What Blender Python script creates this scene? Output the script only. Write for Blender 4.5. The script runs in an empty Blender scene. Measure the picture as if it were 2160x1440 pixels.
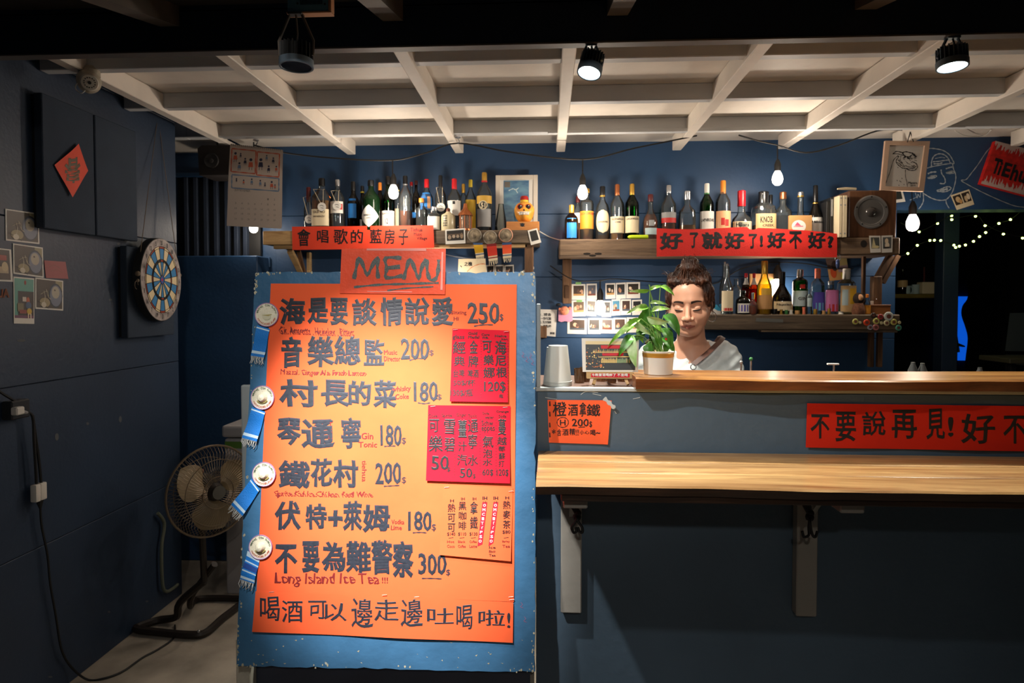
import bpy, bmesh, math, random
import numpy as np
from mathutils import Vector, Matrix

RND = random.Random(11)
sc = bpy.context.scene
COL = sc.collection
PI = math.pi

# ------------------------------------------------------------------ camera
F = 1360.0
YAW, PITCH = math.atan(75 / F), math.atan(40 / F)
CAM = Vector((0, 0, 1.5))
cd = bpy.data.cameras.new('camera'); cd.sensor_width = 36; cd.lens = 36 * F / 2160
cd.shift_y = -40 / 2160; cd.clip_start = 0.02
cam = bpy.data.objects.new('camera', cd); COL.objects.link(cam)
cam.location = CAM; cam.rotation_euler = (PI / 2 - PITCH, 0, YAW)
sc.camera = cam
cd.dof.use_dof = True; cd.dof.focus_distance = 1.66; cd.dof.aperture_fstop = 7.0

# ------------------------------------------------------------------ world and lights
w = bpy.data.worlds.new('night'); sc.world = w; w.use_nodes = True
w.node_tree.nodes['Background'].inputs[0].default_value = (0.55, 0.75, 1.0, 1)
w.node_tree.nodes['Background'].inputs[1].default_value = 0.012
sc.view_settings.view_transform = 'Standard'; sc.view_settings.look = 'None'
sc.view_settings.gamma = 1; sc.view_settings.use_curve_mapping = False
sc.view_settings.exposure = 0.0
sc.cycles.transparent_max_bounces = 24
sc.cycles.sample_clamp_indirect = 4.0
sc.cycles.max_bounces = 8
sc.cycles.caustics_reflective = False; sc.cycles.caustics_refractive = False


def spot(loc, tgt, power, deg, blend, size, col):
    l = bpy.data.lights.new('spot_light', 'SPOT'); l.energy = power; l.spot_size = math.radians(deg)
    l.spot_blend = blend; l.shadow_soft_size = size; l.color = col
    o = bpy.data.objects.new('spot_light', l); COL.objects.link(o); o.location = loc
    o.rotation_euler = (Vector(tgt) - Vector(loc)).to_track_quat('-Z', 'Y').to_euler()
    return o


spot((-0.62, 0.45, 2.42), (-0.42, 1.66, 1.07), 780, 27.5, 1.0, 0.02, (1.0, 0.95, 0.90))   # the spot on the menu board
spot((-0.62, 0.45, 2.42), (-0.2, 1.6, 1.1), 30, 84, 1.0, 0.02, (1.0, 0.94, 0.86))         # its wide halo over board and bar
spot((-0.60, 1.08, 2.30), (0.36, 1.68, 1.00), 90, 58, 1.0, 0.02, (1.0, 0.95, 0.88))       # steep spot raking the bar front
spot((0.132, 2.00, 2.19), (0.30, 1.66, 1.10), 100, 117, 0.7, 0.03, (1.0, 0.98, 0.86))       # the lit lamp under the steel beam
spot((1.29, 2.00, 2.19), (1.00, 1.66, 1.10), 36, 100, 0.8, 0.03, (1.0, 0.95, 0.80))         # the second lit lamp
spot((0.1, -1.0, 2.30), (-1.0, 3.6, 0.5), 30, 80, 1.0, 0.04, (1.0, 0.9, 0.78))              # fill spots from the room towards the back
spot((0.2, -1.0, 2.30), (-0.2, 3.6, 1.9), 95, 52, 1.0, 0.04, (1.0, 0.93, 0.84))


def point(loc, power, r, col):
    l = bpy.data.lights.new('bulb_light', 'POINT'); l.energy = power; l.shadow_soft_size = r; l.color = col
    o = bpy.data.objects.new('bulb_light', l); COL.objects.link(o); o.location = loc
    return o


# ------------------------------------------------------------------ pixel rays of the photograph to real places
RM = cam.rotation_euler.to_matrix()


def ray(px, py):
    return RM @ Vector(((px - 1080) / F, (680 - py) / F, -1))


def at(px, py, Y):
    d = ray(px, py); return CAM + d * (Y / d.y)


def atx(px, py, X):
    d = ray(px, py); return CAM + d * (X / d.x)


def atz(px, py, z):
    d = ray(px, py); return CAM + d * ((z - CAM.z) / d.z)


def plane(P0, n, off=0.0, disp=None):
    """a sheet's surface: photo pixel -> point on the real plane, lifted by off (+ its own curl)"""
    P0 = Vector(P0); n = Vector(n).normalized()
    def f(px, py, e=0.0):
        d = ray(px, py); P = CAM + d * ((P0 - CAM).dot(n) / d.dot(n))
        return P + n * (off + e + (disp(px, py) if disp else 0))
    f.n = n
    return f


# ------------------------------------------------------------------ materials
def lin(c):
    return tuple(((x / 255) / 12.92 if x / 255 <= 0.04045 else ((x / 255 + 0.055) / 1.055) ** 2.4) for x in c) + (1,)


MATS = {}


def mat(name, rgb, rough=0.6, metal=0.0, var=0.0, vscale=8.0, bump=0.0, bscale=40.0, stretch=(1, 1, 1), emit=0.0, spec=0.5, rgb2=None, trans=0.0, sss=0.0, thresh=None):
    if name in MATS: return MATS[name]
    m = bpy.data.materials.new(name); m.use_nodes = True; nt = m.node_tree
    b = nt.nodes['Principled BSDF']; L = nt.links
    b.inputs['Base Color'].default_value = lin(rgb); b.inputs['Roughness'].default_value = rough
    b.inputs['Metallic'].default_value = metal; b.inputs['Specular IOR Level'].default_value = spec
    if trans: b.inputs['Transmission Weight'].default_value = trans
    if sss:
        b.inputs['Subsurface Weight'].default_value = sss
        b.inputs['Subsurface Radius'].default_value = (0.012, 0.005, 0.003); b.inputs['Subsurface Scale'].default_value = 1.0
    if emit:
        b.inputs['Emission Color'].default_value = lin(rgb); b.inputs['Emission Strength'].default_value = emit
    if var or bump or rgb2:
        tc = nt.nodes.new('ShaderNodeTexCoord'); mp = nt.nodes.new('ShaderNodeMapping')
        mp.inputs['Scale'].default_value = stretch; L.new(tc.outputs['Object'], mp.inputs[0])
    if var or rgb2:
        n = nt.nodes.new('ShaderNodeTexNoise'); n.inputs['Scale'].default_value = vscale; n.inputs['Detail'].default_value = 6
        L.new(mp.outputs[0], n.inputs['Vector'])
        r = nt.nodes.new('ShaderNodeValToRGB')
        lo, hi = (0.35, 0.65) if thresh is None else thresh
        r.color_ramp.elements[0].position = lo; r.color_ramp.elements[1].position = hi
        c1 = lin(rgb)
        if rgb2: c2 = lin(rgb2); ca = c1
        else: ca = tuple(x * (1 - var) for x in c1[:3]) + (1,); c2 = tuple(min(1, x * (1 + var)) for x in c1[:3]) + (1,)
        r.color_ramp.elements[0].color = ca; r.color_ramp.elements[1].color = c2
        L.new(n.outputs[0], r.inputs[0]); L.new(r.outputs[0], b.inputs['Base Color'])
    if bump:
        n2 = nt.nodes.new('ShaderNodeTexNoise'); n2.inputs['Scale'].default_value = bscale; n2.inputs['Detail'].default_value = 4
        L.new(mp.outputs[0], n2.inputs['Vector'])
        bp = nt.nodes.new('ShaderNodeBump'); bp.inputs['Strength'].default_value = bump; bp.inputs['Distance'].default_value = 0.01
        L.new(n2.outputs[0], bp.inputs['Height']); L.new(bp.outputs[0], b.inputs['Normal'])
    MATS[name] = m
    return m


def wood(name, c1, c2, axis='X', rough=0.45, scale=7.0, coat=0.0):
    """long-grained wood: noise stretched along the grain, darker streaks"""
    if name in MATS: return MATS[name]
    m = mat(name, c1, rough); nt = m.node_tree; L = nt.links; b = nt.nodes['Principled BSDF']
    tc = nt.nodes.new('ShaderNodeTexCoord'); mp = nt.nodes.new('ShaderNodeMapping')
    s = {'X': (0.12, 1.6, 1.6), 'Z': (1.6, 1.6, 0.12), 'Y': (1.6, 0.12, 1.6)}[axis]
    mp.inputs['Scale'].default_value = [x * scale for x in s]; L.new(tc.outputs['Object'], mp.inputs[0])
    n = nt.nodes.new('ShaderNodeTexNoise'); n.inputs['Scale'].default_value = 2.2; n.inputs['Detail'].default_value = 9
    n.inputs['Roughness'].default_value = 0.68; n.inputs['Distortion'].default_value = 0.9
    L.new(mp.outputs[0], n.inputs['Vector'])
    r = nt.nodes.new('ShaderNodeValToRGB'); r.color_ramp.elements[0].position = 0.33; r.color_ramp.elements[1].position = 0.68
    r.color_ramp.elements[0].color = lin(c2); r.color_ramp.elements[1].color = lin(c1)
    L.new(n.outputs[0], r.inputs[0]); L.new(r.outputs[0], b.inputs['Base Color'])
    bp = nt.nodes.new('ShaderNodeBump'); bp.inputs['Strength'].default_value = 0.25; bp.inputs['Distance'].default_value = 0.004
    L.new(n.outputs[0], bp.inputs['Height']); L.new(bp.outputs[0], b.inputs['Normal'])
    if coat: b.inputs['Coat Weight'].default_value = coat; b.inputs['Coat Roughness'].default_value = 0.22
    return m


def glass(name, tint, ior=1.5, body=0.0, rough=0.03):
    """thin clear or tinted glass: tinted see-through with a fresnel sheen"""
    if name in MATS: return MATS[name]
    m = bpy.data.materials.new(name); m.use_nodes = True; nt = m.node_tree; nt.nodes.clear(); L = nt.links
    out = nt.nodes.new('ShaderNodeOutputMaterial'); tr = nt.nodes.new('ShaderNodeBsdfTransparent')
    gl = nt.nodes.new('ShaderNodeBsdfGlossy'); fr = nt.nodes.new('ShaderNodeFresnel'); mx = nt.nodes.new('ShaderNodeMixShader')
    tr.inputs[0].default_value = lin(tint); gl.inputs['Roughness'].default_value = rough; fr.inputs[0].default_value = ior
    L.new(fr.outputs[0], mx.inputs[0]); last = tr
    if body:
        df = nt.nodes.new('ShaderNodeBsdfDiffuse'); df.inputs[0].default_value = lin(tint)
        m2 = nt.nodes.new('ShaderNodeMixShader'); m2.inputs[0].default_value = body
        L.new(tr.outputs[0], m2.inputs[1]); L.new(df.outputs[0], m2.inputs[2]); last = m2
    L.new(last.outputs[0], mx.inputs[1]); L.new(gl.outputs[0], mx.inputs[2]); L.new(mx.outputs[0], out.inputs[0])
    MATS[name] = m
    return m


# ------------------------------------------------------------------ mesh building
class MB:
    def __init__(s): s.v = []; s.f = []; s.m = []
    def add(s, vs, fs, mi=0):
        b = len(s.v); s.v += [tuple(v) for v in vs]; s.f += [tuple(b + i for i in f) for f in fs]; s.m += [mi] * len(fs); return s
    def box(s, x0, x1, y0, y1, z0, z1, mi=0, M=None):
        vs = [Vector((x, y, z)) for z in (z0, z1) for y in (y0, y1) for x in (x0, x1)]
        if M: vs = [M @ v for v in vs]
        return s.add(vs, [(0, 2, 3, 1), (4, 5, 7, 6), (0, 1, 5, 4), (2, 6, 7, 3), (0, 4, 6, 2), (1, 3, 7, 5)], mi)
    def rbox(s, x0, x1, y0, y1, z0, z1, r=0.003, seg=1, mi=0, M=None):
        bm = bmesh.new(); bmesh.ops.create_cube(bm, size=1)
        c = Vector(((x0 + x1) / 2, (y0 + y1) / 2, (z0 + z1) / 2)); d = Vector((x1 - x0, y1 - y0, z1 - z0))
        for v in bm.verts: v.co = Vector([v.co[i] * d[i] for i in range(3)]) + c
        bmesh.ops.bevel(bm, geom=bm.edges[:], offset=min(r, min(d) * 0.45), segments=seg, affect='EDGES', profile=0.5)
        bm.verts.index_update(); vs = [v.co.copy() for v in bm.verts]
        if M: vs = [M @ v for v in vs]
        s.add(vs, [[v.index for v in f.verts] for f in bm.faces], mi); bm.free(); return s
    def lathe(s, prof, loc=(0, 0, 0), n=20, M=None, sup=2.0, ax=1.0, mi=0):
        loc = Vector(loc); vs = []; fs = []; k = len(prof)
        for j, (r, z) in enumerate(prof):
            for i in range(n):
                a = 2 * PI * i / n; c, q = math.cos(a), math.sin(a)
                t = (abs(c) ** sup + abs(q) ** sup) ** (-1 / sup) if sup != 2 else 1
                v = Vector((r * c * t, r * q * t * ax, z)); vs.append(loc + (M @ v if M else v))
        for j in range(k - 1):
            for i in range(n):
                i2 = (i + 1) % n; fs.append((j * n + i, j * n + i2, (j + 1) * n + i2, (j + 1) * n + i))
        if prof[0][0] > 1e-5: fs.append(tuple(range(n))[::-1])
        if prof[-1][0] > 1e-5: fs.append(tuple((k - 1) * n + i for i in range(n)))
        return s.add(vs, fs, mi)
    def tube(s, pts, r, n=8, mi=0, closed=False, cap=True):
        pts = [Vector(p) for p in pts]; k = len(pts); vs = []; fs = []
        rr = r if isinstance(r, (list, tuple)) else [r] * k
        up = None
        for j, p in enumerate(pts):
            a = pts[(j - 1) % k] if (closed or j > 0) else p; b = pts[(j + 1) % k] if (closed or j < k - 1) else p
            t = (b - a).normalized() if (b - a).length > 1e-9 else Vector((0, 0, 1))
            if up is None:
                up = Vector((0, 0, 1)) if abs(t.z) < 0.9 else Vector((1, 0, 0))
            u = up - t * up.dot(t)
            if u.length < 1e-6: u = t.orthogonal()
            u.normalize(); up = u; q = t.cross(u)
            for i in range(n):
                an = 2 * PI * i / n; vs.append(p + (u * math.cos(an) + q * math.sin(an)) * rr[j])
        for j in range(k if closed else k - 1):
            j2 = (j + 1) % k
            for i in range(n):
                i2 = (i + 1) % n; fs.append((j * n + i, j * n + i2, j2 * n + i2, j2 * n + i))
        if cap and not closed: fs += [tuple(range(n))[::-1], tuple((k - 1) * n + i for i in range(n))]
        return s.add(vs, fs, mi)
    def ball(s, c, r, n=12, m=8, M=None, mi=0):
        r3 = r if isinstance(r, (list, tuple)) else (r, r, r); c = Vector(c); vs = []; fs = []
        for j in range(1, m):
            a = PI * j / m
            for i in range(n):
                b = 2 * PI * i / n
                v = Vector((r3[0] * math.sin(a) * math.cos(b), r3[1] * math.sin(a) * math.sin(b), r3[2] * math.cos(a))); vs.append(c + (M @ v if M else v))
        top = Vector((0, 0, r3[2])); vs.append(c + (M @ top if M else top)); vs.append(c - (M @ top if M else top)); T, B = len(vs) - 2, len(vs) - 1
        for i in range(n):
            i2 = (i + 1) % n; fs.append((T, i, i2)); fs.append((B, (m - 2) * n + i2, (m - 2) * n + i))
            for j in range(m - 2): fs.append((j * n + i, (j + 1) * n + i, (j + 1) * n + i2, j * n + i2))
        return s.add(vs, fs, mi)
    def prism(s, poly, a, b, fn, mi=0):
        """2-D outline extruded between a and b; fn(x, y, t) -> point"""
        k = len(poly); vs = [fn(x, y, a) for x, y in poly] + [fn(x, y, b) for x, y in poly]
        return s.add(vs, [tuple(range(k))[::-1], tuple(range(k, 2 * k))] + [(i, (i + 1) % k, k + (i + 1) % k, k + i) for i in range(k)], mi)
    def grid(s, fn, nu, nv, thick=0.0, mi=0):
        vs = [fn(i / nu, j / nv) for j in range(nv + 1) for i in range(nu + 1)]
        fs = [(j * (nu + 1) + i, j * (nu + 1) + i + 1, (j + 1) * (nu + 1) + i + 1, (j + 1) * (nu + 1) + i) for j in range(nv) for i in range(nu)]
        return s.add(vs, fs, mi)


ORG = {}


def mesh_obj(name, mb, m, parent=None, origin=None, smooth=None, sharp=35):
    me = bpy.data.meshes.new(name)
    base = ORG[parent.name] if parent is not None else Vector(origin if origin is not None else (0, 0, 0))
    vs = [(v[0] - base.x, v[1] - base.y, v[2] - base.z) for v in mb.v]
    me.from_pydata(vs, [], mb.f)
    for x in (m if isinstance(m, (list, tuple)) else [m]): me.materials.append(x)
    if any(mb.m): me.polygons.foreach_set('material_index', mb.m)
    if smooth:
        me.polygons.foreach_set('use_smooth', [True] * len(me.polygons)); me.set_sharp_from_angle(angle=math.radians(sharp))
    me.update()
    o = bpy.data.objects.new(name, me); COL.objects.link(o)
    if parent is not None: o.parent = parent
    else: o.location = base
    ORG[o.name] = base.copy()
    return o


def tag(o, label=None, cat=None, group=None, kind=None):
    if label: o['label'] = label
    if cat: o['category'] = cat
    if group: o['group'] = group
    if kind: o['kind'] = kind
    return o


def thing(name, label, cat, loc, group=None, kind=None):
    o = bpy.data.objects.new(name, None); COL.objects.link(o); o.location = loc; o.empty_display_size = 0.05
    ORG[o.name] = Vector(loc)
    return tag(o, label, cat, group, kind)


def part(name, mb, m, parent, smooth=None, label=None, sharp=35):
    o = mesh_obj(name, mb, m, parent, None, smooth, sharp)
    if label: o['label'] = label
    return o


def solo(name, mb, m, label, cat, origin=None, group=None, smooth=None, kind=None):
    if origin is None:
        a = np.array(mb.v); origin = ((a[:, 0].min() + a[:, 0].max()) / 2, (a[:, 1].min() + a[:, 1].max()) / 2, a[:, 2].min())
    return tag(mesh_obj(name, mb, m, None, origin, smooth), label, cat, group, kind)


def struct(name, mb, m, parent=None, smooth=None):
    o = mesh_obj(name, mb, m, parent, None, smooth)
    if parent is None: o['kind'] = 'structure'
    return o


# ------------------------------------------------------------------ lettering and line drawing on sheets
GC = {}


def glyph(s, bold):
    k = (s, bold)
    if k in GC: return GC[k]
    c = bpy.data.curves.new('glyph', 'FONT'); c.body = s; c.size = 1; c.resolution_u = 2
    if bold: c.bevel_depth = bold; c.bevel_resolution = 0
    o = bpy.data.objects.new('glyph', c); COL.objects.link(o)
    dg = bpy.context.evaluated_depsgraph_get(); me = bpy.data.meshes.new_from_object(o.evaluated_get(dg))
    n = len(me.vertices); a = np.empty(n * 3, dtype=np.float64); me.vertices.foreach_get('co', a); a = a.reshape(n, 3)
    # keep only the front half, so the ink is a thin skin
    fs = [tuple(p.vertices) for p in me.polygons if p.center.z > -1e-5]
    bpy.data.objects.remove(o); bpy.data.meshes.remove(me); bpy.data.curves.remove(c)
    if n:
        lo = a.min(0); hi = a.max(0); a[:, 0] = (a[:, 0] - lo[0]) / max(1e-6, hi[0] - lo[0]); a[:, 1] = (hi[1] - a[:, 1]) / max(1e-6, hi[1] - lo[1])
        a[:, 2] = a[:, 2] / (bold or 1)
    used = sorted({i for f in fs for i in f}); mp = {i: j for j, i in enumerate(used)}
    GC[k] = (a[used] if used else a[:0], [tuple(mp[i] for i in f) for f in fs])
    return GC[k]


def put(mb, s, x0, y0, x1, y1, surf, bold=0.0, rot=0, slope=0.0, mi=0, ink=0.0006, flip=False):
    a, fs = glyph(s, bold); vs = []
    for u, v, z in a:
        if flip: u, v = 1 - u, 1 - v
        if rot == 90: px, py = x0 + (1 - v) * (x1 - x0), y0 + u * (y1 - y0)
        else: px, py = x0 + u * (x1 - x0), y0 + v * (y1 - y0)
        # hand-written wobble
        wx = 0.012 * (x1 - x0) * math.sin(9 * v + x0); wy = 0.02 * (y1 - y0) * math.sin(7 * u + y0)
        py += slope * (px - x0) + wy; px += wx
        vs.append(surf(px, py, ink + 0.0003 * max(0, z)))
    mb.add(vs, fs, mi)


def chars(mb, s, x0, x1, y0, y1, surf, bold=0.0, slope=0.0, fill=0.9, mi=0):
    w = (x1 - x0) / len(s)
    for i, ch in enumerate(s):
        if ch == ' ': continue
        a = x0 + i * w; j = RND.uniform(-0.04, 0.04) * (y1 - y0)
        put(mb, ch, a, y0 + j + slope * (a - x0), a + w * fill, y1 + j + slope * (a - x0), surf, bold, mi=mi)


def smoothline(p, k=5):
    if len(p) < 3: return p
    o = []
    for i in range(len(p) - 1):
        p0, p1, p2, p3 = p[max(0, i - 1)], p[i], p[i + 1], p[min(len(p) - 1, i + 2)]
        for j in range(k):
            t = j / k
            o.append(tuple(0.5 * ((2 * b) + (-a + c) * t + (2 * a - 5 * b + 4 * c - d) * t * t + (-a + 3 * b - 3 * c + d) * t ** 3) for a, b, c, d in zip(p0, p1, p2, p3)))
    o.append(tuple(p[-1])); return o


def stroke(mb, pts, wid, surf, ink=0.0006, k=5, mi=0, taper=False):
    p = smoothline(pts, k); vs = []; fs = []
    for i, q in enumerate(p):
        a = p[max(0, i - 1)]; b = p[min(len(p) - 1, i + 1)]; dx, dy = b[0] - a[0], b[1] - a[1]; L = math.hypot(dx, dy) or 1
        ww = wid / 2 * (0.85 + 0.3 * math.sin(i * 1.7)) * (min(1, 0.35 + 2 * min(i, len(p) - 1 - i) / max(1, len(p))) if taper else 1)
        nx, ny = -dy / L * ww, dx / L * ww
        vs += [surf(q[0] + nx, q[1] + ny, ink), surf(q[0] - nx, q[1] - ny, ink)]
    for i in range(len(p) - 1): fs.append((2 * i, 2 * i + 1, 2 * i + 3, 2 * i + 2))
    mb.add(vs, fs, mi)


def poly(mb, pts, surf, e=0.0, mi=0):
    mb.add([surf(x, y, e) for x, y in pts], [tuple(range(len(pts)))], mi)


def quad_sheet(mb, c, surf, nu=12, nv=12, e=0.0, mi=0):
    """a sheet between four photo corners (tl, tr, br, bl) on the surface surf"""
    def fn(u, v):
        x = (c[0][0] * (1 - u) + c[1][0] * u) * (1 - v) + (c[3][0] * (1 - u) + c[2][0] * u) * v
        y = (c[0][1] * (1 - u) + c[1][1] * u) * (1 - v) + (c[3][1] * (1 - u) + c[2][1] * u) * v
        return surf(x, y, e)
    mb.grid(fn, nu, nv, mi=mi)

# ================================================================== the setting
M_NAVY = mat('navy_wall_paint', (38, 54, 76), 0.5, var=0.14, vscale=1.7, bump=0.12, bscale=60)
M_BACK = mat('deep_blue_wall_paint', (36, 68, 104), 0.5, var=0.16, vscale=2.2, bump=0.1, bscale=50)
M_BAR = mat('slate_blue_bar_paint', (72, 92, 110), 0.55, var=0.10, vscale=2.5, bump=0.15, bscale=35)
M_WHITE = mat('white_ceiling_paint', (226, 217, 206), 0.6, var=0.07, vscale=5, bump=0.1, bscale=30)
M_BATTEN = mat('bluish_white_batten_paint', (196, 198, 200), 0.55, var=0.10, vscale=7, bump=0.15, bscale=30, stretch=(0.3, 1, 1))
M_BEAM = mat('dark_blue_steel_paint', (22, 34, 50), 0.5, var=0.1)
M_FLANGE = mat('greyish_beam_edge', (92, 88, 86), 0.55, var=0.1)
M_ROOF = mat('dark_roof_board', (38, 34, 30), 0.8, var=0.2)
M_RAFT = mat('dull_rafter_paint', (84, 76, 68), 0.7, var=0.15)
M_BLACK = mat('matte_black', (14, 14, 15), 0.6)
M_CONC = mat('worn_concrete', (158, 148, 134), 0.75, var=0.28, vscale=4, bump=0.3, bscale=20)
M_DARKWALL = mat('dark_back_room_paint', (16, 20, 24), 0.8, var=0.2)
M_WMETAL = mat('white_metal', (205, 207, 208), 0.4)
M_GREYW = mat('pale_grey_trim_paint', (176, 184, 186), 0.5, var=0.06)

struct('floor', MB().box(-3.4, 5.4, -2.6, 7.0, -0.1, 0.0), M_CONC)

XL = -1.885
wl = struct('wall_left', MB().box(XL - 0.12, XL - 0.012, -2.0, 3.195, 0.0, 2.75), M_NAVY)
for z0, z1 in ((0.0, 0.595), (0.595, 1.206), (1.206, 1.806), (1.806, 2.41), (2.41, 2.75)):
    for y0, y1 in ((-2.0, -0.8), (-0.8, 0.4), (0.4, 1.62), (1.62, 3.195)):
        part('panel', MB().rbox(XL - 0.012, XL, y0 + 0.001, y1 - 0.001, z0 + 0.0012, z1 - 0.0012, 0.002), M_NAVY, wl)
M_SCUFF = mat('bare_scuff', (92, 96, 100), 0.8)
sb = MB(); fw = lambda px, py, e=0.0: atx(px, py, XL + 0.0008 + e)
for x, y, a, b in ((120, 921, 4, 8), (254, 884, 3, 7), (185, 893, 3, 3), (45, 718, 9, 3), (233, 632, 4, 2), (250, 514, 3, 3), (106, 1427, 5, 2), (310, 1268, 3, 2), (230, 1290, 3, 2)):
    poly(sb, [(x + a * math.cos(t) * (1 + 0.3 * math.sin(5 * t)), y + b * math.sin(t)) for t in [i * PI / 5 for i in range(10)]], fw)
part('scuff_mark', sb, M_SCUFF, wl)

YB = 3.775
bw = struct('wall_back', MB().box(-3.3, 1.97, YB + 0.01, YB + 0.13, 0, 2.6).box(1.97, 4.2, YB + 0.01, YB + 0.13, 2.028, 2.6), M_BACK)
zz = [0, 0.35, 0.72, 1.07, 1.30, 1.655, 2.02, 2.6]
for z0, z1 in zip(zz, zz[1:]):
    part('panel', MB().rbox(-1.62, 1.97, YB, YB + 0.01, z0 + 0.001, z1 - 0.001, 0.002), M_BACK, bw)
part('panel', MB().rbox(1.97, 4.2, YB, YB + 0.01, 2.028, 2.6, 0.002), M_BACK, bw)
struct('wall_recess', MB().box(-3.4, -3.3, 3.2, 3.9, 0, 2.6), M_NAVY)
M_FOAM0 = mat('dark_navy_slat', (24, 36, 54), 0.8)  # one even navy, darker than the wall paint
# louvred window high in the recess
wn = struct('window_1', MB().box(-2.20, -1.70, YB - 0.03, YB - 0.012, 1.775, 2.245), M_BLACK)
part('window_frame', MB().rbox(-2.23, -1.68, YB - 0.07, YB - 0.01, 2.245, 2.27, 0.004).rbox(-2.23, -1.68, YB - 0.07, YB - 0.01, 1.755, 1.775, 0.004), M_BACK, wn)
for px in (396, 416, 437, 458, 481, 500, 519):
    p = at(px, 450, YB - 0.04); part('slat', MB().rbox(p.x - 0.012, p.x + 0.012, YB - 0.062, YB - 0.02, 1.775, 2.245, 0.003), M_FOAM0, wn)
struct('trim_1', MB().rbox(-2.6, -1.66, YB - 0.16, YB, 0.0, 1.775, 0.006), M_BACK)

# ceiling: white sheets between battens and long joists
ZP = 2.43
ce = struct('ceiling', MB().box(-1.80, 4.0, 2.08, YB + 0.3, ZP + 0.006, ZP + 0.03), M_WHITE)
JX = [-1.72, -1.12, -0.50, 0.072, 0.715, 1.29, 1.90, 2.52, 3.15]
edges = [-1.80] + [(a) for a in JX[1:]] + [3.9]
for a, b in zip(edges, edges[1:]):
    for y0, y1 in ((2.08, 2.80), (2.80, YB)):
        g = 0.008 if abs(a - 0.072) < .01 or abs(b - 0.072) < .01 else 0.0015
        part('panel', MB().box(a + g, b - g, y0 + 0.001, y1 - 0.001, ZP, ZP + 0.006), M_WHITE, ce)
for k, y in enumerate((2.31, 2.785, 3.285)):
    xs = [-1.880] + JX[1:] + [3.9]
    for a, b in zip(xs, xs[1:]):
        dz = RND.uniform(-0.002, 0.002)
        part('batten', MB().rbox(a + 0.002, b - 0.002, y, y + 0.045, 2.362 + dz, ZP, 0.003), M_BATTEN, ce)
for i, x in enumerate(JX):
    y1 = 3.36 if i == 0 else 3.655
    part('joist', MB().rbox(x - 0.024, x + 0.024, 2.085, y1, 2.350, ZP - 0.003, 0.003), M_WHITE, ce)
part('rail', MB().rbox(0.0, 2.02, 3.262, 3.284, 2.352, 2.368, 0.002).rbox(-2.9, 0.0, 3.262, 3.284, 2.358, 2.366, 0.002), M_BATTEN, ce)
part('end_sheet', MB().box(-3.2, -1.80, 3.33, YB, 2.40, 2.42), M_WHITE, ce)
part('batten', MB().rbox(-3.2, -1.880, 3.285, 3.33, 2.362, 2.44, 0.003), M_BATTEN, ce)

# steel beam and the sloping dark roof in front
be = struct('trim_2', MB().rbox(-2.1, 4.2, 2.048, 2.054, 2.318, 2.52, 0.001).rbox(-2.1, 4.2, 2.048, 2.09, 2.44, 2.446, 0.001), M_BEAM)
part('beam_flange', MB().rbox(-2.1, 4.2, 2.046, 2.085, 2.312, 2.318, 0.001), M_FLANGE, be)
ROOF = lambda y: 2.44 + 0.226 * (y - 2.05)
rf = MB(); rf.add([(-2.2, 1.15, ROOF(1.15) + .02), (4.2, 1.15, ROOF(1.15) + .02), (4.2, 2.2, ROOF(2.2) + .02), (-2.2, 2.2, ROOF(2.2) + .02),
                   (-2.2, 1.15, ROOF(1.15) + .04), (4.2, 1.15, ROOF(1.15) + .04), (4.2, 2.2, ROOF(2.2) + .04), (-2.2, 2.2, ROOF(2.2) + .04)],
                  [(0, 3, 2, 1), (4, 5, 6, 7), (0, 1, 5, 4), (1, 2, 6, 5), (2, 3, 7, 6), (3, 0, 4, 7)])
ro = struct('roof', rf, M_ROOF)
for x in (-1.22, -0.49, 0.215, 0.965, 1.7, -1.95):
    r = MB(); w2 = 0.032; y0, y1 = 1.16, 2.046
    r.add([(x + s * w2, y, ROOF(y) + dz) for dz in (-0.045, 0.02) for y in (y0, y1) for s in (-1, 1)], [(0, 2, 3, 1), (4, 5, 7, 6), (0, 1, 5, 4), (2, 6, 7, 3), (0, 4, 6, 2), (1, 3, 7, 5)])
    part('rafter', r, M_RAFT, ro)

# the dark room behind the opening
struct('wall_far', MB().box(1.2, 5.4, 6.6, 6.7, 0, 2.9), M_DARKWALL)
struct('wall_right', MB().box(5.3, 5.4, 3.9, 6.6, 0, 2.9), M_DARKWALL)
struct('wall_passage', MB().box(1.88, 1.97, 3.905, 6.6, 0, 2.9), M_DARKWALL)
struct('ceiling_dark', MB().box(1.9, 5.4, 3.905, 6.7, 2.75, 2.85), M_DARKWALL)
struct('trim_3', MB().rbox(2.60, 2.70, 4.4, 4.5, 0.0, 2.75, 0.004), M_NAVY)

# ================================================================== the bar
YW = 1.75
bar = thing('bar_counter', 'long slate-blue painted bar front with a pale sill beside the menu board', 'counter', (1.4, YW, 0))
part('front_board', MB().rbox(-0.03, 3.1, YW, YW + 0.12, 0.0, 1.262, 0.003), M_BAR, bar)
part('sill_edge', MB().rbox(-0.032, 3.1, YW - 0.004, YW + 0.012, 1.262, 1.273, 0.002), M_GREYW, bar)
part('sill_top', MB().rbox(-0.03, 3.1, YW + 0.012, YW + 0.30, 1.262, 1.2725, 0.001), mat('brown_counter_laminate', (96, 72, 62), .55, var=.15), bar)
part('side_trim', MB().rbox(-0.030, -0.019, YW - 0.004, YW + 0.02, 1.273, 1.50, 0.002), M_GREYW, bar)
part('inner_worktop', MB().rbox(-0.03, 3.0, YW + 0.12, 2.13, 0.90, 0.93, 0.003), mat('steel_worktop', (120, 122, 124), 0.35, 0.8), bar)
part('side_board', MB().rbox(-0.03, -0.01, YW + 0.12, 2.13, 0.0, 0.90, 0.003), M_BAR, bar)
pk = MB(); fb = plane((0, YW - 0.0006, 0), (0, -1, 0))
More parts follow.
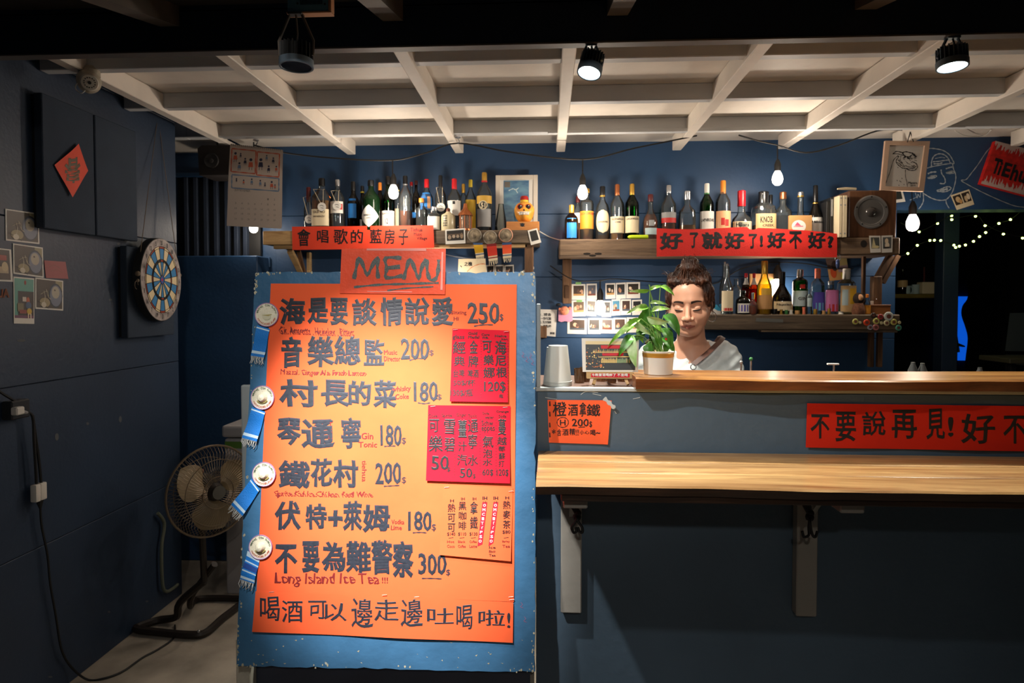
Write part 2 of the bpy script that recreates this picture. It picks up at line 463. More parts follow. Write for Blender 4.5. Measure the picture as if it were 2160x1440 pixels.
for pts in ([(1225, 832), (1236, 826), (1262, 828)], [(1250, 830), (1268, 834)], [(1175, 842), (1150, 838)], [(1335, 841), (1350, 838)], [(1296, 866), (1300, 872)]):
    stroke(pk, pts, 1.4, fb)
stroke(pk, [(1275, 841), (1287, 852), (1297, 862)], 6, fb)
part('paint_mark', pk, M_GREYW, bar)

M_SLAB = wood('varnished_slab', (196, 140, 78), (112, 62, 28), 'X', 0.28, 6, 0.5)
M_SLABD = wood('slab_edge_wood', (140, 78, 38), (66, 34, 16), 'X', 0.35, 6, 0.3)
M_PLANK = wood('oiled_plank', (204, 164, 108), (126, 84, 44), 'X', 0.36, 6, 0.35)
M_PLANKD = wood('dark_plank_edge', (70, 44, 26), (30, 20, 14), 'X', 0.5, 6)


def live_slab(x0, x1, y0, y1, z0, z1, amp, n=90):
    """a slab with an uneven live front edge"""
    mb = MB(); vs = []; prof = [(0, z0), (0, z1 - 0.003), (0.003, z1)]
    for i in range(n + 1):
        x = x0 + (x1 - x0) * i / n
        w1 = amp * (math.sin(x * 7.1) + 0.5 * math.sin(x * 17.3 + 1) + 0.3 * math.sin(x * 41)); w2 = amp * 0.5 * math.sin(x * 9 + 2)
        dz = amp * 0.35 * math.sin(x * 5.2 + 0.6)
        vs += [(x, y0 + w1 + 0.004 + amp * 0.3 * math.sin(x * 23), z0 + abs(dz) * 0.6), (x, y0 + w1, z1 - 0.004 + dz), (x, y0 + w1 + 0.005, z1 + dz), (x, y1 + w2, z1 + dz * 0.5), (x, y1 + w2, z0)]
    fs = []; ms = []
    for i in range(n):
        for j in range(5):
            j2 = (j + 1) % 5; mb.f.append((i * 5 + j, i * 5 + j2, (i + 1) * 5 + j2, (i + 1) * 5 + j)); mb.m.append(1 if j == 0 else 0)
    mb.v = vs; mb.f += [(4, 3, 2, 1, 0), tuple(n * 5 + j for j in range(5))]; mb.m += [1, 1]
    return mb


ux = at(1342, 800, 1.70).x
tag(mesh_obj('wooden_slab', live_slab(ux, 3.1, 1.705, 1.925, 1.2735, 1.3035, 0.006), [M_SLAB, M_SLABD], None, (1.5, 1.8, 1.2735), True),
    'varnished brown live-edge wooden slab lying along the top of the bar', 'bar top')
dc = thing('drinking_ledge', 'lower ledge of three oiled planks on brackets along the bar front', 'counter', (1.3, 1.57, 1.05))
x0, x1 = -0.025, 3.1
for i, (ya, yb) in enumerate(((1.409, 1.518), (1.5215, 1.626), (1.6295, 1.745))):
    if i == 0:
        mb = live_slab(x0, x1, ya, yb, 1.078, 1.1005, 0.003)
        o = mesh_obj('plank', mb, [M_PLANK, M_PLANKD], dc, None, True)
    else:
        part('plank', MB().rbox(x0, x1, ya, yb, 1.078, 1.1005, 0.004, 2), M_PLANK, dc, True)
part('apron_board', MB().rbox(0.03, 3.1, 1.425, 1.45, 1.060, 1.078, 0.003).rbox(0.03, 3.1, 1.60, 1.63, 1.064, 1.078, 0.003), M_PLANKD, dc)
M_GREYM = mat('grey_painted_bracket', (150, 147, 140), 0.55, var=0.06, bump=0.1)
HOOKPTS = []
for i, (xa, xb, lab) in enumerate(((1183, 1227, 'pale grey bracket under the ledge beside the menu board'), (1681, 1725, 'dimmer grey bracket under the ledge below the long red banner'))):
    A = at(xa, 1200, YW - 0.035).x; B = at(xb, 1200, YW - 0.035).x
    zb = at(xa, 1293 + 7 * i, YW - 0.035).z
    br = thing('shelf_bracket', lab, 'bracket', ((A + B) / 2, YW - 0.02, zb), 'brackets under the plank ledge')
    part('upright', MB().rbox(A, B, YW - 0.035, YW - 0.001, zb, 1.064, 0.003), M_GREYM, br)
    part('arm', MB().rbox(A, B, 1.47, YW - 0.035, 1.03, 1.0595, 0.003), M_GREYM, br)
    br2 = MB(); c = (A + B) / 2
    br2.add([(c - 0.006, YW - 0.036, 0.93), (c + 0.006, YW - 0.036, 0.93), (c + 0.006, YW - 0.036, 0.955), (c - 0.006, YW - 0.036, 0.955),
             (c - 0.006, 1.60, 1.04), (c + 0.006, 1.60, 1.04), (c + 0.006, 1.615, 1.055), (c - 0.006, 1.615, 1.055)],
            [(0, 3, 2, 1), (4, 5, 6, 7), (0, 1, 5, 4), (1, 2, 6, 5), (2, 3, 7, 6), (3, 0, 4, 7)])
    part('brace', br2, M_GREYM, br)
for i, (cx, lab) in enumerate(((1217, 'black bungee cord with hooks knotted on the bracket beside the menu board'), (1708, 'black bungee cord with two hooks on the bracket below the red banner'))):
    S = lambda x, y, Y=1.62: at(x, y, Y)
    hk = thing('bungee_cord', lab, 'cord', S(cx, 1062), 'bungee cords on the ledge brackets')
    mb = MB()
    for k in range(3):
        mb.tube([S(cx - 18 + 5 * k, 1050), S(cx - 12 + 6 * k, 1066), S(cx - 4 + 3 * k, 1080), S(cx + 1, 1088)], 0.004, 6)
    mb.ball(S(cx, 1090), 0.011, 8, 6); mb.ball(S(cx + 2, 1082), 0.009, 8, 6)
    part('cord', mb, M_BLACK, hk, True)
    for sx in (-1, 1):
        p = smoothline([(cx, 1092), (cx + sx * 4, 1102), (cx + sx * 11, 1112), (cx + sx * 9 + 2, 1123), (cx + sx * 3 + 2, 1120), (cx + sx * 2, 1112)] if i == 0 else
                       [(cx, 1092), (cx + sx * 2, 1112), (cx + sx * 4 + 2, 1128), (cx + sx * 12, 1132), (cx + sx * 16, 1120)], 4)
        part('hook', MB().tube([S(a, b, 1.612) for a, b in p], 0.0035, 6), M_BLACK, hk, True)

# ================================================================== the menu board
P_T, P_B = at(800, 573, 1.715), at(800, 1412, 1.61)
up = (P_T - P_B).normalized(); NB = Vector((0, -up.z, up.y)).normalized()
if NB.y > 0: NB = -NB
board = plane(P_T, NB)
M_BOARD = mat('chipped_blue_board_paint', (60, 107, 146), 0.42, var=0.22, vscale=5, bump=0.25, bscale=25)
# light chips of bare wood scattered through the paint
nt = M_BOARD.node_tree; b_ = nt.nodes['Principled BSDF']; src = b_.inputs['Base Color'].links[0].from_socket
n_ = nt.nodes.new('ShaderNodeTexNoise'); n_.inputs['Scale'].default_value = 34; n_.inputs['Detail'].default_value = 3
r_ = nt.nodes.new('ShaderNodeValToRGB'); r_.color_ramp.elements[0].position = 0.765; r_.color_ramp.elements[1].position = 0.78
mx = nt.nodes.new('ShaderNodeMixRGB'); mx.inputs[2].default_value = lin((178, 182, 172))
tc_ = nt.nodes.new('ShaderNodeTexCoord'); nt.links.new(tc_.outputs['Object'], n_.inputs['Vector'])
nt.links.new(n_.outputs[0], r_.inputs[0]); nt.links.new(r_.outputs[0], mx.inputs[0]); nt.links.new(src, mx.inputs[1]); nt.links.new(mx.outputs[0], b_.inputs['Base Color'])
sg = thing('menu_board', 'big chipped blue board standing in front of the bar with the orange handwritten menu', 'sign', (-0.40, 1.63, 0))
cor = [(538, 573), (1131, 573), (1129, 1418), (497, 1405)]
out = []
for i in range(4):
    a, b = cor[i], cor[(i + 1) % 4]; n = 42
    for k in range(n):
        t = k / n; nx, ny = (b[1] - a[1]), -(b[0] - a[0]); L = math.hypot(nx, ny); j = RND.uniform(-1.4, 0.4) - (RND.uniform(1, 3.4) if RND.random() < 0.10 else 0)
        rr = 5 * max(0, 1 - 14 * min(t, 1 - t))
        out.append((a[0] + (b[0] - a[0]) * t + nx / L * (j - rr * 0.4), a[1] + (b[1] - a[1]) * t + ny / L * (j - rr * 0.4)))
part('panel', MB().prism(out, -0.022, 0.0, lambda x, y, t: board(x, y, t)), M_BOARD, sg)
ch = MB()
M_CHIP = mat('bare_chipped_wood', (176, 172, 150), 0.8, var=0.25, vscale=60)
for _ in range(150):
    side = RND.choice('LLRRTB'); t = RND.random()
    if RND.random() < 0.4: t = RND.choice([RND.uniform(0, 0.08), RND.uniform(0.92, 1)])
    x, y = {'L': (538 - 41 * t + RND.uniform(1, 6), 573 + 832 * t), 'R': (1130 - 2 * t - RND.uniform(1, 7), 573 + 845 * t), 'T': (538 + 593 * t, 574 + RND.uniform(0, 5)), 'B': (497 + 632 * t, 1405 + 13 * t - RND.uniform(0, 8))}[side]
    s = RND.uniform(0.7, 3.0)
    poly(ch, [(x + s * RND.uniform(.5, 1.2) * math.cos(a), y + s * RND.uniform(.6, 1.8) * math.sin(a)) for a in [k * PI / 3 for k in range(6)]], board, 0.0005)
for _ in range(26):
    x, y = RND.uniform(515, 1120), RND.uniform(1345, 1400); poly(ch, [(x, y), (x + RND.uniform(2, 7), y + RND.uniform(-3, 2)), (x + RND.uniform(2, 5), y + 2)], board, 0.0005)
part('paint_chip', ch, M_CHIP, sg)
sm = MB()
for x, y in ((1102, 742), (1110, 752), (1118, 745), (1122, 758), (1099, 1270), (1106, 1300)):
    stroke(sm, [(x, y), (x + 3, y + 5), (x - 1, y + 9), (x + 5, y + 12)], 1.3, board)
part('chalk_smudge', sm, mat('pink_chalk', (128, 92, 128), 0.9), sg)
for sx, x in enumerate((at(505, 1420, 1.60).x, at(1110, 1420, 1.60).x)):
    part('leg', MB().rbox(x - 0.022, x + 0.018, 1.625 + .06 * sx, 1.66 + .06 * sx, 0.0, 0.62, 0.003), mat('bare_leg_wood', (168, 164, 150), 0.7, var=0.2, vscale=20), sg)
part('lower_panel', MB().rbox(at(514, 1430, 1.66).x, at(1118, 1430, 1.66).x, 1.662, 1.68, 0.05, 0.62, 0.003), mat('dusky_blue_panel', (58, 66, 84), 0.6, var=0.1), sg)

M_OR = mat('orange_poster_paper', (240, 98, 56), 0.75, var=0.05, vscale=6, bump=0.12, bscale=12, spec=.2)
M_CR = mat('crimson_poster_paper', (186, 14, 38), 0.75, var=0.05, vscale=6, bump=0.1, bscale=12, spec=.2)
M_INK = mat('slate_marker_ink', (38, 43, 54), 0.5, var=0.18, vscale=120)
M_INKB = mat('black_marker_ink', (22, 22, 26), 0.5)
M_INKR = mat('maroon_pen_ink', (112, 26, 26), 0.6)
M_STAPLE = mat('steel_staple', (230, 226, 220), 0.3, 0.6)


def sheet(name, corners, surf, m, label, origin, nu=24, nv=24, group='sheets stapled on the menu board', cat='poster'):
    t = thing(name, label, cat, origin, group)
    mb = MB(); quad_sheet(mb, corners, surf, nu, nv)
    part('paper', mb, m, t, True)
    return t


def wav(x, y): return 0.0007 * math.sin(x / 41) * math.sin(y / 67 + 1) + 0.0006 * math.sin((x + y) / 90)


s1 = plane(P_T, NB, 0.0022, wav)
t1 = sheet('menu_sheet', [(572, 598), (1090, 600), (1084, 1268), (542, 1248)], s1, M_OR, 'big orange sheet with seven large handwritten drinks and prices', s1(815, 1255), 40, 50)
ROWS = [MB() for _ in range(7)]; RED = {}
def row(y): return ROWS[min(6, max(0, int((y - 622) / 86.5)))]
B1 = 0.036; B2 = 0.03
for ch_, a, b, c, d in (('海', 590, 628, 645, 685), ('是', 650, 628, 694, 683), ('要', 697, 628, 735, 686), ('談', 744, 629, 796, 687), ('情', 802, 627, 850, 687), ('說', 854, 627, 906, 687), ('愛', 910, 627, 957, 688),
                        ('音', 594, 710, 638, 775), ('樂', 648, 708, 706, 773), ('總', 706, 708, 762, 770), ('監', 768, 714, 811, 772),
                        ('村', 590, 800, 670, 858), ('長', 678, 800, 738, 858), ('的', 735, 802, 783, 855), ('菜', 788, 801, 838, 860),
                        ('琴', 585, 881, 636, 940), ('通', 636, 884, 706, 946), ('寧', 720, 879, 762, 945),
                        ('鐵', 588, 970, 655, 1030), ('花', 655, 966, 702, 1026), ('村', 703, 969, 756, 1028),
                        ('伏', 580, 1056, 636, 1117), ('特', 645, 1062, 690, 1115), ('+', 693, 1075, 724, 1110), ('萊', 724, 1056, 765, 1118), ('姆', 765, 1062, 823, 1122),
                        ('不', 580, 1148, 628, 1207), ('要', 638, 1141, 675, 1208), ('為', 679, 1141, 730, 1205), ('難', 730, 1140, 783, 1207), ('警', 783, 1138, 829, 1210), ('察', 828, 1140, 873, 1218)):
    put(row(b), ch_, a, b, c, d, s1, B2 if ch_ in '警難鐵談說樂總監寧' else B1)
for s, a, b, c, d in (('250', 986, 638, 1054, 683), ('200', 846, 713, 906, 759), ('180', 873, 804, 924, 847), ('180', 803, 895, 848, 940), ('200', 792, 974, 847, 1021), ('180', 861, 1077, 911, 1119), ('300', 883, 1166, 942, 1212)):
    put(row(b), s, a, b, c, d, s1, 0.022)
for a, b, c, d in ((1054, 662, 1062, 678), (906, 738, 915, 751), (922, 831, 932, 844), (848, 922, 857, 937), (848, 1005, 857, 1020), (911, 1104, 920, 1120), (941, 1200, 950, 1214)):
    put(row(b), '$', a, b, c, d, s1, 0.012)
for p in ([(1000, 688), (1018, 685), (1040, 685)], [(864, 760), (878, 756), (893, 756)], [(882, 849), (895, 851), (908, 849)], [(811, 941), (823, 940), (835, 940)], [(810, 1025), (825, 1024), (843, 1023)], [(871, 1123), (885, 1122), (900, 1123)], [(890, 1219), (910, 1219), (932, 1220)]):
    stroke(row(p[0][1] - 12), p, 2.6, s1)
for r_ in ROWS: part('ink_line', r_, M_INK, t1)
for s, a, b, c, d, sl in (('Ginxing', 949, 655, 984, 665, 0), ('Hi', 957, 668, 968, 676, 0), ('Gin. Amaretto . Heineken . Bitters', 590, 688, 747, 705, 0.03), ('Music', 810, 738, 838, 748, 0), ('Director', 810, 751, 845, 762, 0),
                      ('Mezcal. Ginger Ale. Fresh Lemon', 594, 778, 772, 793, 0.02), ('whisky', 827, 815, 867, 829, -0.05), ('Coke', 834, 831, 863, 842, -0.05), ('Gin', 763, 912, 788, 926, 0), ('Tonic', 757, 931, 796, 943, 0),
                      ('Sprite.Kahlua.Chilean Red Wine', 580, 1034, 786, 1050, 0.01), ('Vodka', 826, 1095, 853, 1105, 0), ('Lime', 825, 1107, 848, 1117, 0), ('Long Island Ice Tea', 581, 1206, 800, 1236, 0.01), ('!!!', 806, 1216, 819, 1229, 0)):
    mb = RED.setdefault(s, MB()); put(mb, s, a, b, c, d, s1, 0.014 if d - b > 14 else 0.018, slope=sl)
mb = RED.setdefault('TXL', MB())
for s, y in (('T', 890), ('X', 904), ('L', 917)): put(mb, s, 693, y, 702, y + 8, s1, 0.01)
mb = RED.setdefault('tiehua', MB()); put(mb, 'tiehua', 764, 970, 774, 1015, s1, 0.014, rot=90)
for r_ in RED.values(): part('pen_line', r_, M_INKR, t1)

s2 = plane(P_T, NB, 0.0046, lambda x, y: wav(x, y) + 0.010 * max(0, (y - 1300) / 40) ** 2 * (0.35 + 0.3 * math.sin(x / 60)) * 0.5)
t2 = sheet('menu_sheet', [(541, 1245), (1083, 1268), (1082, 1353), (534, 1330)], s2, M_OR, 'orange strip of thin handwriting along the bottom of the menu board', s2(808, 1340), 40, 10)
mb = MB()
for ch_, a, b, c, d in (('喝', 551, 1256, 592, 1308), ('酒', 596, 1263, 640, 1310), ('可', 652, 1264, 690, 1304), ('以', 684, 1270, 732, 1308), ('邊', 742, 1260, 788, 1322), ('走', 790, 1262, 842, 1308), ('邊', 846, 1262, 893, 1320),
                        ('吐', 902, 1280, 958, 1314), ('喝', 963, 1274, 997, 1326), ('啦', 1010, 1284, 1065, 1318), ('!', 1070, 1290, 1077, 1322)):
    put(mb, ch_, a, b, c, d, s2, 0.008)
part('ink_lettering', mb, M_INK, t2)

s3 = plane(P_T, NB, 0.0052, wav)
M_LAM = mat('laminated_orange_sheet', (230, 84, 54), 0.28, var=0.06, vscale=40, bump=0.06, bscale=120)
t3 = sheet('menu_heading', [(722, 525), (941, 525), (939, 621), (718, 619)], s3, M_LAM, 'laminated orange heading card reading MENU at the top of the board', s3(830, 620), 20, 10)
mb = MB()
for p in ([(748, 589), (753, 565), (759, 544), (767, 560), (776, 580), (786, 562), (798, 543), (797, 565), (799, 588)], [(848, 545), (815, 545), (817, 566), (816, 586), (850, 582)], [(816, 566), (845, 563)],
          [(852, 590), (858, 568), (866, 547), (875, 566), (884, 588), (890, 566), (899, 546)], [(901, 548), (902, 572), (908, 590), (920, 588), (925, 570), (926, 548)]):
    stroke(mb, p, 8.5, s3, k=3 if len(p) > 5 else 4)
stroke(mb, [(748, 606), (800, 601), (860, 599), (926, 597)], 5, s3); stroke(mb, [(818, 613), (860, 608), (915, 605)], 3.2, s3)
part('ink_lettering', mb, mat('worn_grey_ink', (74, 84, 84), 0.4, var=0.4, vscale=300), t3)
mb = MB(); s3b = lambda x, y, e=0.0: s3(x, y, e + 0.0004)
for p_, w_ in (([(775, 527), (900, 527)], 5), ([(934, 532), (932, 612)], 4), ([(776, 615), (870, 616)], 1.6)):
    mb = MB(); stroke(mb, p_, w_, s3b); part('tape_strip', mb, mat('milky_tape', (236, 150, 140), 0.3), t3)

CURL = lambda y0, h: (lambda x, y: wav(x, y) + 0.006 * max(0, (y - y0) / h) ** 3)
s4 = plane(P_T, NB, 0.0040, CURL(690, 158))
t4 = sheet('price_sheet', [(955, 693), (1074, 697), (1072, 848), (950, 846)], s4, M_CR, 'upper crimson price sheet with four columns of beer names', s4(1012, 846))
mb = MB()
for s, a, b, c, d in (('glass', 955, 706, 980, 717), ('Gold', 988, 700, 1007, 706), ('Medal', 988, 708, 1011, 714), ('Coro', 1016, 703, 1033, 708), ('na', 1018, 710, 1030, 714), ('Heine', 1044, 706, 1068, 711), ('ken', 1058, 713, 1071, 717),
                      ('經', 956, 720, 982, 746), ('典', 958, 751, 981, 772), ('台啤', 957, 779, 980, 795), ('金', 991, 718, 1008, 745), ('牌', 988, 750, 1009, 774), ('啤酒', 987, 779, 1010, 796),
                      ('可', 1018, 718, 1037, 744), ('樂', 1020, 748, 1042, 770), ('娜', 1020, 774, 1044, 797), ('海', 1044, 718, 1068, 747), ('尼', 1045, 749, 1068, 772), ('根', 1047, 774, 1070, 796),
                      ('50$/杯', 957, 800, 1003, 814), ('130$/瓶', 951, 820, 998, 836), ('120$', 1022, 804, 1067, 828), ('瓶', 1053, 831, 1062, 839)):
    put(mb, s, a, b, c, d, s4, 0.018)
for i in range(22): put(mb, '.', 1014.5, 718 + i * 5.6, 1016, 719.5 + i * 5.6, s4, 0.01); put(mb, '.', 1071, 718 + i * 5.6, 1072.3, 719.5 + i * 5.6, s4, 0.01)
part('ink_lettering', mb, M_INKB, t4)

s5 = plane(P_T, NB, 0.0044, CURL(850, 164))
t5 = sheet('price_sheet', [(904, 854), (1077, 856), (1076, 1018), (900, 1012)], s5, M_CR, 'lower crimson price sheet listing cola, soda and tonic', s5(988, 1014))
mb = MB()
for s, a, b, c, d in (('Coke', 904, 873, 923, 880), ('Sprite', 932, 872, 954, 881), ('Ginger', 963, 871, 984, 880), ('Tonic', 987, 873, 1006, 880), ('Soda', 1018, 868, 1032, 874), ('water', 1023, 877, 1042, 883), ('Orange', 1047, 865, 1073, 871), ('Soda', 1052, 874, 1068, 880),
                      ('可', 906, 884, 927, 911), ('樂', 905, 918, 935, 952), ('雪', 937, 884, 961, 916), ('碧', 938, 921, 960, 952), ('50', 911, 960, 948, 990), ('$', 943, 984, 951, 994),
                      ('薑', 967, 884, 985, 923), ('汁', 967, 930, 985, 951), ('汽', 965, 957, 986, 981), ('通', 987, 884, 1009, 912), ('寧', 988, 914, 1007, 946), ('水', 987, 958, 1009, 981), ('50', 971, 986, 997, 1006), ('$', 998, 998, 1004, 1008),
                      ('Schw', 1016, 886, 1040, 897), ('eppes', 1016, 899, 1044, 912), ('氣', 1018, 918, 1041, 943), ('泡', 1019, 946, 1039, 965), ('水', 1018, 967, 1039, 981), ('60$', 1018, 988, 1041, 1003),
                      ('蔓', 1051, 882, 1068, 917), ('越', 1049, 920, 1069, 938), ('莓', 1051, 940, 1066, 952), ('蘇', 1052, 954, 1066, 968), ('打', 1052, 970, 1064, 983), ('120$', 1048, 988, 1073, 1004)):
    put(mb, s, a, b, c, d, s5, 0.016)
for x in (959, 1012, 1046): 
    for i in range(20): put(mb, '.', x, 884 + i * 6, x + 1.6, 885.6 + i * 6, s5, 0.01)
part('ink_lettering', mb, M_INKB, t5)

s6 = plane(P_T, NB, 0.0040, CURL(1020, 156))
t6 = sheet('price_sheet', [(935, 1022), (1082, 1028), (1078, 1181), (928, 1168)], s6, M_OR, 'small orange sheet of hot drinks with two red label strips', s6(1005, 1170))
mb = MB()
cols = [(944, 'H', '熱可可', '$140', 'Hot', 'Coco', 1052), (967, 'IH', '黑咖啡', '$110', 'Black', 'Coffee', 1048), (991, 'IH', '拿鐵', '$130', 'Coffee', 'Latte', 1048), (1060, 'H', '熱麥茶', '$80', 'Barley', 'Tea', 1046)]
for x, h, cj, pr, e1, e2, y in cols:
    put(mb, h, x + 6, y, x + 14, y + 6, s6, 0.02)
    n = len(cj)
    for i, q in enumerate(cj): put(mb, q, x + 1, y + 9 + i * 62 / n, x + 17, y + 9 + (i + .85) * 62 / n, s6, 0.012)
    put(mb, pr, x, 1121 - (y < 1048) * 4, x + 17, 1129 - (y < 1048) * 4, s6, 0.015)
    stroke(mb, [(x + 3, 1133), (x + 13, 1132)], 1, s6)
for x in (1018, 1041): put(mb, 'IH', x, 1046, x + 10, 1053, s6, 0.03); put(mb, '冰', x + 1, 1056, x + 10, 1063, s6, 0.02)
for i, q in enumerate(('Ice', 'Black', 'Tea')): put(mb, q, 1032, 1150 + 8 * i, 1046, 1155 + 8 * i, s6, 0.01)
part('ink_lettering', mb, M_INKB, t6)
mb = MB()
for x, h, cj, pr, e1, e2, y in cols: put(mb, e1, x, 1138, x + 15, 1143, s6, 0.01); put(mb, e2, x, 1147, x + 16, 1153, s6, 0.01)
part('pen_lettering', mb, M_INKR, t6)
mb = MB(); s6b = lambda x, y, e=0.0: s6(x, y, e + 0.0007)
for xa, xb in ((1023, 1013), (1046, 1036)):
    poly(mb, [(xa - 5, 1058), (xa + 5, 1058), (xb + 5, 1146 + (xa == 1046) * -3), (xb - 5, 1150)], s6b, 0, 0)
    for i in range(9):
        t = (i + 0.5) / 9; x = xa + (xb - xa) * t; y = 1060 + 84 * t
        put(mb, 'OMCITYPSO'[i], x - 3, y - 3, x + 3, y + 3, s6b, 0.02, mi=1, ink=0.0005)
part('label_strip', mb, [mat('red_label_tape', (206, 34, 52), 0.4), mat('white_print', (238, 236, 232), 0.5)], t6)

# staples: all holding this board's paper
mb = MB()
for x, y in ((961, 695), (1068, 699), (958, 842), (1065, 846), (914, 856), (1066, 858), (908, 1006), (1065, 1013), (943, 1026), (1078, 1034), (938, 1167), (1070, 1178), (812, 1252), (880, 1256), (1078, 1256), (1080, 1262), (575, 1246)):
    p = plane(P_T, NB, 0.0062)
    a, b = p(x - 5, y + 1), p(x + 5, y); mb.tube([a, b], 0.0006, 5)
part('staple', mb, M_STAPLE, sg)

# ---- badges with ribbons down the board's edge
M_RIB = mat('bright_blue_ribbon', (16, 120, 210), 0.7, bump=0.2, bscale=300)
M_RIBW = mat('pale_ribbon_stripe', (196, 222, 240), 0.7)
M_HAT = mat('cream_straw', (226, 222, 200), 0.6, var=0.06, vscale=90, bump=0.2, bscale=200)
M_RIM = mat('lilac_rim', (176, 140, 186), 0.4)
M_TAN = mat('tan_band', (170, 156, 96), 0.6)
sb = plane(P_T, NB, 0.004)
badge_lab = ['topmost round badge with a printed cup and blue ribbon, on the board edge', 'second badge down, little straw hat with blue ribbon',
             'third badge down, little straw hat whose blue ribbon slants away', 'lowest little straw hat badge with a striped dark and pale blue ribbon']
for i, (cx, cy, rib) in enumerate(((565, 664, [(544, 686), (571, 694), (561, 754), (533, 750)]), (556, 838, [(534, 858), (562, 868), (546, 930), (515, 922)]),
                                   (559, 999, [(533, 1008), (550, 1031), (516, 1086), (492, 1062)]), (552, 1152, [(524, 1160), (550, 1176), (540, 1228), (510, 1218)]))):
    C = sb(cx, cy); U = (sb(cx, cy - 10) - C).normalized(); V = (sb(cx + 10, cy) - C).normalized()
    R_ = (sb(cx + 25, cy) - C).length; M = Matrix((V, U, NB)).transposed()
    bd = thing('hat_badge', badge_lab[i], 'badge', C, 'badges on the menu board')
    base = [(0.0, 0.0), (R_ * 0.96, 0.0), (R_, 0.002), (R_ * 0.98, 0.0045), (R_ * 0.9, 0.003), (R_ * 0.9, 0.0008)]
    part('rim', MB().lathe(base, C, 28, M), M_RIM, bd, True)
    disc = [(R_ * 0.94, 0.002), (R_ * 0.92, 0.0035), (R_ * 0.6, 0.0028)]
    disc += [(0, 0.003)] if i == 0 else [(R_ * 0.42, 0.003), (R_ * 0.36, 0.009), (R_ * 0.26, 0.0145), (R_ * 0.12, 0.0165), (0, 0.017)]
    part('brim', MB().lathe(disc, C, 28, M), M_HAT, bd, True)
    mb = MB(); sf = lambda x, y, e=0.0: sb(x, y, 0.0042 + e)
    arc = 'MEZCAL CON GUSTO'
    for k, q in enumerate(arc):
        if q == ' ': continue
        a = PI * 0.93 - k * PI * 0.86 / (len(arc) - 1); x = cx + 20 * math.cos(a); y = cy - 20 * math.sin(a)
        put(mb, q, x - 1.6, y - 2, x + 1.6, y + 2, sf, 0.01, ink=0.0)
    for k in range(13):
        a = PI * 1.15 + k * PI * 0.7 / 12; x = cx + 19.5 * math.cos(a); y = cy - 19.5 * math.sin(a)
        put(mb, 'OAXACADELSURE'[k], x - 1.5, y - 2, x + 1.5, y + 2, sf, 0.01, mi=1, ink=0.0)
    part('lettering', mb, [mat('grey_green_print', (70, 96, 80), 0.6), mat('red_print', (190, 70, 60), 0.6)], bd)
    mb = MB()
    if i == 0:
        poly(mb, [(cx - 10, cy - 1), (cx + 10, cy - 2), (cx + 8, cy + 8), (cx + 3, cy + 11), (cx - 4, cy + 11), (cx - 9, cy + 6)], sf, 0.0002); poly(mb, [(cx - 9, cy + 1), (cx + 4, cy + 3), (cx + 12, cy - 1), (cx + 3, cy)], sf, 0.0005, 1)
        part('cup_print', mb, [mat('beige_print', (206, 204, 178), 0.6), M_TAN], bd)
    else:
        bp = [sb(cx + math.cos(a) * 10.5, cy + 4 + math.sin(a) * 7, 0.005) for a in [PI * 0.1 + k * PI * 0.8 / 8 for k in range(9)]]
        part('hat_band', MB().tube(bp, 0.0022, 6), M_TAN, bd, True)
    mb = MB(); q = rib
    def rf_(u, v, q=q):
        x = (q[0][0] * (1 - u) + q[1][0] * u) * (1 - v) + (q[3][0] * (1 - u) + q[2][0] * u) * v
        y = (q[0][1] * (1 - u) + q[1][1] * u) * (1 - v) + (q[3][1] * (1 - u) + q[2][1] * u) * v
        return sb(x, y, 0.001 + 0.006 * v + 0.0018 * math.sin(v * 7 + i))
    NV = 22; mb.grid(rf_, 6, NV)
    lo_ = ((0.06, 0.11), (0.84, 0.92)) if i < 3 else ((0.0, 0.16), (0.30, 0.36), (0.62, 0.70), (0.86, 0.96))
    for fi in range(len(mb.f)):
        v = (fi // 6 + 0.5) / NV
        for a, b in lo_:
            if a <= v <= b: mb.m[fi] = 1
        if i == 3 and 0.40 < v < 0.58: mb.m[fi] = 2
    part('ribbon', mb, [M_RIB, M_RIBW, mat('deep_blue_stripe', (10, 66, 150), 0.7)], bd, True)
    mb = MB()
    for k in range(12):
        u = (k + 0.5) / 12; p = rf_(u, 1.0); dx = (q[3][0] - q[0][0]); dy = (q[3][1] - q[0][1]); L = math.hypot(dx, dy)
        x = q[3][0] * (1 - u) + q[2][0] * u; y = q[3][1] * (1 - u) + q[2][1] * u; ln = RND.uniform(11, 18)
        mb.tube([p, sb(x + dx / L * ln * 0.5 + RND.uniform(-2, 2), y + dy / L * ln * 0.5, 0.008), sb(x + dx / L * ln + RND.uniform(-4, 4), y + dy / L * ln, 0.005)], 0.0009, 4)
    part('fringe', mb, mat('white_fringe_thread', (214, 218, 216), 0.8), bd)

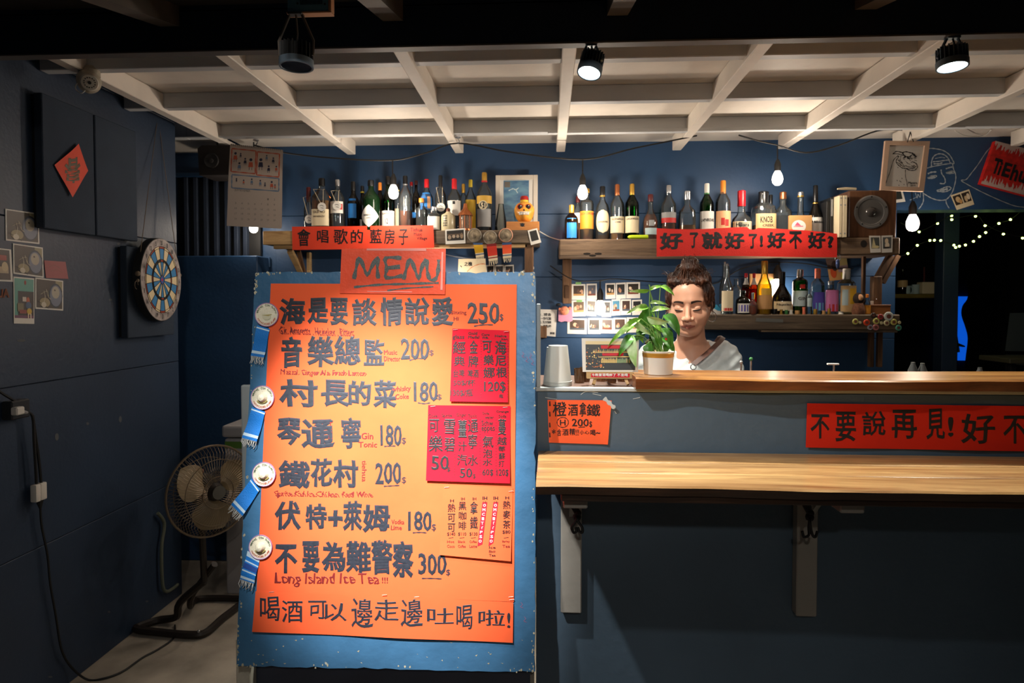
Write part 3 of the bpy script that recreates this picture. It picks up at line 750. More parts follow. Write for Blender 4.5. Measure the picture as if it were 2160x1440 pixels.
# ================================================================== signs on the bar and shelves
s7 = plane((0, YW - 0.003, 0), (0, -1, 0), 0.0, lambda x, y: 0.004 * max(0, (x - 1262) / 28) ** 2 + 0.0006 * math.sin(y / 18))
t = sheet('small_notice', [(1155, 843), (1290, 844), (1282, 937), (1158, 933)], s7, M_OR, 'small orange notice with a circled letter and price, taped on the bar front', s7(1220, 935), 20, 14, None)
mb = MB()
for s, a, b, c, d in (('橙', 1166, 847, 1195, 878), ('酒', 1198, 852, 1219, 877), ('拿', 1222, 848, 1237, 878), ('鐵', 1237, 852, 1266, 878), ('H', 1181, 885, 1193, 897), ('200', 1206, 883, 1242, 899), ('$', 1243, 888, 1249, 902), ('*', 1164, 905, 1172, 915),
                      ('含', 1175, 904, 1184, 919), ('酒', 1186, 904, 1199, 918), ('精', 1201, 903, 1213, 917), ('!!!', 1214, 905, 1221, 918), ('小', 1223, 907, 1232, 916), ('心', 1233, 908, 1243, 915), ('喝', 1245, 906, 1256, 918), ('~', 1257, 911, 1266, 915)):
    put(mb, s, a, b, c, d, s7, 0.014)
stroke(mb, [(1187 + 12 * math.cos(a), 890.5 + 10.5 * math.sin(a)) for a in [k * PI / 8 for k in range(18)]], 1.6, s7, k=2)
for y in (846, 868, 891, 912): stroke(mb, [(1159.5, y), (1160, y + 10)], 3, s7)
stroke(mb, [(1220, 901), (1234, 900)], 1.6, s7)
part('ink_lettering', mb, M_INKB, t)
mb = MB(); stroke(mb, [(1274, 839), (1286, 850), (1296, 860)], 9, s7, ink=0.001); part('tape_strip', mb, M_GREYW, t)

M_RED = mat('red_poster_paper', (206, 40, 20), 0.75, var=0.05, spec=.2, vscale=5, bump=0.1, bscale=10)
s8 = plane((0, YW - 0.003, 0), (0, -1, 0), 0.0, lambda x, y: 0.0012 * math.sin(x / 45) + 0.0015)
t = sheet('long_banner', [(1702, 850), (2310, 858), (2310, 954), (1699, 943)], s8, M_RED, 'long red paper banner with brushed black characters on the bar front', s8(2000, 948), 40, 8, None, 'banner')
mb = MB()
for s, a, b, c, d in (('不', 1709, 873, 1749, 924), ('要', 1761, 867, 1804, 930), ('說', 1818, 867, 1868, 918), ('再', 1880, 864, 1933, 924), ('見', 1953, 861, 1992, 926), ('!', 1998, 878, 2010, 920), ('好', 2026, 872, 2097, 935), ('不', 2115, 875, 2165, 936), ('好', 2175, 875, 2240, 938), ('!', 2250, 880, 2262, 936)):
    put(mb, s, a, b, c, d, s8, 0.016)
part('ink_lettering', mb, M_INKB, t)

# ================================================================== shelves on the back wall
M_OLD = wood('weathered_board', (122, 104, 84), (62, 50, 40), 'X', 0.7, 9)
M_OLDL = wood('pale_pine', (214, 178, 126), (160, 124, 78), 'X', 0.6, 9)
M_OLDZ = wood('weathered_post', (128, 92, 62), (66, 44, 28), 'Z', 0.7, 9)
YS = 3.50
A = at(556, 487, YS); Bp = at(1138, 484, YS); ZL = 1.5 + 0.398
sh1 = thing('wall_shelf', 'long weathered plank shelf holding the bottles above the menu board', 'shelf', ((A.x + Bp.x) / 2, YS, ZL - 0.08))
part('shelf_board', MB().rbox(A.x, Bp.x, YS, YB - 0.002, ZL - 0.072, ZL, 0.004), M_OLD, sh1)
xm = at(626, 500, YS).x
part('front_cap', MB().rbox(A.x - 0.002, xm, YS - 0.008, YS, ZL - 0.074, ZL + 0.002, 0.003), M_OLDL, sh1)
part('pine_batten', MB().rbox(A.x + 0.05, at(1112, 500, YS).x, YS + 0.01, YS + 0.045, ZL - 0.094, ZL - 0.073, 0.002), M_OLDL, sh1)


def strut(name, p, q, w_, m, par, d=None):
    mb = MB(); p = Vector(p); q = Vector(q); t = (q - p).normalized(); u = Vector((0, 1, 0)); u = (u - t * u.dot(t)).normalized(); s_ = t.cross(u); d = d or w_
    mb.add([a + u * (i * d / 2) + s_ * (j * w_ / 2) for a in (p, q) for i in (-1, 1) for j in (-1, 1)], [(0, 1, 3, 2), (4, 6, 7, 5), (0, 4, 5, 1), (2, 3, 7, 6), (0, 2, 6, 4), (1, 5, 7, 3)])
    return part(name, mb, m, par)


p1 = at(604, 520, YS + 0.06); p2 = at(624, 520, YS + 0.06)
part('bracket_post', MB().rbox(p2.x - 0.008, p2.x + 0.012, YB - 0.035, YB - 0.002, 1.55, ZL - 0.095, 0.002), M_OLDL, sh1)
strut('bracket_brace', (p2.x, YB - 0.03, 1.60), (p2.x - 0.03, YS + 0.05, ZL - 0.1), 0.028, M_OLDL, sh1)
strut('bracket_brace', (p2.x + 0.005, YB - 0.03, 1.56), (p2.x + 0.0, YS + 0.1, ZL - 0.1), 0.02, M_OLDZ, sh1)
p3 = at(1116, 520, YS + 0.03)
part('bracket_post', MB().rbox(p3.x - 0.024, p3.x + 0.024, YS + 0.01, YS + 0.05, 1.60, ZL - 0.072, 0.004), M_OLDZ, sh1)
part('bracket_post', MB().rbox(p3.x - 0.02, p3.x + 0.02, YB - 0.04, YB - 0.002, 1.5, ZL - 0.072, 0.004), M_OLDZ, sh1)
part('metal_foot', MB().ball(at(1106, 573, YS + 0.03), 0.012, 10, 6).ball(at(1124, 565, YS + 0.03), 0.008, 8, 6), mat('bright_screw', (200, 196, 186), 0.3, 0.9), sh1, True)

C1 = at(1180, 507, YS); C2 = at(1899, 497, YS); ZR = 1.5 + 0.3465
sh2 = thing('wall_shelf', 'thick rough timber shelf with bottles and speaker, above the bartender', 'shelf', ((C1.x + C2.x) / 2, YS, ZR - 0.09))
part('shelf_board', MB().rbox(C1.x, C2.x, YS, YB - 0.002, ZR - 0.09, ZR, 0.005), wood('rough_timber', (130, 106, 82), (76, 58, 44), 'X', 0.72, 8), sh2)
kn = MB(); fs_ = plane((0, YS - 0.0006, 0), (0, -1, 0))
poly(kn, [(1822 + 7 * math.cos(a), 514 + 8 * math.sin(a)) for a in [i * PI / 6 for i in range(12)]], fs_)
for a, b in ((1238, 535), (1250, 539), (1262, 535)): poly(kn, [(a + 8 * math.cos(q), b + 2.4 * math.sin(q)) for q in [i * PI / 4 for i in range(8)]], fs_)
part('knot', kn, mat('dark_knot', (26, 18, 12), 0.9), sh2)
p = at(1196, 590, YB - 0.03)
part('bracket_post', MB().rbox(p.x - 0.026, p.x + 0.026, YB - 0.05, YB - 0.002, 1.5, ZR - 0.09, 0.004), M_OLDZ, sh2)
part('bracket_plate', MB().rbox(p.x - 0.012, p.x + 0.012, YB - 0.056, YB - 0.05, 1.53, 1.60, 0.001), mat('rusty_plate', (84, 58, 40), 0.7, 0.4), sh2)
a_ = at(1846, 560, YS + 0.08)
part('bracket_post', MB().rbox(a_.x - 0.045, a_.x - 0.028, YS + 0.12, YS + 0.14, 1.46, ZR - 0.09, 0.002), M_OLDZ, sh2)
part('bracket_post', MB().rbox(a_.x - 0.018, a_.x + 0.03, YS + 0.06, YS + 0.10, 1.445, ZR - 0.2, 0.004), M_OLDZ, sh2)
q = at(1870, 542, YS + 0.08)
strut('bracket_brace', (a_.x + 0.0, YS + 0.08, ZR - 0.235), (q.x + 0.02, YS + 0.08, ZR - 0.088), 0.03, M_OLDZ, sh2)
strut('bracket_brace', (a_.x + 0.045, YS + 0.09, ZR - 0.235), (q.x + 0.065, YS + 0.09, ZR - 0.088), 0.022, M_OLDZ, sh2)

ZB = 1.5 - 0.058
D1 = at(1440, 664, YS); D2 = at(1899, 664, YS)
sh3 = thing('wall_shelf', 'lower timber shelf of bottles beside the bartender, bottle caps stuck on its end', 'shelf', ((D1.x + D2.x) / 2, YS, ZB - 0.09))
part('shelf_board', MB().rbox(D1.x, D2.x, YS, YB - 0.002, ZB - 0.082, ZB, 0.005), M_OLD, sh3)
part('under_board', MB().rbox(at(1606, 690, YS).x, D2.x - 0.01, YS + 0.002, YS + 0.05, ZB - 0.095, ZB - 0.082, 0.002), M_OLD, sh3)
tp = MB(); ft = plane((0, YS - 0.0008, 0), (0, -1, 0)); poly(tp, [(1595, 670), (1652, 673), (1652, 680), (1594, 678)], ft); part('tape_strip', tp, mat('grey_tape', (104, 104, 100), 0.4), sh3)
for px in (1840, 1858): p = at(px, 720, YS + 0.14); part('bracket_post', MB().rbox(p.x - 0.012, p.x + 0.012, YS + 0.14, YS + 0.17, 1.15, ZB - 0.095, 0.003), M_OLDZ, sh3)
p = at(1146, 730, YS + .2); part('bracket_post', MB().rbox(p.x - 0.03, p.x + 0.02, YB - 0.04, YB - 0.004, 1.30, 1.37, 0.003), M_OLDZ, sh1)

s9 = plane((0, YS - 0.010, 0), (0, -1, 0), 0.0, lambda x, y: 0.001 * math.sin(x / 30))
t = sheet('slim_banner', [(616, 478), (914, 475), (916, 523), (617, 527)], s9, M_RED, 'slim orange-red banner with thin black writing on the shelf edge above the menu heading', s9(765, 525), 24, 4, None, 'banner')
t.children[0].data.materials[0] = mat('orange_red_paper', (232, 66, 36), 0.6, var=0.05, vscale=5)
mb = MB()
for s, a, b, c, d in (('會', 627, 482, 655, 519), ('唱', 669, 485, 693, 512), ('歌', 704, 483, 734, 515), ('的', 740, 484, 766, 513), ('藍', 780, 483, 806, 513), ('房', 810, 483, 833, 515), ('子', 841, 483, 861, 516), ('Tiehua', 865, 480, 891, 488), ('Music', 873, 490, 890, 497), ('Village', 879, 499, 901, 507)):
    put(mb, s, a, b, c, d, s9, 0.014)
part('ink_lettering', mb, M_INKB, t)
s10 = plane((0, YS - 0.006, 0), (0, -1, 0), 0.002, lambda x, y: 0.0015 * math.sin(x / 25) + 0.001 * math.sin(y / 8))
t = thing('cloth_banner', 'bright red cloth banner with thick black brush characters, above the head of the bartender', 'banner', s10(1575, 542))
mb = MB()
def cb(u, v):
    x = 1385 + (1765 - 1385) * u; top = 481 + 2.5 * math.sin(u * 9) + (2 + 9 * max(0, (u - 0.78) / 0.22) ** 2 if u > 0.5 else 0) + (4 if 0.5 < u < 0.56 else 0); bot = 541 - 1.5 * math.sin(u * 5)
    return s10(x, top * (1 - v) + bot * v)
mb.grid(cb, 48, 6); part('cloth', mb, mat('red_cloth', (214, 38, 28), 0.7, var=0.06, bump=0.2, bscale=200), t, True)
mb = MB()
for s, a, b, c, d in (('好', 1391, 490, 1440, 527), ('了', 1455, 490, 1473, 523), ('就', 1480, 489, 1524, 526), ('好', 1528, 490, 1570, 526), ('了', 1579, 492, 1597, 525), ('!', 1602, 496, 1609, 521), ('好', 1617, 489, 1657, 524), ('不', 1664, 488, 1692, 524), ('好', 1703, 489, 1741, 525), ('?', 1744, 497, 1758, 523)):
    put(mb, s, a, b, c, d, s10, 0.042)
part('brush_lettering', mb, M_INKB, t)

# ================================================================== bottles
G_CLEAR = glass('clear_glass', (232, 238, 238), body=0.035); G_GREEN = glass('green_glass', (46, 150, 60)); G_DGREEN = glass('dark_green_glass', (30, 70, 36), body=0.2)
G_DARK = glass('near_black_glass', (22, 16, 12), body=0.5); G_AMB = glass('amber_glass', (196, 110, 50)); G_YEL = glass('yellow_glass', (250, 242, 150))
L_WHIS = glass('whisky', (232, 156, 66), 1.1, 0.25); L_DARK = glass('dark_whisky', (176, 90, 40), 1.1, 0.3); L_WATER = glass('clear_spirit', (214, 222, 224), 1.1)
L_GOLD = glass('gold_spirit', (244, 208, 104), 1.1, 0.25); L_YEL = glass('lemon_spirit', (252, 236, 96), 1.1, 0.3); L_RED = glass('red_spirit', (214, 50, 26), 1.1, 0.3); L_OR = glass('orange_spirit', (240, 140, 60), 1.1, 0.3)
PAPER = {k: mat(k + '_label_paper', v, 0.6) for k, v in dict(cream=(222, 206, 172), white=(224, 220, 212), tan=(204, 170, 120), orange=(226, 150, 44), blue=(40, 130, 214), peach=(232, 176, 128), red=(196, 44, 40), gold=(204, 160, 60),
                                                         pink=(206, 120, 176), purple=(84, 70, 168), yellow=(222, 172, 40), grey=(150, 150, 150), pale=(176, 196, 200), kraft=(190, 142, 88), black=(20, 20, 22), skyblue=(110, 180, 214), ceramic=(204, 192, 160)).items()}
CAPM = {k: mat(k + '_cap', v, r, m_) for k, v, r, m_ in (('black', (18, 18, 20), .3, 0), ('red', (206, 24, 34), .35, 0), ('gold', (206, 160, 70), .3, .7), ('maroon', (88, 24, 26), .4, 0), ('orange', (232, 136, 44), .4, 0), ('white', (226, 222, 212), .4, 0),
                                                      ('cork', (196, 150, 96), .8, 0), ('silver', (190, 190, 192), .25, .8), ('pink', (240, 130, 100), .4, 0), ('yellow', (216, 190, 50), .4, 0), ('copper', (186, 112, 70), .3, .8), ('green', (50, 120, 60), .4, 0))}
PROF = {   # (radius fraction, height fraction) without the cap
    'std': [(.9, 0), (1, .015), (1, .60), (.94, .665), (.62, .74), (.36, .80), (.30, .84), (.30, .93)],
    'round': [(.9, 0), (1, .02), (1, .50), (.97, .58), (.80, .66), (.5, .72), (.36, .77), (.32, .93)],
    'bulb': [(.7, 0), (.85, .02), (.98, .2), (1, .4), (.86, .5), (.5, .6), (.34, .68), (.30, .93)],
    'cognac': [(.9, 0), (1, .02), (1, .32), (.92, .42), (.6, .55), (.34, .66), (.28, .76), (.27, .93)],
    'squat': [(.9, 0), (1, .02), (1, .58), (.93, .68), (.6, .74), (.42, .77), (.40, .93)],
    'shoulder': [(.95, 0), (1, .02), (1, .70), (.9, .76), (.5, .80), (.36, .82), (.36, .93)],
    'slim': [(.9, 0), (1, .015), (1, .48), (.9, .56), (.5, .68), (.42, .75), (.38, .93)],
    'decanter': [(.85, 0), (1, .03), (.98, .45), (.9, .60), (.5, .68), (.34, .72), (.34, .93)],
    'wax': [(.86, 0), (.98, .02), (1, .34), (.86, .44), (.46, .52), (.36, .58), (.33, .93)],
    'vase': [(.8, 0), (.9, .03), (1, .25), (.8, .5), (.5, .85), (.42, 1.0)],
}


def profile_r(kind, t):
    P = PROF[kind]
    for (r0, h0), (r1, h1) in zip(P, P[1:]):
        if t <= h1: return r0 + (r1 - r0) * (t - h0) / max(1e-6, h1 - h0)
    return P[-1][0]


def bottle(px, hw, ytop, Y, z0, kind, gl, label, cap=None, capf=0.16, liq=None, level=0.5, lab=None, tagc=None, sup=2.0, group=None, text=None, ring=None, name='bottle', shape='rect', capw=1.15, ovl=None):
    c = at(px, 640, Y); c.z = z0 + 0.0005
    yb = at(px, 640, Y); top = at(px, ytop, Y).z; H = top - c.z; R_ = (at(px + hw, 640, Y) - yb).length * 0.98
    o = thing(name, label, 'bottle', c, group)
    P = PROF[kind]; fine = [(r * R_, h * H * (1 if cap or kind == 'vase' else 1.07)) for r, h in P]
    if kind != 'vase': fine += [(P[-1][0] * R_ * 1.1, H * (P[-1][1] + .005) * (1 if cap else 1.07)), (P[-1][0] * R_ * 1.1, H * (.95 if cap else 1.0))]
    part('glass_body', MB().lathe(fine, c, 22, sup=sup), gl, o, True)
    if liq:
        n = 8; lp = [(profile_r(kind, 0.02 + (level - 0.02) * i / n) * R_ * 0.93, H * (0.02 + (level - 0.02) * i / n)) for i in range(n + 1)]
        part('liquid', MB().lathe(lp, c, 18, sup=sup), liq, o, True)
    nr = P[-1][0] * R_ * capw
    if cap:
        f = 1 - capf
        part('cap', MB().lathe([(nr, H * f), (nr * 1.03, H * (f + .01)), (nr * 1.03, H * .985), (nr * .85, H)], c, 16), CAPM[cap], o, True)
    if ring: part('neck_ring', MB().lathe([(nr * 1.1, H * (1 - capf) - 0.007), (nr * 1.12, H * (1 - capf)), (nr, H * (1 - capf) + .001)], c, 16), CAPM[ring], o, True)
    ang0 = math.atan2(-c.y, -c.x)          # towards the room
    ang0 = -PI / 2
    labs = [] if lab is None else (lab if isinstance(lab, list) else [lab])
    for (pc, t0, t1, wide) in labs:
        mb = MB(); rr = max(profile_r(kind, t0), profile_r(kind, t1)) * R_
        def lf(u, v, e=0.0, t0=t0, t1=t1, wide=wide, rr=rr):
            a = ang0 + (u - 0.5) * wide; t = t1 + (t0 - t1) * v; r = (rr if sup == 2 else rr * (abs(math.cos(a)) ** sup + abs(math.sin(a)) ** sup) ** (-1 / sup)) + 0.0006 + e
            r = min(r, profile_r(kind, t) * R_ * (1 if sup == 2 else 9) + 0.0008 + e) if sup == 2 else r
            return Vector((c.x + r * math.cos(a), c.y + r * math.sin(a), c.z + t * H))
        if shape == 'rect': mb.grid(lf, 12, 3)
        else:
            def hwid(v): return math.sqrt(max(0, 1 - (2 * v - 1) ** 2)) * .5 if shape == 'oval' else .5 * max(.02, (1 - abs(2 * v - 1)) ** .8)
            mb.grid(lambda u, v: lf(.5 + (u - .5) * 2 * hwid(v), v, 0.0003), 10, 12)
        lo = part('paper_label', mb, PAPER[pc], o, True)
        if text:
            for (s, u0, v0, u1, v1, ink) in text:
                tm = MB(); put(tm, s, u0, v0, u1, v1, lambda x, y, e=0.0: lf(x, y, e), 0.02, ink=0.0008); part('label_print', tm, MATS.get(ink) or mat(ink, (60, 40, 34), 0.6), lo)
            text = None
        if ovl:
            for (u0, v0, u1, v1, pc2) in ovl:
                tm = MB(); tm.grid(lambda u, v: lf(u0 + (u1 - u0) * u, v0 + (v1 - v0) * v, 0.0005), 4, 2); part('label_patch', tm, PAPER[pc2], lo, True)
            ovl = None
    if tagc:
        tx, ty, tr = tagc; C_ = at(tx, ty, c.y - R_ - 0.006); rr = (at(tx + tr, ty, C_.y) - C_).length
        M = Matrix(((1, 0, 0), (0, 0, -1), (0, 1, 0)))
        tg = part('hang_tag', MB().lathe([(0, 0), (rr, 0), (rr, .0012), (0, .0012)], C_, 16, M), PAPER['white'], o)
        mb = MB(); ff = plane((0, C_.y - 0.0016, 0), (0, -1, 0)); stroke(mb, [(tx - tr * .5, ty - 2), (tx, ty - 3), (tx + tr * .4, ty - 1)], 1.2, ff); stroke(mb, [(tx - tr * .3, ty + 2), (tx + tr * .4, ty + 3)], 1, ff)
        part('tag_writing', mb, M_INKB, tg)
        nk = Vector((c.x, c.y, c.z + H * 0.80)); a = C_ + Vector((-0.3 * rr, 0, rr * .9)); b = C_ + Vector((0.3 * rr, 0, rr * .9))
        part('string', MB().tube([a, Vector((c.x - nr * 1.6, C_.y, nk.z - 0.01)), nk + Vector((-nr, 0, 0)), nk + Vector((0, nr, 0)), nk + Vector((nr, 0, 0)), Vector((c.x + nr * 1.6, C_.y, nk.z - 0.01)), b], 0.001, 5), PAPER['cream'], o)
    return o


INKD = 'brown_label_print'; mat(INKD, (70, 50, 40), 0.6); mat('black_label_print', (24, 22, 22), 0.6); mat('red_label_print', (190, 30, 40), 0.6)
G1, G2, G3 = 'bottles on the shelf above the menu board', 'bottles on the thick timber shelf', 'bottles on the lower timber shelf'
YF, YM, YR = 3.538, 3.605, 3.695
lines = lambda ink, *rows: [(s, a, b, c_, d, ink) for s, a, b, c_, d in rows]
bottle(653, 10, 395, YM, ZL, 'slim', G_CLEAR, 'small clear bottle with a long maroon cap and round tag at the shelf end', 'maroon', .32, L_WATER, .4, None, (652, 462, 9), group=G1)
bottle(681, 19, 376, YM, ZL, 'std', G_CLEAR, 'amber whiskey bottle with black cap, cream label and round tag', 'black', .14, L_WHIS, .58, ('cream', .12, .42, 2.0), (679, 436, 9), sup=4, group=G1, text=lines(INKD, ('OLD NO', .2, .1, .8, .25), ('WHISKEY', .2, .4, .8, .5)))
bottle(714, 15, 379, YM, ZL, 'std', G_CLEAR, 'clear spirit bottle with silver cap, pink-white label and round tag', 'silver', .12, L_WATER, .55, ('white', .36, .58, 2.2), (711, 434, 9), group=G1, ovl=[(.6, .2, .95, .7, 'red')])
bottle(747, 13, 383, YM, ZL, 'round', G_DARK, 'dark bottle with a tall narrow bright blue label', 'black', .18, None, 0, ('blue', .28, .66, 1.5), group=G1)
bottle(766, 10, 392, YR, ZL, 'round', G_DARK, 'dark bottle with a yellow neck ring half hidden behind the diamond-label bottle', 'black', .12, None, 0, ('white', .1, .3, 2.0), group=G1, ring='yellow')
bottle(784, 19, 380, YF, ZL, 'std', G_DGREEN, 'near-black gin bottle with a big white diamond label', 'black', .12, L_DARK, .55, ('white', .07, .50, 2.4), group=G1, shape='diamond', text=lines('black_label_print', ('HENDRICKS', .25, .42, .75, .5), ('GIN', .4, .56, .6, .62)))
bottle(803, 11, 385, YR, ZL, 'std', G_AMB, 'amber bottle with an orange cap behind the hanging bulb', 'orange', .15, L_WHIS, .5, None, group=G1)
bottle(820, 14, 372, YM, ZL, 'round', G_GREEN, 'green glass bottle with a large square white label under the hanging bulb', 'black', .14, L_DARK, .08, ('white', .07, .38, 2.7), group=G1, text=lines(INKD, ('GLENFIDDICH', .2, .12, .8, .22), ('12', .42, .45, .58, .75)))
bottle(840, 11, 388, YR, ZL, 'std', G_CLEAR, 'honey bottle with a yellow ring and cream label', 'black', .12, L_GOLD, .5, ('cream', .15, .5, 1.8), group=G1, ring='yellow')
bottle(856, 14, 371, YF, ZL, 'std', G_CLEAR, 'tall bottle of deep orange liquor with a black cap and steel pourer', 'black', .15, L_DARK, .36, None, group=G1, ring='silver')
bottle(869, 9, 384, YR, ZL, 'std', G_CLEAR, 'red-capped bottle peeping out behind the orange liquor', 'red', .07, L_OR, .4, None, group=G1)
bottle(879, 10, 381, YR, ZL, 'std', G_DARK, 'slender dark bottle with maroon tip behind the small square flask', 'maroon', .08, None, 0, ('blue', .3, .4, 1.6), group=G1)
bottle(901, 14, 378, YM, ZL, 'std', G_CLEAR, 'clear rum bottle with a bright red cap and blue slanted label', 'red', .16, L_WATER, .4, ('blue', .42, .74, 2.2), group=G1, ovl=[(.62, .25, .85, .95, 'peach')])
bottle(890, 12, 418, YF, ZL, 'squat', G_CLEAR, 'little clear flask with an orange lid in the front row', 'orange', .13, L_WATER, .5, ('gold', .02, .14, 2.0), group=G1)
bottle(916, 13, 436, YF, ZL, 'squat', G_CLEAR, 'little square bottle with a grey cap and white label', 'silver', .18, L_WATER, .4, ('white', .04, .58, 2.4), sup=4, group=G1)
bottle(930, 12, 370, YM, ZL, 'std', G_CLEAR, 'tall smoky bottle with black foil and a grey round tag', 'black', .22, L_WATER, .4, None, (930, 437, 9), group=G1)
bottle(959, 15, 377, YM, ZL, 'std', G_CLEAR, 'clear bottle with long scarlet cap and crumpled white label', 'red', .20, L_WATER, .4, ('white', .30, .58, 2.3), group=G1, ovl=[(.45, .05, .6, .25, 'black')])
bottle(978, 11, 388, YR, ZL, 'std', G_CLEAR, 'gold-capped bottle rising behind the copper lantern jar', 'gold', .18, L_GOLD, .2, None, group=G1)
bottle(993, 12, 379, YR, ZL, 'std', G_CLEAR, 'yellow-capped tequila bottle with a mottled gold label', 'yellow', .14, L_GOLD, .5, ('yellow', .1, .62, 2.4), group=G1)
bottle(1022, 16, 364, YM, ZL, 'std', G_CLEAR, 'tall spirit bottle with gold cap, red ring and round black-white emblem', 'gold', .14, L_WATER, .5, [('gold', .47, .60, 2.8), ('grey', .08, .38, 2.2)], group=G1, ring='red',)
bottle(1057, 13, 430, YM, ZL, 'vase', G_CLEAR, 'empty clear glass lamp chimney beside the white picture frame', None, group=None, name='glass_chimney')['category'] = 'glass'

# emblem on the tall spirit bottle: print on its front
tb = [o for o in COL.objects if o.get('label', '').startswith('tall spirit bottle')][0]
em = MB(); fe = plane((0, ORG[tb.name].y - 0.0475, 0), (0, -1, 0))
def disc(mb, x, y, r, f, e=0.0, mi=0, n=18, ry=None): poly(mb, [(x + r * math.cos(a), y + (ry or r) * math.sin(a)) for a in [k * 2 * PI / n for k in range(n)]], f, e, mi)
disc(em, 1019, 432, 9.5, fe, 0); disc(em, 1019, 432, 7.5, fe, .0004, 1); put(em, '51', 1014, 427, 1024, 438, lambda x, y, e=0.0: fe(x, y, .0008 + e), 0.04, mi=0, ink=0.0)
part('emblem', em, [PAPER['cream'], PAPER['black']], tb)

# ceramic jug and copper lantern jar
c = at(946, 640, YF); c.z = ZL
jg = thing('stoneware_jug', 'small cream stoneware jug with a brown stopper and black writing', 'jug', c)
r = 0.040; part('jug_body', MB().lathe([(r * .95, 0), (r, .004), (r, .075), (r * .9, .088), (r * .4, .100), (r * .3, .106)], c, 22), mat('glazed_stoneware', (206, 192, 156), .25), jg, True)
part('stopper', MB().lathe([(r * .28, .104), (r * .30, .118), (r * .2, .125), (0, .127)], c, 12), mat('brown_stopper', (92, 46, 28), .4), jg, True)
mb = MB(); fj = plane((0, c.y - r - .0005, 0), (0, -1, 0))
for k in range(5): put(mb, 'MOONSHINE'[k * 2 - k:k * 2 - k + 4] or 'SHINE', 934, 453 + 5 * k, 943, 457 + 5 * k, lambda x, y, e=0.0: Vector((fj(x, y).x, c.y - math.sqrt(max(1e-6, (r + .0006) ** 2 - (fj(x, y).x - c.x) ** 2)), fj(x, y).z)), 0.03)
part('jug_writing', mb, M_INKB, jg)
c = at(982, 640, YF); c.z = ZL
cj = thing('lantern_jar', 'ribbed glass jar with a copper dome lid', 'jar', c)
part('glass_body', MB().lathe([(.032, 0), (.034, .005)] + [(.033 + .0 * k, .01 + .007 * k) for k in range(10)] + [(.03, .085)], c, 16), glass('ribbed_glass', (214, 190, 172), body=.25), cj, True)
part('base_ring', MB().lathe([(.034, 0), (.035, .003), (.034, .012)], c, 20), CAPM['copper'], cj, True)
part('dome_lid', MB().lathe([(.042, .084), (.04, .09), (.03, .104), (.016, .118), (.012, .13), (.009, .15), (0, .152)], c, 20), CAPM['copper'], cj, True)
for k in range(8): a = k * PI / 4; part('rib', MB().tube([c + Vector((.034 * math.cos(a), .034 * math.sin(a), .01)), c + Vector((.034 * math.cos(a), .034 * math.sin(a), .084))], .0022, 5), CAPM['copper'], cj)

# thick timber shelf row
bottle(1205, 15, 432, YF, ZR, 'round', G_AMB, 'short brown bottle with gold cap and bright blue label at the shelf end', 'gold', .24, L_DARK, .4, ('blue', .04, .60, 1.5), group=G2)
bottle(1218, 12, 414, YM + .03, ZR, 'std', G_CLEAR, 'clear bottle with a pinkish red cap behind the blue-label one', 'maroon', .14, L_DARK, .3, ('white', .4, .62, 1.6), group=G2)
bottle(1237, 15, 398, YM, ZR, 'shoulder', G_CLEAR, 'whisky bottle with a broad orange label under the hanging bulb', 'gold', .08, L_WHIS, .3, ('orange', .22, .56, 2.6), group=G2, text=lines('red_label_print', ('LOCH LOMOND', .1, .08, .9, .22)))
bottle(1270, 15, 393, YM, ZR, 'round', G_CLEAR, 'bottle with black and gold stopper and a tall oval cream label', 'black', .17, L_WHIS, .10, ('cream', .13, .56, 2.2), group=G2, ring='gold', shape='oval', text=lines(INKD, ('LONGMORN', .2, .48, .8, .56)))
bottle(1301, 15, 389, YM, ZR, 'std', G_CLEAR, 'clear glass malt bottle with coppery foil and square cream label', 'copper', .2, L_WHIS, .12, ('cream', .13, .42, 2.7), group=G2, text=lines(INKD, ('GLENALLA', .15, .1, .85, .22), ('CHIE', .35, .3, .65, .4)))
bottle(1332, 15, 388, YM, ZR, 'std', G_GREEN, 'green glass malt bottle with square cream label', 'gold', .2, L_DARK, .12, ('cream', .13, .42, 2.7), group=G2, text=lines(INKD, ('LAGAVULIN', .15, .1, .85, .22)))
bottle(1371, 16, 410, YM, ZR, 'bulb', G_CLEAR, 'round-shouldered bottle of dark whisky with a silver stag and small label', 'maroon', .16, L_DARK, .56, ('pale', .12, .26, 1.9), group=G2, ovl=[(.3, -1.2, .7, -.3, 'grey')])
bottle(1409, 16, 391, YM, ZR, 'std', G_CLEAR, 'dark whisky bottle with a glassy cap and grey and red label', 'silver', .14, L_DARK, .3, [('grey', .40, .50, 2.7), ('red', .31, .40, 2.7)], group=G2)
bottle(1448, 18, 403, YM, ZR, 'decanter', G_CLEAR, 'cut-glass decanter with a chunky stopper and some amber whisky', 'silver', .18, L_WHIS, .30, None, group=G2, sup=3)
bottle(1489, 15, 387, YM, ZR, 'std', G_GREEN, 'green malt bottle with white cap and long white label', 'white', .17, L_DARK, .12, ('white', .04, .50, 2.7), group=G2, ring='green', text=lines('black_label_print', ('LAPHROAIG', .12, .28, .88, .4), ('10', .42, .78, .6, .92)))
bottle(1523, 16, 381, YM, ZR, 'std', G_CLEAR, 'bourbon bottle with peach label and two red roses', 'orange', .22, L_WHIS, .3, ('peach', .14, .48, 2.6), group=G2, ovl=[(.32, .35, .5, .7, 'red'), (.52, .42, .72, .75, 'red')])
bottle(1562, 20, 402, YM, ZR, 'wax', G_CLEAR, 'squat bourbon bottle with dripping red wax neck and cream label', 'red', .32, L_WHIS, .1, ('cream', .02, .36, 2.6), sup=3.4, group=G2, capw=1.25, text=lines('black_label_print', ('Maker', .2, .12, .62, .3), ('s', .64, .18, .7, .3), ('Mark', .48, .42, .85, .6)))
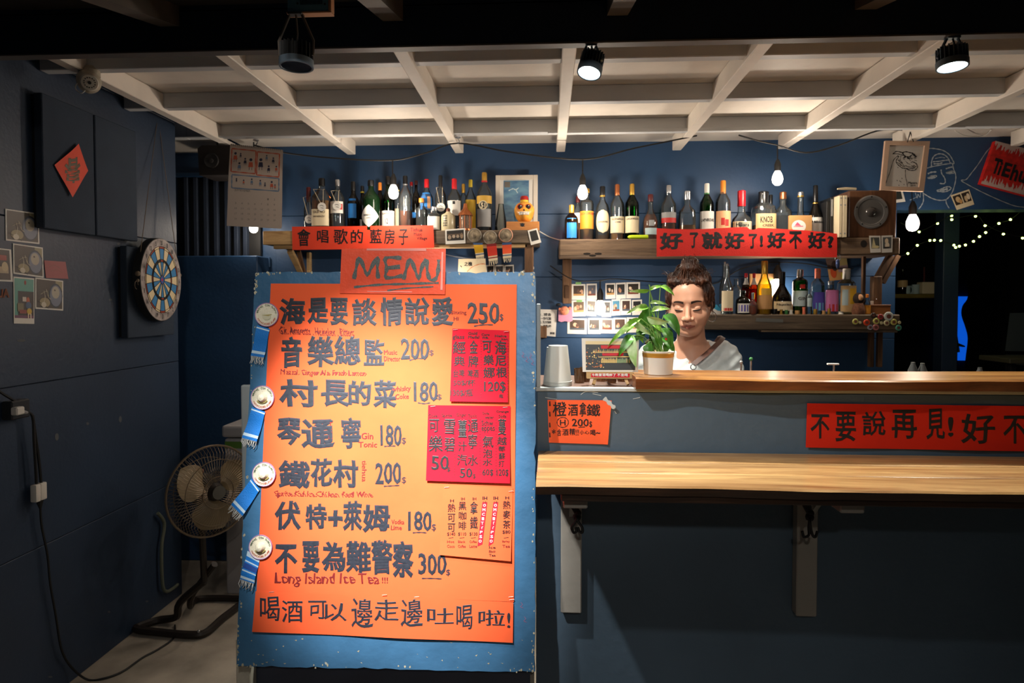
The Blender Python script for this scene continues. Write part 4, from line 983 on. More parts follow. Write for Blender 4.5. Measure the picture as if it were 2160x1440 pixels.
bottle(1608, 23, 404, YM, ZR, 'squat', G_CLEAR, 'broad square bourbon bottle with a kraft label', 'black', .28, L_DARK, .3, ('tan', .16, .52, 1.75), sup=5, group=G2, text=lines('black_label_print', ('KNOB', .2, .16, .78, .52), ('CREEK', .3, .6, .85, .74)))
bottle(1623, 12, 411, YR, ZR, 'std', G_CLEAR, 'black-capped bottle half hidden behind the kraft-label bourbon', 'black', .25, None, 0, None, group=G2)
bottle(1649, 18, 405, YM, ZR, 'decanter', G_CLEAR, 'clear decanter with a wood-knobbed stopper', 'copper', .15, L_WATER, .5, None, group=G2, sup=3)
bottle(1686, 17, 405, YM, ZR, 'wax', G_CLEAR, 'clear bottle with cream neck label and metal stopper behind the kraft card', 'silver', .08, L_WATER, .4, None, group=G2, ring='gold')
bottle(1717, 16, 391, YM, ZR, 'cognac', G_DARK, 'tall black bottle with gold neck ring and white label', 'black', .32, None, 0, ('white', .04, .40, 2.4), group=G2, ring='gold', text=lines('black_label_print', ('Bombarda', .3, .2, .85, .3)))
p = at(1684, 480, YF - .01)
kc = solo('kraft_bag', MB().rbox(at(1660, 640, YF).x, at(1708, 640, YF).x, YF - .02, YF, ZR, at(1684, 455, YF).z, .002), PAPER['kraft'], 'kraft paper card with a round white sticker among the bottles', 'card')
mb = MB(); fk = plane((0, YF - .0206, 0), (0, -1, 0)); disc(mb, 1685, 477, 15, fk, 0, 0, 20, 13); poly(mb, [(1676, 476), (1682, 468), (1690, 476)], fk, .0004, 1); stroke(mb, [(1674, 478), (1694, 477)], 1.4, fk, mi=1)
part('sticker', mb, [PAPER['white'], mat('pink_print', (206, 90, 120), .6)], kc)

# books and binders
for x0, x1, yt, m, lab, sy in ((1741, 1748, 424, 'black', 'thin black book beside the black bottle', 0), (1749, 1755, 416, 'grey', 'dark book with a grey scribbled spine', 0), (1757, 1763, 425, 'white', 'white booklet with a blue foot', 0), (1767, 1774, 412, 'cream', 'cream binder next to the booklet', -.06), (1775, 1784, 412, 'cream', 'cream binder next to the wooden speaker', -.06)):
    a = at(x0, 640, YF + sy).x; b = at(x1, 640, YF + sy).x; zt = at(x0, yt, YF + sy).z
    z0 = ZR
    bk = thing('book', lab, 'book', ((a + b) / 2, YF + .05, z0), 'books beside the wooden speaker')
    part('cover', MB().rbox(a, b, YF + sy, YF + sy + .17, z0 + .0005, zt, .0015), PAPER[m] if m != 'grey' else PAPER['black'], bk)
    if m == 'grey': part('spine_print', MB().box(a + .003, b - .003, YF - .0006, YF, zt - .10, zt - .01), PAPER['grey'], bk)
    if m == 'white': part('spine_print', MB().box(a + .001, b - .001, YF - .0006, YF, z0 + .002, z0 + .035), mat('blue_foot', (60, 100, 170), .5), bk)
    if m == 'cream':
        mb = MB()
        for zz_ in (zt - .014, zt - .05, z0 + .02): mb.lathe([(0, 0), (.004, 0), (.004, .0008), (0, .0008)], ((a + b) / 2, YF + sy - .0002, zz_), 10, Matrix(((1, 0, 0), (0, 0, -1), (0, 1, 0))))
        part('rivet', mb, PAPER['grey'], bk)

# wooden speaker
yf = YS + 0.01
a = at(1787, 640, yf); b = at(1888, 640, yf); zt = at(1837, 401, yf).z
sp = thing('wooden_speaker', 'walnut loudspeaker box with one big round woofer on the shelf end', 'speaker', ((a.x + b.x) / 2, yf + .1, ZR))
part('cabinet', MB().rbox(a.x, b.x, yf, yf + .22, ZR + .0005, zt, .006, 2), wood('walnut_veneer', (120, 82, 56), (78, 50, 34), 'Z', .3, 12, .3), sp)
c = at(1837, 447, yf); M = Matrix(((1, 0, 0), (0, 0, -1), (0, 1, 0))); R_ = (at(1873, 447, yf) - c).length
part('woofer_ring', MB().lathe([(R_ * .8, 0), (R_, 0), (R_, .004), (R_ * .93, .006), (R_ * .82, .004), (R_ * .82, .0004)], c, 36, M), mat('brushed_ring', (150, 148, 146), .35, .6), sp, True)
part('woofer_cone', MB().lathe([(R_ * .84, .002), (R_ * .8, .005), (R_ * .74, .003), (R_ * .70, .0005), (R_ * .3, -.0002 + .0006)], c, 36, M), mat('grey_cone', (104, 102, 100), .35, .3), sp, True)
part('dust_cap', MB().lathe([(R_ * .32, .001), (R_ * .27, .008), (R_ * .15, .013), (0, .015)], c, 24, M), mat('dark_dust_cap', (60, 56, 54), .25), sp, True)
for k in range(5): q = k * 2 * PI / 5 + PI / 2; part('screw', MB().lathe([(0, 0), (.004, 0), (.004, .002), (0, .002)], c + Vector((R_ * .9 * math.cos(q), -.0055, R_ * .9 * math.sin(q))), 8, M), M_BLACK, sp)
mb = MB(); zs = zt + .0015; mb.tube([Vector((at(1772, 400, yf).x, yf + .03, zs + .012)), Vector((at(1790, 395, yf).x, yf + .04, zs + .015)), Vector((at(1815, 394, yf).x, yf + .05, zs + .014))], [.004, .008, .007], 8)
solo('wooden_stick', mb, PAPER['cream'], 'pale blunt stick lying on top of the walnut speaker', 'stick', smooth=True)
mb = MB(); a = at(1324, 498, YS + .012); b = at(1367, 498, YS + .012)
mb.lathe([(.002, 0), (.009, .008), (.011, .02), (.011, (b - a).length - .002), (.009, (b - a).length)], Vector((a.x, a.y, ZR + .0115)), 12, Matrix(((0, 0, 1), (0, 1, 0), (-1, 0, 0))))
solo('marker_pen', mb, mat('lime_plastic', (190, 214, 30), .4), 'lime green marker lying on the shelf edge in front of the malts', 'marker', smooth=True)

# lower shelf row
bottle(1528, 11, 552, YR, ZB, 'slim', G_CLEAR, 'clear bottle with a thin tall pourer close to the bartender', 'silver', .3, L_WATER, .4, None, group=G3, capw=.5)
bottle(1533, 13, 556, YF, ZB, 'slim', G_CLEAR, 'clear bottle with pourer and a cream and red label', 'silver', .28, L_WATER, .4, ('cream', .06, .46, 2.4), group=G3, capw=.6, ovl=[(.2, .84, .85, .98, 'red')])
bottle(1552, 11, 588, YR, ZB, 'squat', G_CLEAR, 'straight greenish glass jar standing behind the pourer bottles', None, .1, None, .4, None, group=G3)
bottle(1573, 9, 576, YM, ZB, 'std', G_AMB, 'slim red liquor bottle with white neck label, nearer the pourer bottles', 'red', .10, L_RED, .62, ('white', .72, .88, 3), group=G3)
bottle(1590, 9, 576, YM, ZB, 'std', G_AMB, 'slim red liquor bottle with white neck label, nearer the yellow bottle', 'red', .10, L_RED, .62, ('white', .72, .88, 3), group=G3)
bottle(1567, 15, 612, YF, ZB, 'round', G_DARK, 'short black bottle with a white framed label', 'black', .1, None, 0, ('white', .06, .45, 2.2), group=G3, ovl=[(.12, .15, .88, .85, 'purple')])
bottle(1588, 10, 617, YF - .02, ZB, 'bulb', G_CLEAR, 'tiny glass carafe with a spout in the front row', 'silver', .3, L_OR, .4, None, group=G3)
bottle(1612, 16, 550, YF, ZB, 'slim', G_YEL, 'tall yellow bottle with gold foil neck and kraft label', 'gold', .25, L_YEL, .56, ('kraft', .0, .36, 2.8), group=G3, capw=1.1, ovl=[(.25, -.35, .75, 0, 'gold')])
bottle(1649, 21, 573, YM, ZB, 'cognac', G_DARK, 'squat dark cognac bottle with a cream label in front of the bulb glow', 'black', .30, None, 0, ('cream', .08, .30, 2.4), group=G3, text=lines('black_label_print', ('Napoleon', .15, .2, .85, .5)))
bottle(1687, 16, 568, YM, ZB, 'shoulder', G_GREEN, 'bright green gin bottle with silver cap and pale label', 'silver', .18, L_WATER, .3, ('pale', .18, .52, 2.8), group=G3, text=lines(INKD, ('GIN', .3, .4, .7, .6)), ovl=[(.38, -.42, .62, -.15, 'red')])
bottle(1724, 13, 566, YM, ZB, 'squat', G_CLEAR, 'clear bottle with coral cap and purple and sky-blue label', 'pink', .22, L_WATER, .4, ('purple', .08, .48, 2.2), sup=3.5, group=G3, ovl=[(0, .58, 1, 1.0, 'skyblue')])
bottle(1706, 7, 609, YF, ZB, 'squat', G_CLEAR, 'small frosted vial beside the green gin bottle', None, .1, L_WATER, .5, ('pale', .3, .8, 1.6), group=G3)
bottle(1752, 14, 592, YM, ZB, 'squat', G_CLEAR, 'clear flat bottle with pink and crimson label', 'silver', .12, L_WATER, .4, ('pink', .08, .72, 2.2), sup=3.5, group=G3, ovl=[(0, .66, 1, 1.0, 'red')])
bottle(1785, 17, 566, YM, ZB, 'squat', G_CLEAR, 'tall square bottle with cream neck and yellow label', 'white', .24, L_GOLD, .2, ('tan', .05, .62, 2.1), sup=4, group=G3, ovl=[(.5, .1, .95, .7, 'yellow'), (.1, .15, .4, .75, 'pale')])
bottle(1829, 7, 620, YF, ZB, 'slim', G_CLEAR, 'tiny orange-capped bottle of orange syrup', 'orange', .18, L_OR, .4, ('orange', .02, .45, 2.6), group=G3)
# small clutter
solo('cork_board', MB().rbox(at(1580, 640, YB - .02).x, at(1641, 640, YB - .02).x, YB - .03, YB - .015, ZB, at(1600, 577, YB - .02).z, .002), PAPER['kraft'], 'plain kraft board leaning on the wall behind the yellow bottle', 'board')
mb = MB(); a = at(1500, 660, YF).x; b = at(1530, 660, YF).x
mb.prism([(1498, 663), (1530, 663), (1530, 652), (1524, 640), (1516, 642), (1519, 650), (1512, 642), (1505, 644)], YF, YF + .03, lambda x, y, t: at(x, y, t))
tw = solo('toy_wedge', mb, mat('sky_blue_plastic', (60, 160, 200), .4), 'small blue and white wedge-shaped toy beside the ear of the bartender', 'toy')
mb = MB(); poly(mb, [(1497, 663), (1530, 663), (1530, 657), (1514, 655), (1502, 648), (1497, 652)], plane((0, YF - .001, 0), (0, -1, 0))); part('pale_side', mb, PAPER['white'], tw)
cap_l = ('dark lidded pot', 'cork-coloured stub', 'pale green stub', 'white square lid', 'cork stopper', 'orange stopper', 'brass cap', 'cork stub', 'brass cap', 'white cap')
for i, (x, w_, h_, m, where) in enumerate(((1634, 11, 11, 'black', 'at the foot of the yellow bottle'), (1648, 7, 10, 'gold', 'in front of the cognac label'), (1659, 7, 9, 'green', 'in front of the cognac bottle'), (1669, 8, 9, 'white', 'between cognac and green gin'), (1682, 10, 8, 'cork', 'below the green gin'),
                                        (1696, 7, 15, 'pink', 'beside the frosted vial'), (1720, 8, 11, 'gold', 'under the purple label'), (1738, 8, 8, 'cork', 'between purple and pink labels'), (1749, 7, 12, 'gold', 'under the pink label'), (1774, 11, 6, 'white', 'under the yellow label'))):
    c = at(x, 640, YS + .02); c.z = ZB + .0005; R_ = (at(x + w_ / 2, 640, YS + .02) - at(x, 640, YS + .02)).length; h = h_ * 3.52 / F
    solo('bottle_stopper', MB().lathe([(R_ * .95, 0), (R_, .002), (R_ * (.8 if i % 2 else 1), h * .6), (R_, h)], c, 14), CAPM[m], cap_l[i] + ' on the lower shelf edge ' + where, 'stopper', c, 'stoppers along the lower shelf edge', True)
fc = plane((0, YS - .0002, 0), (0, -1, 0)); M = Matrix(((1, 0, 0), (0, 0, -1), (0, 1, 0)))
capcols = dict(yellow=(208, 204, 110), orange=(226, 74, 36), grey=(150, 152, 168), pinkred=(190, 120, 120), white=(214, 220, 214), cream=(214, 204, 160), teal=(90, 170, 150), red=(190, 60, 66), dark=(60, 48, 40))
for i, (x, y, r, m, e) in enumerate(((1804, 678, 6.5, 'yellow', 'yellow bottle cap farthest from the shelf end'), (1828, 680, 7, 'orange', 'orange-red bottle cap'), (1848, 677, 7, 'yellow', 'yellow bottle cap between orange and white ones'), (1835, 690, 6, 'grey', 'grey bottle cap'), (1847, 690, 7, 'pinkred', 'bottle cap with dark red centre'),
                                  (1874, 667, 10, 'white', 'large white cap'), (1870, 681, 6.5, 'cream', 'cream bottle cap under the large white one'), (1885, 679, 7, 'yellow', 'yellow bottle cap near the very shelf end'), (1895, 691, 6.5, 'teal', 'teal bottle cap'), (1857, 668, 6, 'red', 'red bottle cap beside the large white one'),
                                  (1842, 665, 6, 'dark', 'dark bottle cap on the top edge'), (1859, 681, 3.5, 'cream', 'tiny brass disc between two yellow caps'), (1814, 680, 3, 'cream', 'tiny pale disc by the first yellow cap'), (1897, 680, 3.5, 'cream', 'tiny brass disc at the very shelf end'))):
    c = fc(x, y); R_ = (fc(x + r, y) - c).length
    o = thing('cap_magnet', e + ' stuck on the lower shelf front', 'bottle cap', c, 'bottle caps on the lower shelf front')
    part('cap_disc', MB().lathe([(R_, 0), (R_, .002), (R_ * .85, .0045), (0, .0045)], c, 16, M), mat(m + '_bottle_cap', capcols[m], .4), o, True)
    if r > 5: part('cap_mark', MB().lathe([(R_ * .35, .0046), (R_ * .5, .005), (R_ * .3, .005)], c, 10, M), mat('cap_mark_ink', (120, 70, 60) if m != 'pinkred' else (0, 0, 0), .5), o)
c = at(1811, 640, YF); c.z = ZB
o = thing('figurine', 'small dark hairy figurine with a pale face beside the orange syrup bottle', 'figurine', c)
part('figurine_body', MB().lathe([(.03, 0), (.034, .02), (.026, .05), (.02, .06)], c, 12), mat('brown_cloth', (110, 70, 48), .9, var=.3, vscale=80), o, True)
part('figurine_head', MB().ball(c + Vector((0, 0, .085)), (.028, .028, .032), 12, 8), mat('dark_fur', (46, 34, 26), .95, var=.4, vscale=100), o, True)
part('figurine_face', MB().ball(c + Vector((.0, -.02, .09)), (.014, .012, .018), 10, 6), PAPER['peach'], o, True)
c = at(1858, 640, YS + .06)
o = thing('wooden_box', 'small tilted wooden box on the lower shelf end', 'box', (c.x, c.y, ZB))
a, b = at(1836, 640, YS + .03).x, at(1879, 640, YS + .03).x
part('box_body', MB().rbox(a, b, YS + .03, YS + .13, ZB + .0005, ZB + .046, .002), wood('orange_box_wood', (176, 112, 60), (120, 72, 36), 'X', .5, 10), o)
part('box_lid', MB().rbox(a - .002, b + .001, YS + .027, YS + .132, ZB + .0465, ZB + .052, .001), wood('orange_box_wood', (0, 0, 0), (0, 0, 0)), o)
solo('paper_scrap', MB().rbox(at(1836, 640, YS + .06).x, at(1849, 640, YS + .06).x, YS + .06, YS + .062, ZB + .053, ZB + .072, .001), PAPER['white'], 'crumpled white paper scrap on the wooden box', 'paper')
o = solo('headphones', MB().tube([at(1848 + 12 * math.cos(a), 652 + 0 * a, YS + .09) + Vector((0, 0, .03 * math.sin(a) + .012)) for a in [k * PI / 8 for k in range(9)]], .003, 6), M_BLACK, 'thin black wire hoop lying on the wooden box', 'hoop', smooth=True)
mb = MB(); mb.tube([at(1854, 572, YS + .16), at(1848, 632, YS + .06)], .0035, 6); solo('metal_rod', mb, CAPM['silver'], 'thin steel rod leaning by the shelf post', 'rod')

# paper collage on the wall, silver bit hanging over it
def wallcard(name, corners, Y, prints, label, cat, group=None, border=None, base='white', thick=.0008, th=None):
    f = plane((0, Y, 0), (0, -1, 0)); t = thing(name, label, cat, f(sum(c[0] for c in corners) / 4, max(c[1] for c in corners)), group)
    mb = MB(); mb.prism(corners, 0.0, -thick, lambda x, y, s_: f(x, y, -s_)); part('card', mb, PAPER[base] if isinstance(base, str) else base, t)
    if prints:
        mb = MB(); ms = []
        def bil(u, v): return tuple((corners[0][i] * (1 - u) + corners[1][i] * u) * (1 - v) + (corners[3][i] * (1 - u) + corners[2][i] * u) * v for i in (0, 1))
        for k, (shape, col, a, b, c_, d) in enumerate(prints):
            key = 'print_%d_%d_%d' % col
            m = mat(key, col, .5)
            if m not in ms: ms.append(m)
            e = thick + .0003 + .00012 * k
            if shape == 'r': pts = [(a, b), (c_, b), (c_, d), (a, d)]
            elif shape == 'o': pts = [((a + c_) / 2 + (c_ - a) / 2 * math.cos(q), (b + d) / 2 + (d - b) / 2 * math.sin(q)) for q in [i * PI / 6 for i in range(12)]]
            elif shape == 't': pts = [((a + c_) / 2, b), (c_, d), (a, d)]
            poly(mb, [bil(u, v) for u, v in pts], f, e, ms.index(m))
        part('photo_print', mb, ms, t)
    return t
rc = random.Random(5)
def party(dark=True, seed=0, cl=None):
    r = random.Random(seed); bg = cl or (44, 34, 30)
    pr = [('r', bg, .12, .10, .88, .74)]
    for i in range(5):
        x = r.uniform(.14, .62); y = r.uniform(.26, .5); s_ = r.uniform(.1, .24)
        pr.append(('o', r.choice([(214, 176, 146), (196, 150, 120), (226, 206, 180), (170, 120, 90), (90, 60, 46)]), x, y, min(.87, x + s_), min(.73, y + s_ * 1.2)))
    pr.append(('r', r.choice([(186, 140, 80), (120, 60, 40), (70, 80, 90)]), .12, .62, .88, .74))
    return pr
pol = [(1206, 599, 1235, 632), (1237, 598, 1259, 632), (1277, 597, 1298, 630), (1299, 596, 1320, 630), (1321, 595, 1350, 629), (1206, 633, 1235, 667), (1237, 632, 1258, 666), (1269, 634, 1289, 668), (1290, 631, 1309, 665), (1310, 631, 1331, 664), (1333, 632, 1354, 664),
       (1197, 671, 1238, 704), (1240, 671, 1267, 704), (1267, 671, 1294, 703), (1294, 670, 1321, 703), (1322, 669, 1360, 701)]
desc = ['with green tape heading the wall group top row', 'with a pale sky, second of the top row', 'of people above a yellow table, third of the top row', 'of a white figure, fourth of the top row', 'wide one with a golden dish, end of the top row', 'with green tape heading the wall group middle row', 'washed out by the bulb, middle row', 'under a pink slip, middle row',
        'with blue sky, middle row', 'of a round face, middle row', 'dark one ending the middle row', 'wide one with a red stripe, first of the bottom row', 'of a pale face, second of the bottom row', 'of a seated figure, centre of the bottom row', 'half hidden by leaves, bottom row', 'wide one ending the bottom row']
bgs = [(60, 42, 30), (90, 90, 100), (24, 22, 24), (30, 28, 30), (40, 30, 20), (90, 70, 50), (120, 110, 100), (90, 90, 90), (70, 130, 160), (60, 40, 34), (24, 22, 24), (70, 50, 36), (50, 40, 34), (100, 86, 84), (80, 60, 50), (50, 40, 34)]
for i, (a, b, c_, d) in enumerate(pol):
    j = rc.uniform(-.6, .6)
    wallcard('instant_photo', [(a, b + j), (c_, b - j), (c_ + j * .5, d - j), (a + j * .5, d + j)], YB - .0015, party(True, i, bgs[i]), 'instant photo ' + desc[i], 'photo', 'instant photos around the wall bulb')
for i, (x, y) in enumerate(((1220, 598), (1222, 635))):
    solo('tape_strip', MB().prism([(x - 6, y - 3), (x + 6, y - 3), (x + 6, y + 2), (x - 6, y + 2)], 0, 1, lambda a, b, t: at(a, b, YB - .003 - .0005 * t)), mat('green_washi_tape', (120, 170, 100), .5), 'green tape strip holding the %s photo of the group' % ('top-row', 'middle-row')[i], 'tape', group='green tape strips')
t = wallcard('handwritten_note', [(1136, 652), (1175, 653), (1172, 710), (1134, 706)], YB - .0015, None, 'white handwritten note pinned beside the board edge', 'note')
mb = MB(); fn = plane((0, YB - .003, 0), (0, -1, 0))
for i, s in enumerate(('1. 現金', '一份付款', '2. 先付後飲', '3. 請點杯')): put(mb, s, 1140, 660 + 8.2 * i, 1163, 666.5 + 8.2 * i, fn, .02)
put(mb, '謝', 1145, 699, 1149, 704, fn, .02); put(mb, '謝謝', 1160, 700, 1170, 705, fn, .02)
part('pen_writing', mb, M_INKB, t)
c = at(1191, 655, YB - .02)
o = thing('doll_pouch', 'pink pouch with a small orange doll face hanging by the photos', 'pouch', (c.x, YB - .02, at(1191, 679, YB - .02).z))
fp = plane((0, YB - .02, 0), (0, -1, 0))
mb = MB(); mb.prism([(1178, 652), (1207, 648), (1208, 676), (1202, 679), (1192, 677), (1184, 679), (1178, 677)], 0, .014, lambda x, y, s_: fp(x, y, s_ - .014)); part('pouch', mb, mat('pink_cloth', (206, 140, 168), .85), o)
mb = MB(); mb.ball(at(1191, 655, YB - .036), (.026, .012, .026), 14, 10).ball(at(1181, 652, YB - .034), (.008, .006, .01), 8, 6).ball(at(1202, 650, YB - .034), (.008, .006, .01), 8, 6); part('doll_face', mb, mat('doll_orange', (222, 132, 100), .7), o, True)
mb = MB()
for x, y in ((1187, 654), (1195, 653)): mb.ball(at(x, y, YB - .048), .0022, 6, 5)
mb.ball(at(1191, 660, YB - .048), (.004, .002, .0015), 6, 5); part('doll_eyes', mb, M_BLACK, o)
part('bow', MB().ball(at(1178, 642, YB - .03), (.014, .006, .008), 8, 6), M_BLACK, o, True)
t = wallcard('note_card', [(967, 546), (1024, 545), (1026, 578), (966, 578)], YB - .06, None, 'cream drawing card standing behind the menu board top', 'card', base='cream')
mb = MB(); fn = plane((0, YB - .062, 0), (0, -1, 0)); put(mb, '之樵', 979, 552, 996, 561, fn, .02); stroke(mb, [(985, 573), (996, 563), (1012, 557), (1024, 557)], 1.4, fn, mi=1); stroke(mb, [(971, 560), (974, 563)], 1.4, fn)
part('drawing', mb, [M_INKB, mat('orange_crayon', (214, 130, 80), .7)], t)
for i, (a, b) in enumerate(((1025, 1043), (1044, 1063), (1064, 1084))):
    wallcard('instant_photo', [(a, 559), (b, 558), (b, 588), (a, 589)], YB - .0015, party(True, 40 + i, (30, 26, 24)), ('first', 'second', 'last')[i] + ' of three instant photos just above the menu board edge', 'photo', 'three instant photos behind the menu board')
wallcard('photo_collage', [(1742, 545), (1785, 538), (1792, 589), (1750, 592)], YB - .003, [('r', (110, 92, 88), .0, .0, .5, .5), ('r', (176, 160, 110), .52, .02, 1, .45), ('o', (196, 80, 40), .1, .4, .4, .9), ('r', (206, 190, 80), .6, .7, .95, .95), ('r', (150, 130, 140), .5, .4, .98, .66), ('o', (60, 46, 44), .2, .15, .5, .6)],
         'tilted paper collage pinned on the wall over the yellow-label bottle', 'collage', base='kraft')
o = thing('bottle_opener', 'silver and blue opener dangling from the red cloth banner', 'opener', at(1767, 566, YS + .0))
part('opener_blade', MB().ball(at(1767, 556, YS - .002), (.011, .004, .026), 10, 8), mat('blue_steel', (130, 150, 210), .2, .8), o, True)
part('opener_ring', MB().tube([at(1767 + 6 * math.cos(a), 543 + 8 * math.sin(a), YS - .002) for a in [k * PI / 5 for k in range(10)]], .002, 6, closed=True), CAPM['silver'], o, True)

# cards and badges along the shelf front of the first shelf
wallcard('instant_photo', [(939, 484), (981, 481), (982, 513), (940, 515)], YS - .002, [('r', (34, 28, 24), .07, .1, .93, .78), ('o', (150, 130, 110), .12, .4, .3, .7), ('o', (170, 150, 130), .34, .38, .5, .62), ('o', (160, 140, 120), .54, .4, .7, .62), ('o', (150, 126, 100), .74, .3, .9, .68), ('r', (96, 76, 56), .1, .34, .9, .4)],
         'instant photo of a band on the shelf front below the stoneware jug', 'photo', 'instant photos on shelf fronts')
wallcard('instant_photo', [(1113, 486), (1133, 481), (1142, 511), (1120, 517)], YS - .002, [('r', (30, 28, 26), .14, .1, .86, .78)], 'tilted dark instant photo on the shelf end by the little wooden box', 'photo', 'instant photos on shelf fronts')
wallcard('instant_photo', [(1833, 497), (1857, 497), (1858, 532), (1836, 533)], YS - .002, [('r', (80, 82, 78), .12, .1, .88, .76), ('t', (206, 194, 150), .14, .12, .6, .74), ('o', (216, 200, 150), .3, .58, .86, .75)], 'instant photo under the walnut speaker, nearer the round knot', 'photo', 'instant photos on shelf fronts')
wallcard('instant_photo', [(1859, 497), (1883, 496), (1882, 532), (1860, 533)], YS - .002, [('r', (90, 92, 92), .12, .1, .88, .76), ('o', (226, 206, 176), .3, .16, .62, .5), ('o', (230, 214, 190), .3, .4, .72, .76), ('r', (46, 40, 40), .2, .66, .7, .76)], 'instant photo under the walnut speaker, nearer the shelf end', 'photo', 'instant photos on shelf fronts')
for i, (cx, cy, rx, ry, rib, cols_, lab) in enumerate(((1001, 496, 15, 15, [(998, 512), (1018, 512), (1021, 540), (1004, 543)], ('yellow', (224, 170, 20)), 'clear-rimmed straw hat badge with a yellow ribbon on the shelf front'), (1034, 501, 15, 15, [(1026, 515), (1047, 513), (1050, 548), (1031, 551)], ('scarlet', (220, 56, 36)), 'straw hat badge with a scarlet ribbon in the middle of three on the shelf front'),
                                                 (1067, 496, 15, 14, [(1059, 512), (1079, 511), (1079, 543), (1061, 545)], ('coral', (236, 88, 44)), 'pink-rimmed straw hat badge with a coral ribbon on the shelf front'))):
    f = plane((0, YS - .002, 0), (0, -1, 0)); C_ = f(cx, cy); R_ = (f(cx + rx, cy) - C_).length
    o = thing('hat_badge', lab, 'badge', C_, 'badges on the shelf front')
    part('rim', MB().lathe([(0, 0), (R_ * .96, 0), (R_, .003), (R_ * .9, .005), (R_ * .9, .001)], C_, 24, M), mat('smoky_rim', (150, 142, 130), .4) if i < 2 else mat('peach_rim', (222, 160, 130), .4), o, True)
    part('brim', MB().lathe([(R_ * .92, .003), (R_ * .6, .004), (R_ * .4, .006), (R_ * .3, .018), (R_ * .1, .022), (0, .022)], C_, 24, M), mat('dusky_straw', (140, 126, 104), .7, var=.3, vscale=60), o, True)
    mb = MB(); q = rib; g = plane((0, YS - .006, 0), (0, -1, 0))
    mb.grid(lambda u, v: g((q[0][0] * (1 - u) + q[1][0] * u) * (1 - v) + (q[3][0] * (1 - u) + q[2][0] * u) * v, (q[0][1] * (1 - u) + q[1][1] * u) * (1 - v) + (q[3][1] * (1 - u) + q[2][1] * u) * v, .002 * math.sin(v * 6 + i)), 4, 14)
    for fi in range(len(mb.f)):
        v = (fi // 4 + .5) / 14
        if v < .12 or .78 < v < .86: mb.m[fi] = 1
        if v > .88 or .7 < v < .76: mb.m[fi] = 2
    part('ribbon', mb, [mat(cols_[0] + '_ribbon', cols_[1], .7), mat('navy_ribbon_stripe', (50, 84, 130), .7) if i != 1 else mat('dark_red_stripe', (130, 20, 20), .7), PAPER['cream']], o, True)
    mb = MB()
    for k in range(8):
        u = (k + .5) / 8; x = q[3][0] * (1 - u) + q[2][0] * u; y = q[3][1] * (1 - u) + q[2][1] * u; mb.tube([g(x, y), g(x + RND.uniform(-1, 2), y + RND.uniform(5, 10))], .0011, 4)
    part('fringe', mb, PAPER['cream'], o)

# white picture frame with blue picture, box and painted skull
a, b = at(1046, 640, 3.70), at(1134, 640, 3.70); zt = at(1090, 370, 3.70).z
o = thing('picture_frame', 'white frame with a hazy blue picture standing on the shelf behind the skull', 'picture', ((a.x + b.x) / 2, 3.70, ZL))
W_ = b.x - a.x; Hh = zt - ZL
fw_ = .026
mb = MB()
for (xa, xb, za, zb) in ((a.x, a.x + fw_, ZL + .001, zt), (b.x - fw_, b.x, ZL + .001, zt), (a.x + fw_, b.x - fw_, zt - fw_, zt), (a.x + fw_, b.x - fw_, ZL + .001, ZL + .03)): mb.rbox(xa, xb, 3.685, 3.70, za, zb, .002)
part('frame', mb, mat('white_frame_wood', (206, 196, 182), .5), o)
part('mat_board', MB().box(a.x + .02, b.x - .02, 3.6925, 3.699, ZL + .02, zt - .02), PAPER['white'], o)
pic = mat('hazy_blue_picture', (54, 96, 136), .3, var=.0, rgb2=(96, 140, 164), vscale=14, stretch=(1, 1, 2.5)); part('picture', MB().box(a.x + .046, b.x - .05, 3.690, 3.6925, ZL + .03, zt - .03), pic, o)
mb = MB(); f = plane((0, 3.6895, 0), (0, -1, 0)); stroke(mb, [(1073, 402), (1082, 398), (1088, 400), (1094, 396)], 2.4, f); stroke(mb, [(1088, 400), (1092, 407)], 2, f); poly(mb, [(1064, 383), (1076, 383), (1076, 395), (1064, 395)], f, 0, 1); part('picture_detail', mb, [PAPER['pale'], mat('taupe_spot', (110, 104, 96), .5)], o)
a, b = at(1068, 640, YF - .02), at(1138, 640, YF - .02)
zx = at(1100, 467, YF - .02).z
o = thing('small_wood_box', 'orange-brown wooden box with a black emblem under the skull', 'box', ((a.x + b.x) / 2, YF, ZL))
part('box_body', MB().rbox(a.x, b.x - .002, YF - .02, YF + .08, ZL + .0005, zx, .002), wood('honey_box_wood', (206, 140, 66), (170, 104, 44), 'X', .45, 8), o)
mb = MB(); f = plane((0, YF - .0205, 0), (0, -1, 0)); disc(mb, 1102, 474, 4, f); stroke(mb, [(1097, 471), (1102, 476), (1107, 471)], 1.6, f); stroke(mb, [(1097, 476), (1107, 477)], 1.2, f); part('emblem_print', mb, M_INKB, o)
c = at(1106, 442, YF + .03); SK = c
k_ = 3.57 / F
o = thing('painted_skull', 'orange painted skull with black eye sockets and white teeth wearing a red cap', 'skull', (c.x, c.y, zx + .0005))
sk = MB(); bm = bmesh.new(); bmesh.ops.create_uvsphere(bm, u_segments=28, v_segments=20, radius=1)
hz = (c.z - zx - .0005)
